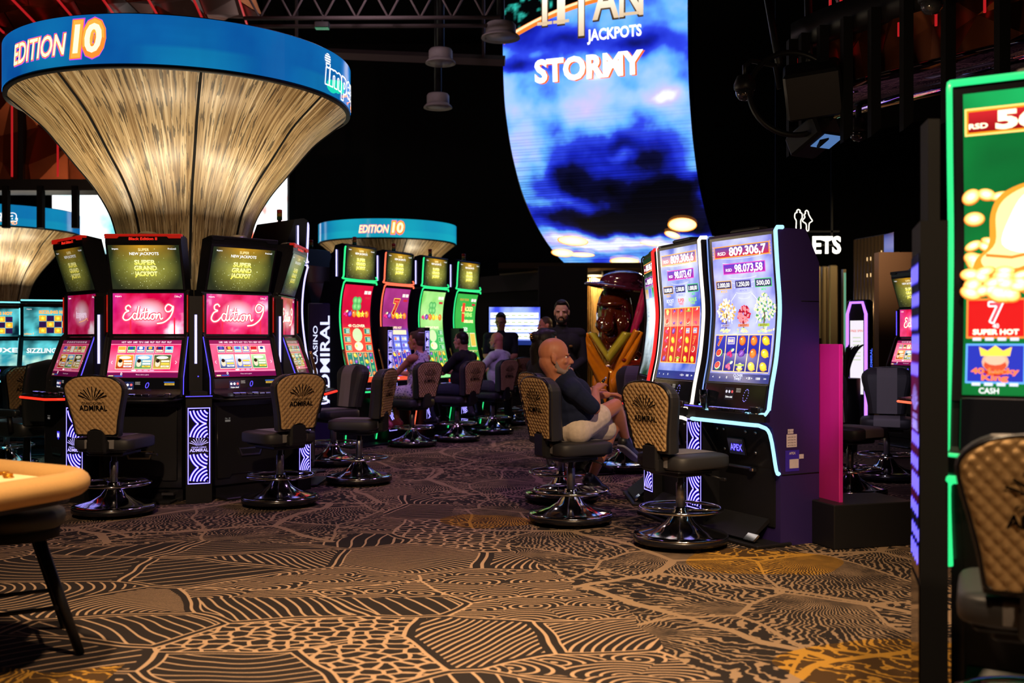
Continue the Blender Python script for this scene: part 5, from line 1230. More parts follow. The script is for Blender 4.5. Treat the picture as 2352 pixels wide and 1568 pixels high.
def sculpture():
    p = at(1412, 784, 14.2); r = thing('glass_sculpture', 'huge amber and dark brown glass face sculpture with a wide brim', 'sculpture', (p.x, p.y, 0), radians(-18))
    def glass(nm, c, tr, rough=.08):
        t = NT(nm); nz = t.noise(t.obj(), 4, 3); t.set(color=t.mix(nz, tuple(x*.30 for x in hx(c)), tuple(x*1.05 for x in hx(c))), rough=rough, trans=tr, ior=1.45, coat=.6); t.bump(nz, .25, .03); return t.m
    DK, AM, OL = glass('dark_amber_glass', '#4a1a10', .10), glass('amber_glass', '#f08c1a', .25), glass('olive_glass', '#b8a83a', .2)
    E = lambda c, r_, R=None: ('e', c, r_, R); Cc = lambda a, b, ra, rb: ('c', a, b, ra, rb); Rx = lambda q: Matrix.Rotation(q, 3, 'X')
    blob('face', [E((0, .05, 1.72), (.27, .30, .46)), E((0, -.08, 1.42), (.21, .20, .26)), Cc((0, -.20, 1.80), (-.02, -.36, 1.56), .05, .085), E((0, -.26, 1.86), (.20, .06, .04)), E((-.05, -.30, 1.53), (.08, .06, .05)),
                  E((0, -.26, 1.40), (.10, .05, .026)), E((0, -.25, 1.35), (.085, .05, .026)), E((0, -.20, 1.24), (.10, .09, .08)), E((-.14, -.16, 1.58), (.10, .10, .10)), E((.14, -.16, 1.58), (.10, .10, .10))], DK, r, .02, 3)
    blob('brim', [E((.02, .0, 2.10), (.46, .42, .055), Matrix.Rotation(radians(8), 3, 'Y')), E((.1, .08, 2.20), (.32, .30, .14)), E((.22, .10, 2.16), (.22, .22, .10))], glass('plum_glass', '#4a1a3a', .1), r, .02, 3)
    m = MB()                                            # the two pointed lapels under the chin
    for s in (-1, 1):
        rows = []
        for j in range(13):
            t = j/12; rows.append([Vector((s*(.19+.13*k)*(1-t), -.30-.07*sin(pi*k)-.06*t, 1.47-(.27+.17*k)*t)) for k in (0, .25, .5, .75, 1)])
        m.sheet(rows, OL)
    o = m.build('lapel', r); sd = o.modifiers.new('thick', 'SOLIDIFY'); sd.thickness = .03
    for nm, s, col, hgt in (('drape', -1, AM, 0), ('drape', 1, AM, .1), ('drape', 1, glass('magenta_glass', '#b8206a', .2), .75)):
        m = MB(); rows = []
        for j in range(25):
            t = j/24; row = []
            for i in range(13):
                k = i/12; fold = .05*sin(k*11+t*5)*(1-.4*t)
                if hgt < .5: row.append(Vector((s*(.31*(1-t)+.13*k*(1-.7*t)+.02), -.26-.08*sin(k*2.6)+fold*.7, 1.47+hgt*.5-.52*t-.05*k-.42*k*t)))
                else: row.append(Vector((.40+.16*k-.25*t+.05*fold, -.10-.22*k+fold, 2.0-1.0*t+.2*k)))
            rows.append(row)
        m.sheet(rows, col); o = m.build(nm, r); sd = o.modifiers.new('thick', 'SOLIDIFY'); sd.thickness = .035
    blob('hand', [E((.42, -.22, 1.02), (.13, .09, .08)), Cc((.40, -.28, 1.06), (.20, -.38, 1.10), .045, .03), Cc((.40, -.28, 1.0), (.20, -.40, 1.0), .045, .03), Cc((.40, -.28, .95), (.24, -.38, .90), .04, .028), Cc((.45, -.2, 1.1), (.35, -.30, 1.22), .045, .03), Cc((.45, -.2, 1.0), (.62, 0, .8), .08, .10)], glass('red_glass', '#8a2410', .1), r, .018, 3)
    m = MB(); m.lathe([(.36, 0), (.36, .06), (.28, .10), (.22, .45), (.30, .62), (.0, .66)], BLM, 32); m.build('plinth', r)
    m = MB(); m.pillow((0, -.05, .78), (.60, .42, .50), AM, .7); m.build('bust', r)
    lamp('sculpture_light', 'SPOT', (p.x-1.4, p.y-2.2, 3.4), (p.x, p.y, 1.3), 330, (1, .72, .35), .15, 40, .7)
    lamp('sculpture_light', 'SPOT', (p.x+.8, p.y+1.6, 2.6), (p.x, p.y, 1.5), 260, (1, .66, .28), .15, 60, .7)
sculpture()
# ---------------------------------------------------------------- right-hand background
def toilets_sign():
    p = at(1899, 562, 16.5); r = thing('toilet_sign', 'white glowing TOILETS lettering with two figure outlines above it', 'sign', (p.x, p.y, p.z)); SW = glow('sign_warm_white', '#fffbe8', 2.2)
    c = Canvas(lambda u, v, h: Vector((u, -h, v))); c.step = .004
    c.text('TOILETS', -.33, 0, .26, WHITE, 1, .03, width=1.12, m=SW); c.has = False; o = c.build('lettering', r); s = o.modifiers.new('depth', 'SOLIDIFY'); s.thickness = .03
    z = at(0, 503, 16.5).z-p.z
    for nm, px, pts in (('man_outline', 1834, ((0, .155), (.03, .13), (.02, .11), (.055, .09), (.06, .02), (.035, -.03), (.035, -.17), (-.035, -.17), (-.035, -.03), (-.06, .02), (-.055, .09), (-.02, .11), (-.03, .13))),
                        ('woman_outline', 1853, ((0, .14), (.025, .115), (.03, .08), (.06, .02), (.09, -.03), (.04, -.07), (.03, -.18), (-.005, -.18), (-.01, -.08), (-.07, -.03), (-.03, .03), (-.045, .07), (-.02, .09), (-.025, .12)))):
        x = at(px, 0, 16.5).x-p.x; m = MB(); m.tube([(x+a, 0, z+b) for a, b in smooth_path([(q[0], q[1], 0) for q in pts], 3, True) for a, b in [(a, b)]] if False else [(x+q.x, 0, z+q.y) for q in smooth_path([(a, b, 0) for a, b in pts], 3, True)], .0065, SW, 6, True); m.build(nm, r)
    m = MB(); m.box((-.33, .06, 0), (1.1, .03, .03), BLR); m.box((-.33, .06, .22), (1.1, .03, .03), BLR)
    for q in (-.8, .1): m.box((q, .06, (10-p.z+.1)/2), (.03, .03, 10-p.z-.1), BLR)
    m.build('backing', r)
toilets_sign()
MIRR = pbr('bronze_mirror', (.40, .30, .17), .28, .8, grain=.02)
def slab(name, px0, px1, d0, d1, y0, y1, mat, label, cat, thick=.12, group=None, kind=None, dz=None):
    a, b = at(px0, y1, d0), at(px1, y1, d1); dirv = Vector((b.x-a.x, b.y-a.y, 0)); w = dirv.length; zt = at(0, y0, (d0+d1)/2).z if dz is None else dz; zb = max(0, a.z) if y1 else 0
    T = Matrix.Translation((a.x, a.y, 0)) @ Matrix.Rotation(atan2(dirv.y, dirv.x), 4, 'Z'); m = MB(); m.box((w/2, thick/2, (zt+zb)/2), (w, thick, zt-zb), mat, T, ch=.006); return m.build(name), T, w, zt
m = MB()
for i, (x0, x1, d) in enumerate(((1866, 1884, 16.9), (1886, 1900, 17.0), (1902, 1922, 16.8))):
    a, b = at(x0, 0, d), at(x1, 0, d); m = MB(); m.box(((a.x+b.x)/2, d, 1.30), (b.x-a.x, .15, 2.6), MIRR, ch=.02); o = m.build('mirror_column'); tag(o, 'tall bronze mirror strip under the glowing TOILETS lettering', 'mirror strip', 'bronze mirror strips under the sign')
a, b = at(1935, 0, 17.2), at(1941, 0, 17.2); m = MB(); m.box(((a.x+b.x)/2, 17.2, 1.28), (.05, .1, 2.56), MIRR); m.box(((a.x+b.x)/2-.0, 17.14, 1.4), (.03, .02, 2.2), glow('mint_led', '#7fd8b0', .5)); tag(m.build('light_strip'), 'thin mint-lit strip right of the bronze mirrors', 'light strip')
def fluted():
    a, b = at(1958, 0, 17.5), at(2030, 0, 16.6); r = thing('fluted_screen', 'dark fluted wall panel of upright round ribs', 'wall panel', (a.x, a.y, 0)); d = b-a; w = Vector((d.x, d.y, 0)).length; T = Matrix.Rotation(atan2(d.y, d.x), 4, 'Z'); DW = pbr('dark_bronze', (.10, .065, .04), .25, .6)
    m = MB(); m.box((w/2, .10, 1.55), (w, .1, 3.1), BLM, T); m.build('backing', r)
    n = 9; m = MB()
    for i in range(n):
        x = w*(i+.5)/n; m.lathe([(w/n*.46, 0), (w/n*.46, 3.08)], DW, 14, T=T @ Matrix.Translation((x, .04, 0)))
    m.build('ribs', r)
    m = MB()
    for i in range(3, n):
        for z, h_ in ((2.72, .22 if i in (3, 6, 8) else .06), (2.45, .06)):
            if (i*7+int(z*10)) % 3: m.box((w*(i+.5)/n, .04-w/n*.47, z), (.02, .012, h_), glow('warm_reflect', '#ffd090', 1.0), T)  # glowing dashes stand in for warm reflections on the ribs
    m.build('reflection_dashes', r)
    lamp('fluted_fill', 'SPOT', (b.x-1.2, b.y-2.5, 3.4), (a.x+.2, a.y, 2.2), 330, (1, .75, .4), .1, 60, .8)  # added fill, brightens the ribs; no such lamp hangs there
fluted()
o, T, w, zt = slab('mirror_panel', 2030, 2053, 16.4, 16.0, 535, 0, pbr('blue_mirror', (.30, .28, .42), .12, 1.0, grain=.02), '', '', .1); tag(o, 'tall bluish mirror beside the fluted panel', 'mirror')
m = MB(); p = at(2075, 0, 15.5); m.box((p.x+.9, 15.8, 1.36), (2.4, .2, 2.72), pbr('rust_wall', (.10, .045, .025), .6)); struct(m, 'wall_partition')
def kiosk():
    p = at(1968, 0, 14.2); r = thing('info_kiosk', 'slim upright kiosk with a violet neon outline and a white page on its screen', 'kiosk', (p.x, p.y, 0), face(-.75, -.66)); w, h = .34, 1.93
    m = MB(); m.box((0, .08, h/2), (w, .16, h), BLM, ch=.03); m.build('cabinet', r)
    m = MB(); m.tube([(-w/2+.03, -.006, .2), (-w/2+.03, -.006, h-.20), (-w/2+.08, -.006, h-.04), (w/2-.08, -.006, h-.04), (w/2-.03, -.006, h-.20), (w/2-.03, -.006, .2)], .022, VIOLET_LED, 6); m.build('neon_outline', r)
    def pg(c, w, h):
        c.rect(-w/2, 0, w/2, h, hx('#d9d2dc'), 0); c.text('FREE SPIN', 0, h*.86, .03, hx('#d06a60'), 1, .02)
        for i in range(7): c.rect(-w*.3, h*(.76-.05*i), w*.3, h*(.775-.05*i), hx('#b8c0a8'), 1)
    flat_panel('screen', r, (0, -.002, .62), (1, 0, 0), (0, 0, 1), .20, 1.02, pg, .01)
    c = Canvas(plane_map((w/2+.001, .08, 1.0), (0, 1, 0), (0, 0, 1))); c.text('ADMIRAL', 0, .1, .05, hx('#4a6aff'), 1, .02, rot=pi/2); c.build('lettering', r)
kiosk()
def divider():
    d = 6.9; a, b = at(1871, 0, 7.0), at(1922, 0, 6.75); top = at(0, 790, 6.9).z; r = thing('glass_divider', 'magenta glass divider pane standing on a black plinth', 'divider', ((a.x+b.x)/2, (a.y+b.y)/2, 0))
    ang = atan2(b.y-a.y, b.x-a.x); w = (b-a).length; T = Matrix.Rotation(ang, 4, 'Z')
    t = NT('magenta_film'); t.set(color=hx('#e0128a'), rough=.08, trans=.15, spec=.8, emis=hx('#c81088'), estr=.18)
    t2 = NT('magenta_film_face'); nz = t2.noise(t2.obj(), 2, 2); t2.set(color=t2.mix(nz, hx('#c8148a'), hx('#f040a8')), rough=.12, metal=.15, coat=.5); 
    m = MB(); m.box((0, .03, (.27+top)/2), (w, .03, top-.27), t2.m, T, ch=.004); m.build('glass_pane', r)
    m = MB(); m.box((-w/2-.02, .03, (.25+top)/2+.02), (.05, .05, top-.21), pbr('dark_brass', (.06, .04, .02), .3, .9), T); m.build('post', r)
    m = MB(); m.box((.02, .22, .145), (w+.16, .62, .29), BLM, T, ch=.006); m.build('plinth', r)
    lamp('magenta_fill', 'SPOT', (1.0, 4.2, 3.6), (a.x+.1, a.y, .95), 480, (1, .35, .85), .1, 12, .9)  # added fill on the pane, in place of the magenta it would reflect
divider()
for px, d, f, sd, lb in ((2104, 13.2, (-.96, -.28), 7, 'slot machine with a violet deck light and tilted game menu, by the bluish mirror'),):
    x, y = ground(px, d); tower(lb, (x, y, 0), face(*f), sd, deckled=VIOLET_LED, bar='black', side=BLUE_LED, dim=.9)
tower('slot machine with a coral-lit button deck jutting out past the tall dark post', (3.62, 8.15, 0), face(-.99, -.12), 8, deckled=CORAL_LED, bar='black', side=BLUE_LED, dim=.9)
m = MB(); m.tube([(-.30, -.06, .03), (.02, -.12, .03), (.3, -.06, .03)], .012, ORANGE_LED, 6)
m.prism([(-.4, .3), (-.32, -.05), (0, -.10), (.32, -.05), (.4, .3)], 0, .03, pbr('grey_rubber', (.12, .11, .14), .5), axis='z'); o = m.build('floor_plate'); tag(o, 'floor plate with an orange light edge under the red-lit deck', 'floor plate'); o.location = (3.02, 8.15, 0); o.rotation_euler = (0, 0, face(-.99, -.12))
def art_bell(c, w, h):
    c.grid(-w/2, 0, w/2, h, 14, 50, lambda u, v: mixc(hx('#0a7a34'), hx('#22c06a') if v > h*.86 else hx('#0a4a22'), .4+.6*fb(u, v, 3, 2)), 0, DISP)
    for v, ww, u, hh, st, bd in ((.905, .97, 0.0, .082, '569.048', ('#8a0c10', '#c8242a')), (.805, .66, .165, .075, '50.11', ('#0a3a1a', '#1f8a3a'))):
        prize(c, w*u, h*v, w*ww, h*hh, '', bd, '#ff9a1e', rsd=False); c.text('RSD', w*(u-ww/2+.065), h*(v-.014), h*.016, (1.4, 1.3, .9), 5, .03, width=w*.10); c.text(st, w*(u-ww/2+.155), h*v, h*hh*.66, (1.5, 1.35, .85), 5, .05, width=w*(ww-.2), align=1); c.frame(w*u-w*ww/2-.004, h*v-h*hh/2-.004, w*u+w*ww/2+.004, h*v+h*hh/2+.004, .006, hx('#ffd070', 1.2), 4)
    c.ell2(-w*.04, h*.962, .028, .028, hx('#ff7a3a'), 4, 18); c.text('G', -w*.04, h*.962, .034, WHITE, 5, .03)
    rg = random.Random(9)
    def coin(u, v, r, L):
        a = rg.uniform(-.5, .5); k = rg.uniform(.4, .8); c.ell2(u, v, r, r*k, hx('#e0742a', 1.1), L, 20, a); c.ell2(u, v+.002, r*.92, r*k*.88, hx('#fff0c0', 1.5), L+1, 20, a, hx('#ffb84a', 1.3)); c.ell2(u, v+.002, r*.6, r*k*.55, hx('#fff8e0', 1.6), L+2, 16, a, hx('#ffd88a', 1.4))
    for i in range(90): coin(rg.uniform(-.47, .47)*w, h*(.34+.34*rg.random()**1.3), rg.uniform(.024, .038), 2)
    B = lambda pts, col, L: c.poly([(w*a, h*b) for a, b in pts], col, L)     # the tilted golden bell
    SB = lambda pts: [(p.x, p.y) for p in smooth_path([(a, b, 0) for a, b in pts], 5, True)]
    B(SB([(-.44, .45), (-.37, .50), (-.36, .60), (-.30, .665), (-.14, .70), (.04, .69), (.12, .63), (.20, .57), (.40, .545), (.47, .51), (.30, .46), (.02, .42), (-.28, .385), (-.44, .40)]), hx('#e8902a', 1.2), 6)
    B(SB([(-.41, .45), (-.335, .505), (-.33, .60), (-.27, .655), (-.13, .69), (.02, .68), (.09, .62), (.17, .56), (.36, .535), (.43, .505), (.20, .455), (-.10, .43), (-.34, .415)]), hx('#ffd890', 1.35), 7)
    B(SB([(-.30, .50), (-.25, .60), (-.18, .66), (-.08, .665), (-.10, .60), (-.08, .53), (-.16, .47)]), hx('#fff8e0', 1.7), 8)
    B(SB([(.02, .52), (.06, .58), (.14, .545), (.30, .52), (.20, .49)]), hx('#fff4d0', 1.6), 8)
    c.stroke([(w*a, h*b) for a, b in ((-.385, .465), (-.25, .455), (0, .485), (.25, .525), (.40, .54))], .010, hx('#d8802a', 1.1), 9)
    0 and B([(-.40, .455), (-.30, .50), (-.33, .60), (-.20, .685), (.02, .70), (.16, .655), (.20, .58), (.42, .55), (.46, .525), (.10, .455), (-.30, .395), (-.41, .41)], hx('#f0a83a', 1.2), 6)
    0 and B([(-.36, .46), (-.26, .51), (-.28, .60), (-.17, .672), (.0, .685), (-.05, .60), (-.02, .53), (.30, .55), (.05, .47), (-.26, .42)], hx('#ffe9a8', 1.5), 7)
    c.ell2(w*.02, h*.435, w*.42, h*.028, hx('#e8862a', 1.1), 9, 30, .26); c.ell2(w*.03, h*.430, w*.37, h*.021, hx('#b81a10'), 10, 30, .26); c.ell2(w*.12, h*.428, w*.10, h*.034, hx('#e03a20'), 11, 18); c.ell2(w*.14, h*.435, w*.045, h*.014, hx('#ffb080', 1.2), 12, 12)
    for i in range(60): coin(rg.uniform(-.47, .47)*w, h*(.330+.080*rg.random()), rg.uniform(.028, .045), 12)
    for j in range(2):
        for i in range(3):
            u, v = w*(-.33+.33*i), h*(.255-.150*j); col = (('#d81a1a', '#2fae4a', '#d8a01a'), ('#2a34b0', '#24409a', '#7a2a9a'))[j][i]
            c.rect(u-w*.155, v-h*.066, u+w*.155, v+h*.066, hx(('#ff8a3a', '#6ae08a', '#ffd06a')[i] if j == 0 else '#6ab0ff'), 2); c.rect(u-w*.145, v-h*.060, u+w*.145, v+h*.060, hx(col), 3)
            if i == 0 and j == 0: c.outline('7', u, v+h*.02, h*.065, .005, (1.3, 1.1, 1.1), 5, .03); c.text('7', u, v+h*.02, h*.062, hx('#ff4a5a'), 4, .03); c.text('40', u, v-h*.025, h*.014, WHITE, 5, .03); c.text('SUPER HOT', u, v-h*.045, h*.016, (1.4, 1.3, 1), 5, .04, width=w*.24)
            elif i == 0:
                c.ell2(u, v+h*.005, w*.07, h*.035, hx('#e8b090'), 5, 16); c.ell2(u, v-h*.012, w*.075, h*.030, hx('#c02a1a'), 4, 16); c.ell2(u, v-h*.006, w*.06, h*.022, hx('#d85030'), 6, 12); c.ell2(u, v+h*.012, w*.055, h*.018, hx('#f0c0a0'), 7, 12)
                c.poly([(u-w*.075, v+h*.025), (u-w*.085, v+h*.055), (u-w*.04, v+h*.042), (u, v+h*.06), (u+w*.04, v+h*.042), (u+w*.085, v+h*.055), (u+w*.075, v+h*.025)], hx('#ffd04a', 1.2), 8)
                c.text('40 Lucky', u, v-h*.025, h*.018, hx('#ff7a3a', 1.2), 9, .04, width=w*.25); c.text('King', u, v-h*.047, h*.018, hx('#ff7a3a', 1.2), 9, .04, width=w*.14)
            elif i == 1 and j == 0: sym(c, 'clover', u, v+h*.02, w*.09, 5); c.text('40 BURNING', u, v-h*.03, h*.014, hx('#e0ffb0'), 6, .03, width=w*.25); c.text('HOT', u, v-h*.05, h*.014, hx('#e0ffb0'), 6, .03)
            else: c.ell2(u, v+h*.012, w*.06, h*.035, hx('#f0d0b8'), 5, 12); c.ell2(u, v+h*.042, w*.075, h*.014, hx('#3a8a4a'), 6, 12); c.text('20 WILD', u, v-h*.035, h*.022, WHITE, 7, .04, width=w*.25)
            for q in range(4): c.rect(u-w*.12+q*w*.065, v-h*.074, u-w*.075+q*w*.065, v-h*.064, hx('#e0e8ff'), 4)
    c.text('CASH', -w*.36, h*.015, h*.018, WHITE, 2, .02)
tall('large foreground machine with a golden bell on its screen and green neon edges', (1.84, 3.44), radians(-31), art_bell, GREEN_LED, GREEN_LED, sc=1.085, thin=.011, topneon=True, sides=False, side_mat=BLK)
def pattern_pillar():
    r = thing('lit_post', 'tall dark post with a narrow violet pattern-lit flank, beside the bell machine', 'lit post', (1.42, 3.56, 0), 0)
    m = MB(); m.prism([(0, 0), (.092, -.01), (.15, .30), (.088, .30)], 0, 1.77, BLR, axis='z'); m.prism([(.075, .12), (.118, .12), (.14, .25), (.10, .25)], 1.77, 2.15, BLR, axis='z'); m.build('housing', r)
    n = Vector((-.30, .088, 0)).normalized(); ux = Vector((-.088, -.30, 0)).normalized(); c = Canvas(plane_map(Vector((.044, .15, 0))+Vector((-.004, .001, 0)), ux, (0, 0, 1))); c.step = .0005
    c.grid(-.14, .52, .14, 1.66, 2, 30, hx('#05040f'), 0)
    for L, g, col in ((1, .004, hx('#2410d8', 1.1)), (2, .0, hx('#8f84ff', 1.1))):
        for k in range(13):
            y = .56+k*.083; hh = .052 if k % 3 else .07
            if 1.0 < y < 1.2: continue
            for q in range(4): u = -.105+q*.07+(.018 if k % 2 else -.012); c.poly([(u-.016-g, y-g), (u+.016+g, y+.012-g), (u+.016+g, y+hh+g), (u-.016-g, y+hh-.012+g)], col, L)
    fan_logo(c, 0, 1.10, .2, hx('#9a90ff', 1.1), 3); c.build('lit_panel', r)
    m = MB(); 
    gl = pbr('bronze_gloss', (.30, .22, .12), .08, 1.0, grain=.02); a = Vector((-.001, .005, 0)); b = Vector((.087, .297, 0)); m.prism([(a.x-.004, a.y), (a.x+.002, a.y), (b.x+.002, b.y), (b.x-.004, b.y)], 0, .50, gl, axis='z'); m.build('mirror_foot', r)
pattern_pillar()

def plant():
    p = at(1941, 0, 12.6); r = thing('potted_plant', 'small dark plant with narrow leaves showing above the magenta glass divider', 'plant', (p.x, p.y, 0)); LF = pbr('dark_leaf', (.03, .05, .02), .5); rg = random.Random(4)
    m = MB(); m.lathe([(.14, 0), (.18, .5), (.18, .9), (.15, .9), (.0, .88)], BLM, 24); m.build('pot', r)
    m = MB()
    for i in range(26):
        a, k = rg.uniform(0, 6.28), rg.uniform(.5, 1); pts = [(.03*cos(a), .03*sin(a), .86), (.07*cos(a)*k, .07*sin(a)*k, 1.08), (.15*cos(a)*k, .15*sin(a)*k, 1.24), (.24*cos(a)*k, .24*sin(a)*k, 1.24+.08*k)]
        m.tube(smooth_path(pts, 4), [.004+.010*sin(pi*j/12) for j in range(13)], LF, 5, flat=.3)
    m.build('leaves', r)
plant()
# ---------------------------------------------------------------- overhead
PGREY = pbr('dusty_white_paint', (.42, .36, .38), .6); BEAM = pbr('dusty_beam', (.16, .12, .13), .7)
def hang_lamp(px, py, d, w, lb):
    p = at(px, py, d); R = w/F*d/2; r = thing('ceiling_fixture', lb, 'ceiling light', (p.x, p.y, p.z))
    m = MB(); m.lathe([(R*.78, .02), (R*.78, .20), (R*.70, .23), (.0, .23)], PGREY, 32); m.lathe([(R*.70, .05), (R, .0), (R*.98, .02), (R*.78, .07)], PGREY, 32); m.build('drum', r)
    for i in range(7):
        a = 2*pi*i/7; m = MB(); m.add([(0, 0, .06), (R*.9*cos(a), R*.9*sin(a), .012), (R*.9*cos(a+.55), R*.9*sin(a+.55), .05)], [[0, 1, 2], [2, 1, 0]], PGREY); m.build('fin', r)
    m = MB(); m.cyl((0, 0, .2), (0, 0, 10-p.z), .06, BLM); m.build('stem', r)
hang_lamp(1012, 146, 16.5, 70, 'round white ceiling fixture, the middle one of three'); hang_lamp(1006, 248, 17.0, 66, 'round white ceiling fixture, the lowest of the three'); hang_lamp(1150, 88, 16.0, 90, 'round white ceiling fixture partly behind the sky screen, the highest of the three')
for k, (x0, y0, d0, x1, y1, d1, lb) in enumerate(((560, 115, 19.4, 1160, 140, 19.0, 'dusty ceiling beam level with the top round fixtures'),)):
    a, b = at(x0, y0, d0), at(x1, y1, d1); m = MB(); m.cyl(a, b, .10, BEAM, n=4, smooth=False); m.cyl((a.x+1, a.y, a.z), (a.x+1, a.y, 10), .03, BEAM); m.cyl((b.x-.4, b.y, b.z), (b.x-.4, b.y, 10), .03, BEAM); struct(m, 'trim_beam')
def truss():
    r = thing('ceiling_truss', 'dark lattice lighting truss under the ceiling behind the golden funnel', 'truss', (0, 0, 0)); a, b = at(560, 42, 15.5), at(1150, 40, 15.5); m = MB(); dz = Vector((0, 0, .45)); dy = Vector((0, .4, 0))
    for o in (Vector(), dz, dy): m.cyl(a+o, b+o, .032, BEAM, n=8)
    n = 16
    for i in range(n):
        p, q = a.lerp(b, i/n), a.lerp(b, (i+1)/n); m.cyl(p if i % 2 else p+dz, q+dz if i % 2 else q, .018, BEAM, n=6)
    for t in (.15, .85): m.cyl(a.lerp(b, t)+dz, Vector((*a.lerp(b, t).xy, 10)), .02, BEAM, n=6)
    m.build('lattice', r)
    lamp('fixture_fill', 'POINT', (-2.2, 14.2, 6.4), None, 45, (1, .75, .8), .2)  # added point fill that brightens the round ceiling fixtures, not a truss lamp
    m = MB(); p = at(740, 58, 15.5); m.box((p.x, p.y, p.z), (.22, .12, .09), STEEL, ch=.01); m.box((p.x, p.y, p.z-.05), (.20, .10, .015), glow('dim_green', '#60c090', .35)); m.box((p.x, p.y, p.z+.1), (.03, .03, .2), BLM); m.build('flood_lamp', r)
truss()
# copper-faceted soffits with red light lines
REDL = glow('red_line', '#ff2a30', .45)
COP = pbr('copper_facet', hx('#7a3f22'), .32, .85, grain=.25, gscale=3)
def facets(name, rows_fn, nu, nv, seed, amp=.10):
    rg = random.Random(seed); g = [[Vector(rows_fn((i+rg.uniform(-.32, .32)*(0 < i < nu))/nu, (j+rg.uniform(-.32, .32)*(0 < j < nv))/nv))+Vector((rg.uniform(-amp, amp), rg.uniform(-amp, amp), rg.uniform(-amp, amp))) for i in range(nu+1)] for j in range(nv+1)]
    m = MB()
    for j in range(nv):
        for i in range(nu):
            a, b, c, d = g[j][i], g[j][i+1], g[j+1][i+1], g[j+1][i]
            if (i+j) % 2: m.add([a, b, c], [[0, 1, 2]], COP); m.add([a, c, d], [[0, 1, 2]], COP)
            else: m.add([a, b, d], [[0, 1, 2]], COP); m.add([b, c, d], [[0, 1, 2]], COP)
    o = m.build(name); s = o.modifiers.new('thick', 'SOLIDIFY'); s.thickness = .05; return o
def soffit_left():
    r = thing('copper_soffit', 'copper faceted ceiling soffit with red light lines above the largest golden funnel', 'soffit', (0, 0, 0))
    o = facets('copper_ceiling', lambda u, v: (-9.5+6.2*u-1.2*v, 11+7.5*v, 7.15), 14, 12, 3); o.parent = r
    o = facets('copper_fascia', lambda u, v: (-11.0+3.6*u, 18.6+.4*u, 4.25+2.95*v), 8, 6, 4); o.parent = r
    for i in range(9):
        m = MB(); x = -9.6+.75*i; m.box((x-.6, 15, 7.0), (.028, 7.6, .03), REDL, Matrix.Translation((x-.6, 15, 7.0)) @ Matrix.Rotation(.16, 4, 'Z') @ Matrix.Translation((-x+.6, -15, -7.0))); m.build('light_line', r)
    for i in range(4):
        m = MB(); m.box((-10.6+.82*i, 18.35, 5.6), (.024, .03, 2.6), REDL); m.build('light_line', r)
    m = MB(); m.box((-9.2, 18.6, 4.15), (5.2, .6, .2), BLM); m.box((-9.0, 18.8, 7.1), (.1, .1, 5.8), BLM); m.build('edge_beam', r)
    for i in range(6):
        m = MB(); m.box((-10.9+.62*i, 18.3, 3.75), (.10, .12, .75), BLR); m.build('hanging_fin', r)
lamp('copper_fill', 'SPOT', (-7.5, 12.5, 4.6), (-8.6, 17.5, 6.3), 160, (1, .6, .38), .2, 110, .9)  # added warm fill for the left copper facets
soffit_left()
ARC = smooth_path([(2.36, 8.35, 0), (2.46, 8.05, 0), (2.68, 7.65, 0), (2.98, 7.2, 0), (3.42, 6.6, 0), (4.0, 5.9, 0)], 8)
def soffit_right():
    r = thing('copper_fascia', 'dark overhead fascia with copper facets, red light lines and hanging black fins', 'soffit', (0, 0, 0))
    def arc(t, off=0.0):
        k = min(t, .9999)*(len(ARC)-1); i = int(k); p = ARC[i].lerp(ARC[i+1], k-i); d = (ARC[i+1]-ARC[i]).normalized(); return p+Vector((d.y, -d.x, 0))*off   # off > 0: towards the aisle
    def up(u, v): p = arc(u, -.35); return (p.x, p.y, 3.95+1.5*v)
    def lo(u, v): p = arc(u, -.02); return (p.x, p.y, 3.33+.42*v)
    o = facets('copper_facets', up, 12, 4, 5, .06); o.parent = r; o = facets('copper_facets', lo, 14, 2, 6, .04); o.parent = r
    m = MB(); rows = []
    for i in range(41):
        p, q = arc(i/40, .10), arc(i/40, -.40); rows.append([(p.x, p.y, 3.70), (p.x, p.y, 3.93), (q.x, q.y, 3.93), (q.x, q.y, 3.70)])
    m.sheet(rows, BLM, True, None, True); m.build('ring_beam', r)
    for i in range(10):
        p = arc((i+.4)/10, -.24); m = MB(); m.box((p.x, p.y, 4.7), (.018, .018, 1.5), REDL); m.build('light_line', r)
        p = arc((i+.1)/10, .05); m = MB(); m.box((p.x, p.y, 3.60), (.014, .014, .10), REDL); m.build('light_line', r)
        p = arc((i+.5)/10, .12); m = MB(); m.prism([(-.035, 2.84), (.035, 2.90), (.035, 3.78), (-.035, 3.78)], -.04, .04, BLR, Matrix.Translation((p.x, p.y, 0)), 'y'); m.build('hanging_fin', r)
    m = MB(); m.sheet([[(p.x, p.y, 3.31), (p.x+.75, p.y+1.75, 3.31)] for p in [arc(i/30) for i in range(31)]], pbr('black_mirror', (.60, .56, .66), .02, 1.0, grain=.01), True); o = m.build('mirror_soffit', r); s = o.modifiers.new('thick', 'SOLIDIFY'); s.thickness = .03
    lamp('copper_fill', 'SPOT', (1.6, 5.6, 2.9), (2.9, 7.5, 3.75), 22, (1, .72, .45), .1, 90, .9)  # added warm fill, brings out highlights on the right facets
    m = MB(); p = arc(.5); m.cyl((p.x+.5, p.y+.3, 3.3), (p.x+.5, p.y+.3, 10), .06, BLM); m.build('hanger', r)
soffit_right()
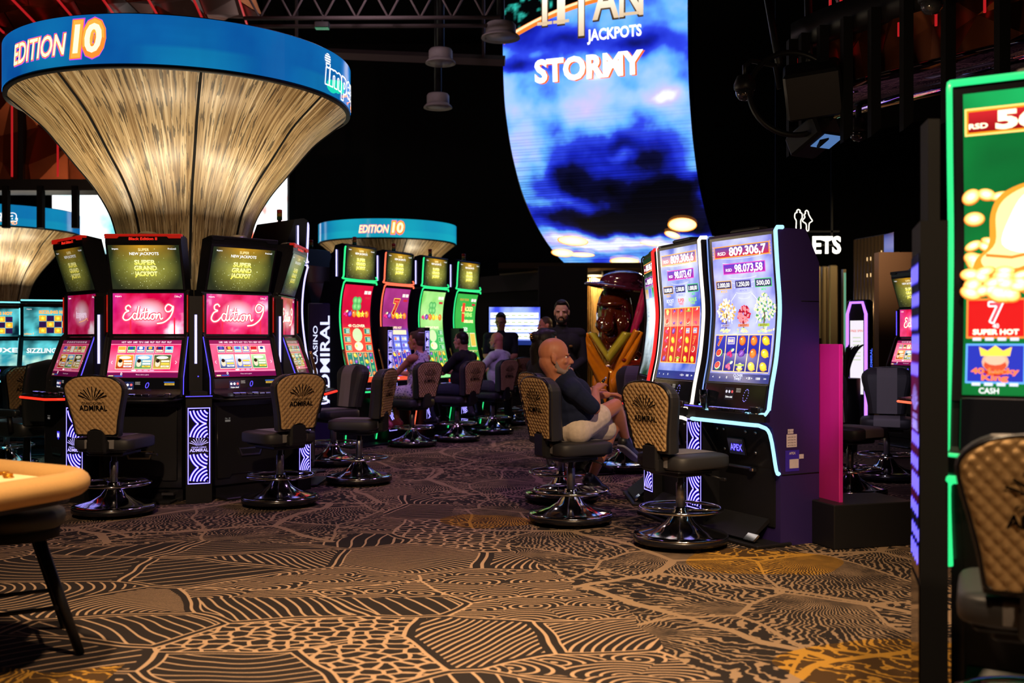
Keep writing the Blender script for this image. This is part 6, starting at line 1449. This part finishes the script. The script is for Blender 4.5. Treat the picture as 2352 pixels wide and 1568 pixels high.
def ptz(px, py, d, lb, bracket=True):
    p = at(px, py, d); k = d/F; r = thing('dome_camera', lb, 'security camera', (p.x, p.y, p.z))
    m = MB(); m.lathe([(.0, .13), (.06, .12), (.085, .06), (.085, .02), (.07, .0)], BLM, 24); m.build('housing', r)
    m = MB(); m.lathe([(.072, .0), (.066, -.035), (.045, -.062), (0, -.075)], pbr('smoked_dome', (.03, .03, .035), .05, spec=.9), 24); m.build('dome', r)
    m = MB()
    if bracket: m.tube([(0, 0, .12), (0, 0, .20), (.05, 0, .24), (.26, .1, .23), (.30, .12, .05)], .02, BLM); m.tube([(.30, .12, .24), (.30, .5, .9)], .03, BLM)
    else: m.cyl((0, 0, .1), (0, 0, .9), .025, BLM)
    m.build('bracket', r)
ptz(1711, 210, 8.0, 'dome camera on a bent bracket below the dark speaker'); ptz(2140, 8, 6.6, 'dome camera hanging at the top frame edge above the copper facets', False); ptz(1972, 305, 8.6, 'small dome camera under the mirror soffit', False)
def speaker():
    p = at(1868, 205, 7.9); r = thing('loudspeaker', 'large black loudspeaker hung at a tilt beside the round bracket', 'loudspeaker', (p.x, p.y, p.z)); T = Matrix.Rotation(radians(-14), 4, 'Y') @ Matrix.Rotation(radians(24), 4, 'X') @ Matrix.Rotation(radians(-20), 4, 'Z')
    m = MB(); m.box((0, 0, 0), (.42, .40, .36), BLM, T, ch=.02); m.box((0, -.205, 0), (.38, .01, .32), pbr('grille_cloth', (.014, .014, .018), .7), T); m.build('cabinet', r)
    m = MB(); m.torus((0, 0, 0), .34, .022, BLM, 40, 8); 
    m.V = [tuple(Vector((-.14, .05, -.02))+Matrix.Rotation(radians(80), 3, 'X') @ Vector(v)) for v in m.V]; m.build('round_bracket', r)
    m = MB(); m.cyl((0, .1, .1), (.1, .5, 1.2), .03, BLM); m.build('arm', r)
speaker()
def projector():
    p = at(1868, 315, 8.0); r = thing('projector', 'dark hanging projector with a pale blue lens plate, under the loudspeaker', 'projector', (p.x, p.y, p.z)); T = Matrix.Rotation(radians(30), 4, 'Z') @ Matrix.Rotation(radians(-25), 4, 'X')
    m = MB(); m.box((0, 0, 0), (.26, .34, .18), BLM, T, ch=.02); m.build('body', r)
    m = MB(); m.box((.03, -.08, -.092), (.20, .16, .006), glow('pale_blue_lens', '#6a9ae0', .55), T); m.build('lens', r); m = MB(); m.cyl((0, 0, .05), (.1, .3, 1.0), .025, BLM); m.build('arm', r)
projector()
# ---------------------------------------------------------------- people (built facing -y, then turned)
def skin(nm, c):
    if nm in MATS: return MATS[nm]
    t = NT(nm); nz = t.noise(t.obj(), 22, 4); n2 = t.noise(t.obj(), 160, 2)
    t.set(color=t.mix(nz, tuple(x*.84 for x in hx(c)), tuple(min(1, x*1.12) for x in hx(c))), rough=.5, spec=.4, sss=.08); t.p.inputs['Subsurface Radius'].default_value = (.012, .005, .003); t.bump(n2, .08, .002); MATS[nm] = t.m; return t.m
def cloth(nm, c, rough=.85):
    return pbr(nm, hx(c) if isinstance(c, str) else c, rough, gscale=30, grain=.25, bump=.25, spec=.2)
EYEW = pbr('eye_white', (.7, .68, .65), .2); EYED = pbr('eye_iris', (.03, .02, .015), .15)
def elbow(s, w, l1, l2, hint):
    s, w = Vector(s), Vector(w); d = w-s; L = min(d.length, (l1+l2)*.995); u = d.normalized(); a = (l1*l1-l2*l2+L*L)/(2*L); h = sqrt(max(0, l1*l1-a*a))
    hv = Vector(hint); hv = hv-u*hv.dot(u); hv = hv.normalized() if hv.length > 1e-6 else Vector((0, 0, -1)); return s+u*a+hv*h
def hand_prims(w, d, up, side, curl, sc=1.0):
    """palm and five fingers from wrist w, pointing along d, back of the hand towards up; side = +1 puts the thumb on d x up."""
    w, d, up = Vector(w), Vector(d).normalized(), Vector(up); up = (up-d*up.dot(d)).normalized(); x = d.cross(up)*side; P = []
    k = sc
    for o in (-.026, -.009, .009, .026): P.append(('c', w+d*.012*k+x*o*.6*k, w+d*.082*k+x*o*k, .0145*k, .0125*k))
    for o, ln in ((.027, .068), (.009, .078), (-.009, .072), (-.027, .056)):
        p = w+d*.084*k+x*o*k; a = curl*.45; q = d
        for s_, (fr, r) in enumerate(((.45, .0092), (.32, .0084), (.23, .0076))):
            q = (q*cos(a)-up*sin(a)).normalized(); up2 = up; e = p+q*ln*fr*k; P.append(('c', p, e, r*k, (r-.0008)*k)); p = e; a = curl*(.8 if s_ == 0 else .6)
    t0 = w+d*.022*k+x*.026*k; t1 = t0+(d*.55+x*.7-up*.3).normalized()*.036*k; t2 = t1+(d*.85+x*.15-up*.45*max(.3, curl)).normalized()*.030*k; t3 = t2+(d*.8-x*.2-up*.5*max(.3, curl)).normalized()*.022*k
    P += [('c', t0, t1, .0125*k, .0105*k), ('c', t1, t2, .0102*k, .009*k), ('c', t2, t3, .009*k, .0075*k)]; return P
def person(label, loc, rz, pose, sk, clothes, hair=None, beard=None, voxel=.009, glasses=False, hs=1.0, heavy=1.0, head=(0, 0, 0), extra=None, female=False):
    r = thing('person', label, 'person', loc, rz); g = pose
    V = Vector; J = {k: V(v) for k, v in g.items() if isinstance(v, (tuple, Vector)) and len(v) == 3}
    pel, che, nek = J['pelvis'], J['chest'], J['neck']; hd = J['head']; R = (Matrix.Rotation(head[2], 3, 'Z') @ Matrix.Rotation(head[0], 3, 'X') @ Matrix.Rotation(head[1], 3, 'Y'))
    def hp(x, y, z): return hd+R @ V((x*hs, y*hs, z*hs))
    B = []
    tw = .86 if female else 1.0; w = heavy
    up = (che-pel).normalized()
    def lateral(p, f, rx, ry, rz_): B.append(('e', p, (rx, ry, rz_), f))
    tilt = (V((0, 0, 1)).rotation_difference(up)).to_matrix()
    mid = pel.lerp(che, .45)
    tor = [('e', pel, (.165*tw**.3, .125*w, .13), tilt), ('e', mid+up*.0+V((0, -.02*w, 0)), (.150*tw*w, .115*w*w, .17), tilt), ('e', che, (.168*tw*w**.5, .118*w, .19), tilt)]
    for s in (-1, 1): tor.append(('e', che+tilt @ V((s*.10*tw, -.035, .03)), (.095*tw, .085*w, .11), tilt))
    sh = [J['sh_l'], J['sh_r']]
    for q in sh: tor.append(('c', che+up*.12+V((0, .01, 0)), q, .075*tw, .062*tw))
    tor.append(('c', che+up*.15, nek, .085*tw, .056*tw))
    neckp = [('c', nek-up*.04, hp(0, .022, -.07), .056*tw*hs, .052*tw*hs), ('c', nek, hp(0, .038, -.03), .054*tw*hs, .066*hs)]
    # head and face
    f = 1.0
    HD = [('e', hp(0, .012, .035), (.076, .097, .090), R), ('e', hp(0, -.022, -.035), (.060, .072, .078), R), ('e', hp(0, -.062, -.088), (.034, .026, .026), R), ('c', hp(-.048, -.01, -.075), hp(-.012, -.062, -.098), .022, .020), ('c', hp(.048, -.01, -.075), hp(.012, -.062, -.098), .022, .020),
          ('c', hp(0, -.088, .008), hp(0, -.110, -.028), .008, .0135), ('e', hp(-.011, -.100, -.033), (.009, .011, .008), R), ('e', hp(.011, -.100, -.033), (.009, .011, .008), R),
          ('e', hp(-.032, -.078, .020), (.024, .013, .008), R), ('e', hp(.032, -.078, .020), (.024, .013, .008), R), ('e', hp(0, -.092, -.060), (.022, .009, .006), R), ('e', hp(0, -.090, -.071), (.019, .010, .007), R),
          ('e', hp(-.042, -.062, -.025), (.022, .018, .018), R), ('e', hp(.042, -.062, -.025), (.022, .018, .018), R)]
    if hs != 1: HD = [(p[0], p[1], tuple(q*hs for q in p[2]), R) if p[0] == 'e' else (p[0], p[1], p[2], p[3]*hs, p[4]*hs) for p in HD]
    ear = []
    for s in (-1, 1): ear += [('e', hp(s*.078, .012, -.008), (.010, .021, .032), R), ('e', hp(s*.081, .020, .006), (.008, .014, .018), R), ('e', hp(s*.076, .004, -.034), (.008, .010, .011), R)]
    arms, fore, hands = [], [], []
    for side, k in (('l', -1), ('r', 1)):
        s, e, wr = J['sh_'+side], J['el_'+side], J['wr_'+side]
        arms.append(('c', s, e, .056*tw*w**.6, .043*tw)); arms.append(('e', s+(e-s)*.06, (.064*tw, .062*tw, .064*tw)))
        fore.append(('c', e, e.lerp(wr, .35), .043*tw, .044*tw)); fore.append(('c', e.lerp(wr, .35), wr, .044*tw, .027*tw))
        d = J.get('hd_'+side) or (wr-e).normalized(); hands += hand_prims(wr, d, J.get('hu_'+side) or V((0, 0, 1)), k*g.get('thumb', 1), g.get('curl', .7), 1.0 if not female else .92)
    legs, shanks = [], []
    for side, k in (('l', -1), ('r', 1)):
        h, kn, an = J['hip_'+side], J['kn_'+side], J['an_'+side]
        legs += [('c', h, kn, .088*w**.4, .056), ('e', h, (.098, .098, .098))]
        shanks += [('c', kn, kn.lerp(an, .3), .054, .054), ('c', kn.lerp(an, .3), an, .055, .034)]
    feet = []
    for side in 'lr':
        an = J['an_'+side]; fd = (J.get('fd_'+side) or V((0, -1, 0))).normalized(); dn = V((0, 0, -1)); feet.append(('c', an+dn*.035-fd*.03, an+dn*.05+fd*.13, .032, .026))
    body = tor+neckp+HD+ear+arms+fore+hands+legs+shanks+feet
    blob('body', body, sk, r, voxel, 2)
    # eyes
    for s in (-1, 1):
        m = MB(); c = hp(s*.030, -.0655, .0035); m.ell(c, (.0115*hs, .0115*hs, .0075*hs), EYEW, 12, 8, None); q = R @ V((0, -1, 0)); m.ell(c+q*.0066*hs, (.0060*hs, .0060*hs, .0060*hs), EYED, 10, 6); m.build('eye', r)
        m = MB(); m.tube([hp(s*(.014+.011*i), -.0935+.004*abs(i-1.2), .0215+.004*(1-abs(i-1.5)/1.5)) for i in range(4)], .0036, hair[1] if hair else pbr('brow_grey', '#5a4a40', .8), 5); m.build('eyebrow', r)
    def grow(P, d, k=1.0): return [('c', p[1], p[2], p[3]+d, p[4]+d) if p[0] == 'c' else ('e', p[1], tuple(x+d for x in p[2]), *(p[3:])) for p in P]
    for kind, mat, opt in clothes:
        if kind == 'shirt':
            cut = opt.get('sleeve', .75); A = []
            for side in 'lr':
                s, e, wr = J['sh_'+side], J['el_'+side], J['wr_'+side]
                if cut <= 1: A.append(('c', s, s.lerp(e, cut), .066*tw*w**.5, .060*tw)); 
                else: A += [('c', s, e, .064*tw, .052*tw), ('c', e, e.lerp(wr, cut-1), .052*tw, .038*tw)]
                A.append(('e', s, (.070*tw,)*3))
            blob('shirt', grow(tor[:-1], .014)+A+([('c', che+up*.15, nek-up*.02, .098*tw, .066*tw)] if opt.get('collar', 1) else []), mat, r, voxel, 3)
        elif kind == 'dress':
            T = grow(tor[:5], .013); L = grow(legs, .018)+[('c', J['kn_l'], J['kn_l'].lerp(J['an_l'], .15), .075, .07), ('c', J['kn_r'], J['kn_r'].lerp(J['an_r'], .15), .075, .07), ('c', J['hip_l'].lerp(J['kn_l'], .5), J['hip_r'].lerp(J['kn_r'], .5), .085, .085)]
            for s, q in ((-1, sh[0]), (1, sh[1])): T.append(('c', che+tilt @ V((s*.09, -.05, .10)), che+tilt @ V((s*.105, .03, .20)), .022, .018)); T.append(('c', che+tilt @ V((s*.105, .03, .20)), che+tilt @ V((s*.06, .10, .05)), .018, .02))
            blob('dress', T+L, mat, r, voxel, 3)
        elif kind == 'trousers':
            P_ = grow(legs, .016)+grow([tor[0]], .012)
            for side in 'lr': P_.append(('c', J['kn_'+side], J['an_'+side], .070, .052))
            blob('trousers', P_, mat, r, voxel, 3)
        elif kind == 'shorts':
            P_ = grow([tor[0]], .014)
            for side in 'lr': h, kn = J['hip_'+side], J['kn_'+side]; P_ += [('c', h, h.lerp(kn, .84 if side == 'r' else .55), .112, .096), ('e', h, (.116,)*3)]
            blob('shorts', P_, mat, r, voxel, 3)
        elif kind == 'shoes':
            for side in 'lr':
                an = J['an_'+side]; fd = (J.get('fd_'+side) or V((0, -1, 0))).normalized(); dn = V((0, 0, -1))
                if opt.get('tilt'): pass
                o = blob('shoe', [('c', an+dn*.038-fd*.045, an+dn*.058+fd*.13, .043, .036), ('c', an+dn*.005-fd*.01, an+dn*.04+fd*.06, .044, .042), ('e', an+dn*.060+fd*.145, (.044, .044, .030))], mat, r, max(voxel, .009), 2)
                m = MB(); T = Matrix.Translation(an+dn*.090+fd*.05) @ Matrix.Rotation(atan2(fd.y, fd.x), 4, 'Z') @ Matrix.Rotation(-math.asin(max(-1, min(1, fd.z))), 4, 'Y'); m.pillow((0, 0, 0), (.29, .095, .026), opt.get('sole', mat), .5, T=T); m.build('sole', o)
    if hair:
        st, hm = hair; P_ = []
        if st == 'short': P_ = [('e', hp(0, .026, .050), (.0815, .096, .089), R), ('e', hp(0, -.024, .104), (.058, .052, .030), R), ('e', hp(0, .055, -.01), (.074, .060, .070), R)]
        elif st == 'crop': P_ = [('e', hp(0, .020, .040), (.0795, .0965, .091), R), ('e', hp(0, .055, -.015), (.073, .056, .065), R)]
        elif st == 'bun': P_ = [('e', hp(0, .030, .040), (.084, .096, .092), R), ('e', hp(0, -.02, .088), (.066, .055, .035), R), ('e', hp(0, .060, -.02), (.072, .055, .070), R), ('e', hp(0, .075, .125), (.042, .042, .036), R), ('e', hp(.01, .085, .12), (.036, .03, .03), R)]
        elif st == 'long': P_ = [('e', hp(0, .030, .040), (.090, .100, .098), R), ('e', hp(0, -.02, .090), (.070, .058, .036), R), ('e', hp(0, .085, -.03), (.088, .058, .105), R), ('c', hp(-.06, .05, -.03), hp(-.07, .07, -.21), .045, .03), ('c', hp(.06, .05, -.03), hp(.07, .07, -.21), .045, .03), ('c', hp(0, .09, -.05), hp(0, .10, -.26), .07, .04), ('e', hp(0, .115, .06), (.05, .045, .05), R)]
        blob('hair', P_, hm, r, max(voxel*.8, .006), 1)
    if beard:
        st, bm = beard
        blob('beard', [('c', hp(-.066, .0, -.03), hp(-.050, -.018, -.078), .012, .022), ('c', hp(.066, .0, -.03), hp(.050, -.018, -.078), .012, .022), ('c', hp(-.050, -.018, -.078), hp(-.012, -.070, -.098), .024, .027), ('c', hp(.050, -.018, -.078), hp(.012, -.070, -.098), .024, .027), ('e', hp(0, -.072, -.100), (.032, .026, .026), R), ('c', hp(-.022, -.092, -.050), hp(0, -.098, -.047), .006, .007), ('c', hp(.022, -.092, -.050), hp(0, -.098, -.047), .006, .007), ('c', hp(-.026, -.085, -.054), hp(-.028, -.075, -.085), .007, .010), ('c', hp(.026, -.085, -.054), hp(.028, -.075, -.085), .007, .010)], bm, r, .006, 1)
    if glasses:
        m = MB()
        for s in (-1, 1): m.tube([hp(s*.032+.024*cos(a), -.100, .002+.018*sin(a)) for a in [2*pi*i/16 for i in range(16)]], .0022, BLK, 5, True); m.tube([hp(s*.056, -.098, .006), hp(s*.078, -.05, .008), hp(s*.080, .01, .008)], .002, BLK, 5)
        m.tube([hp(-.008, -.101, .006), hp(.008, -.101, .006)], .0022, BLK, 5); m.build('glasses', r)
    if extra: extra(r, hp, J)
    return r
def seated(lean_=.06, h=.615, hands='lap', twist=0.0, fwd=0.0):
    """sitting on a seat of height h; pelvis above the origin."""
    g = dict(pelvis=(0, .04, h+.11), chest=(0, .05+lean_, h+.42), neck=(0, .05+lean_*1.15-fwd*.3, h+.62), head=(0, .02+lean_-fwd, h+.755), sh_l=(-.185, .05+lean_, h+.53), sh_r=(.185, .05+lean_, h+.53),
             hip_l=(-.095, .0, h+.09), hip_r=(.095, .0, h+.09), kn_l=(-.12, -.44, h+.075), kn_r=(.12, -.44, h+.075), an_l=(-.11, -.36, h-.29), an_r=(.11, -.36, h-.29))
    g['wr_l'], g['wr_r'] = ((-.12, -.38, h+.33), (.13, -.40, h+.33)) if hands == 'deck' else ((-.12, -.24, h+.20), (.10, -.24, h+.20))
    return g
def fix_arms(g, hl=(-.6, .5, -.8), hr=(.6, .5, -.8)):
    g['el_l'] = tuple(elbow(g['sh_l'], g['wr_l'], .29, .26, hl)); g['el_r'] = tuple(elbow(g['sh_r'], g['wr_r'], .29, .26, hr)); return g
def standing(z=1.78, arms='front'):
    k = z/1.78
    g = dict(pelvis=(0, 0, .95*k), chest=(0, .01, 1.28*k), neck=(0, .02, 1.50*k), head=(0, -.005, 1.648*k), sh_l=(-.20, .02, 1.41*k), sh_r=(.20, .02, 1.41*k), hip_l=(-.10, 0, .92*k), hip_r=(.10, 0, .92*k), kn_l=(-.11, -.02, .50*k), kn_r=(.11, -.02, .50*k), an_l=(-.12, .0, .09), an_r=(.12, .0, .09))
    if arms == 'front': g['wr_l'], g['wr_r'] = (-.06, -.20, 1.02*k), (.06, -.22, 1.03*k)
    else: g['wr_l'], g['wr_r'] = (-.27, -.04, .87*k), (.27, -.04, .87*k)
    return fix_arms(g, (-.8, .6, -.2), (.8, .6, -.2))
SK1, SK2, SK3, SK4 = skin('skin_ruddy', '#b9775a'), skin('skin_fair', '#c89a80'), skin('skin_tan', '#b07a5c'), skin('skin_rosy', '#c07a60')
BLACKC = cloth('black_cotton', (.012, .012, .016)); NAVYC = cloth('navy_cotton', (.012, .018, .050)); WHITEC = cloth('white_cotton', '#c8c4cc'); CREAMC = cloth('cream_cotton', '#d8c8b8'); JEAN = cloth('dark_denim', (.03, .035, .055))
HBLK = cloth('black_hair', (.010, .008, .007), .5); HBRN = cloth('brown_hair', (.06, .035, .022), .55); HGRY = cloth('grey_stubble', (.27, .20, .165), .8); HFUZZ = cloth('shaved_hair', (.30, .21, .16), .8); SHOEB = pbr('black_shoe', (.012, .012, .014), .4); SHOEP = pbr('pink_shoe', '#c04a7a', .5); SOLEW = pbr('pale_sole', '#8a8898', .5)
def floral():
    t = NT('floral_cotton'); v = t.n('ShaderNodeTexVoronoi', feature='F1'); t.put(v.inputs['Vector'], t.obj()); v.inputs['Scale'].default_value = 34
    sp = t.math('LESS_THAN', v.outputs['Distance'], .36); t.set(color=t.mix(sp, hx('#c9bcd4'), t.mix(v.outputs['Color'], hx('#4a3a7a'), hx('#7a6aa0'))), rough=.9); return t.m
# bald man in navy on the near quilted chair
CHX, CHY = ground(1311, 7.63); FD = face(.90, .43)
g = seated(.05, .605); g.update(pelvis=(0, -.06, .715), chest=(.0, -.02, .925), neck=(0, .06, 1.085), head=(0, .078, 1.232), sh_l=(-.20, .03, .995), sh_r=(.20, .02, .985), wr_l=(-.03, -.25, .985), wr_r=(.17, -.47, .935), el_l=(-.24, -.12, .86), el_r=(.25, -.215, .925),
     hip_l=(-.095, -.06, .70), hip_r=(.10, -.06, .70), kn_l=(.03, -.46, .86), an_l=(.20, -.66, .58), kn_r=(.15, -.50, .665), an_r=(.15, -.32, .305), fd_r=(.25, -.93, -.30), fd_l=(.3, -.7, -.45), hd_r=(.1, -1, -.05), hu_r=(.3, 0, 1), hd_l=(.35, -.75, .45), hu_l=(-.3, .3, .8), curl=.75)
g['el_l'] = g['el_l']
def vape(r, hp, J): pass
BALD = person('bald man in a navy t-shirt and white shorts sitting cross-legged on a quilted chair', (CHX-.05, CHY-.02, 0), FD, g, SK1, [('shirt', NAVYC, dict(sleeve=.88)), ('shorts', CREAMC, {}), ('shoes', SHOEB, dict(sole=SOLEW))], None, ('full', HGRY), voxel=.0075, heavy=1.16, head=(.02, 0, -.42), hs=1.16)
T = Matrix.Translation((CHX-.05, CHY-.02, 0)) @ Matrix.Rotation(FD, 4, 'Z'); q = T @ Vector((.02, -.335, 1.035))
m = MB(); m.cyl((0, 0, -.05), (0, 0, .035), .010, BLK, n=14); m.cyl((0, 0, .035), (0, 0, .06), .007, CHROME, n=12); m.cyl((0, 0, -.01), (0, 0, .01), .0107, pbr('gold_band', '#c89a4a', .3, .9), n=14); o = m.build('vape_pen'); o.location = q; o.rotation_euler = (.5, .6, 0); tag(o, 'small black and gold vape pen in the raised hand of the bald man in navy', 'vape pen')
# dark-haired woman on the chair behind him
x, y = ground(1290, 8.67); GB2 = pbr('gold_clip', '#d8a850', .25, .9)
def clip(r, hp, J):
    m = MB()
    for i in range(7): m.torus((0, 0, 0), .012, .0035, GB2, 10, 5)
    m.V = [tuple(hp(.02*cos(i//50)-.02, .16+.006*sin(i), .07+.02*sin(i//50*1.7))+Vector(v)*.8) for i, v in enumerate(m.V)]; m.build('hair_clip', r)
    m = MB(); m.torus((0, 0, 0), .016, .004, pbr('silver', (.7, .7, .72), .15, 1), 16, 6); m.V = [tuple(hp(.084, .0, -.062)+Vector((v[2], v[0], v[1]))) for v in m.V]; m.build('earring', r)
g = seated(.02, .605, 'deck'); g.update(head=(-.02, .03, 1.325), neck=(0, .05, 1.20)); fix_arms(g)
person('dark-haired woman in black with a hair clip, mostly hidden behind the bald man in navy', (x-.10, y-.02, 0), face(.93, .37), g, SK1, [('shirt', BLACKC, dict(sleeve=.9)), ('trousers', BLACKC, {}), ('shoes', SHOEB, {})], ('long', HBLK), female=True, extra=clip)
# standing attendants
x, y = ground(1290, 11.1)
def badge_(r, hp, J):
    m = MB(); m.pillow((.075, -.145, 1.30), (.04, .012, .025), pbr('bronze_badge', '#8a6a3a', .4, .8)); m.build('badge', r)
person('standing man with a trimmed black beard in a black shirt', (x, y, 0), .12, standing(1.80), SK2, [('shirt', BLACKC, dict(sleeve=1.85)), ('trousers', BLACKC, {}), ('shoes', SHOEB, {})], ('short', HBLK), ('full', HBLK), voxel=.0085, head=(.14, 0, -.25), extra=badge_)
x, y = ground(1150, 15.7)
person('standing man with glasses in a black polo shirt before the wall television', (x, y, 0), -.1, standing(1.79), SK3, [('shirt', BLACKC, dict(sleeve=.8)), ('trousers', BLACKC, {}), ('shoes', SHOEB, {})], ('short', HBLK), None, glasses=True, head=(.32, 0, -.15))
x, y = ground(1252, 14.6)
person('person in dark clothes with a reddish lit face, behind the standing bearded man', (x, y, 0), face(-.9, -.3), standing(1.70, 'side'), SK4, [('shirt', BLACKC, dict(sleeve=.8)), ('trousers', JEAN, {}), ('shoes', SHOEB, {})], ('crop', HBRN), head=(.1, 0, 0))
# players at the neon bank
x, y = ground(955, 13.2)
g = seated(.0, .605, 'deck', fwd=.02); fix_arms(g)
def strap(r, hp, J):
    m = MB(); m.tube([J['sh_r']+Vector((-.06, .03, .055)), J['chest']+Vector((.02, .135, .05)), J['pelvis']+Vector((-.16, .10, .06))], .008, BLK, 6); m.build('bag_strap', r)
    m = MB(); m.torus((0, 0, 0), .045, .008, WHITEC, 16, 6); m.V = [tuple(hp(0, .072, .10)+Vector(v)) for v in m.V]; m.build('hair_tie', r)
person('seated woman in a sleeveless flowered dress with her hair in a bun', (x, y, 0), face(-.88, .46), g, SK4, [('dress', floral(), {}), ('shoes', SHOEP, {})], ('bun', HBRN), female=True, extra=strap, head=(.02, 0, .1))
x, y = ground(1060, 13.9); g = seated(.0, .605, 'deck', fwd=.03); fix_arms(g)
person('seated man with cropped dark hair in a black t-shirt at the neon machines', (x, y, 0), face(-.86, .50), g, SK3, [('shirt', BLACKC, dict(sleeve=.8)), ('trousers', JEAN, {}), ('shoes', SHOEB, {})], ('crop', HBLK), heavy=1.15)
x, y = ground(1140, 15.0); g = seated(.0, .605, 'deck', fwd=.02); fix_arms(g)
person('seated bald man in a white shirt at the neon machines', (x, y, 0), face(-.86, .50), g, SK4, [('shirt', WHITEC, dict(sleeve=.8)), ('trousers', cloth('grey_trousers', '#4a4650'), {}), ('shoes', SHOEB, {})], None, ('full', HGRY), heavy=1.1)
# drinking glass on the near deck
def tumbler():
    T = Matrix.Translation((1.497, 7.0, 0)) @ Matrix.Rotation(face(-.886, -.463), 4, 'Z'); q = T @ Vector((-.27, -.01, .875)); r = thing('drinking_glass', 'clear drinking glass half full on the deck beside the near machine with the blossoming trees', 'glass', tuple(q))
    t = NT('clear_glass'); t.set(color=(1, 1, 1), rough=.02, trans=1.0, ior=1.45); t2 = NT('drink'); t2.set(color=(.75, .75, .8), rough=.02, trans=1.0, ior=1.33)
    m = MB(); m.lathe([(0, 0), (.028, 0), (.032, .05), (.035, .055), (.038, .135), (.035, .135), (.032, .06), (.027, .012), (0, .012)], t.m, 32); m.build('glass_body', r)
    m = MB(); m.lathe([(0, .014), (.0265, .014), (.0315, .058), (.0335, .085), (0, .085)], t2.m, 32); m.build('drink', r)
tumbler()
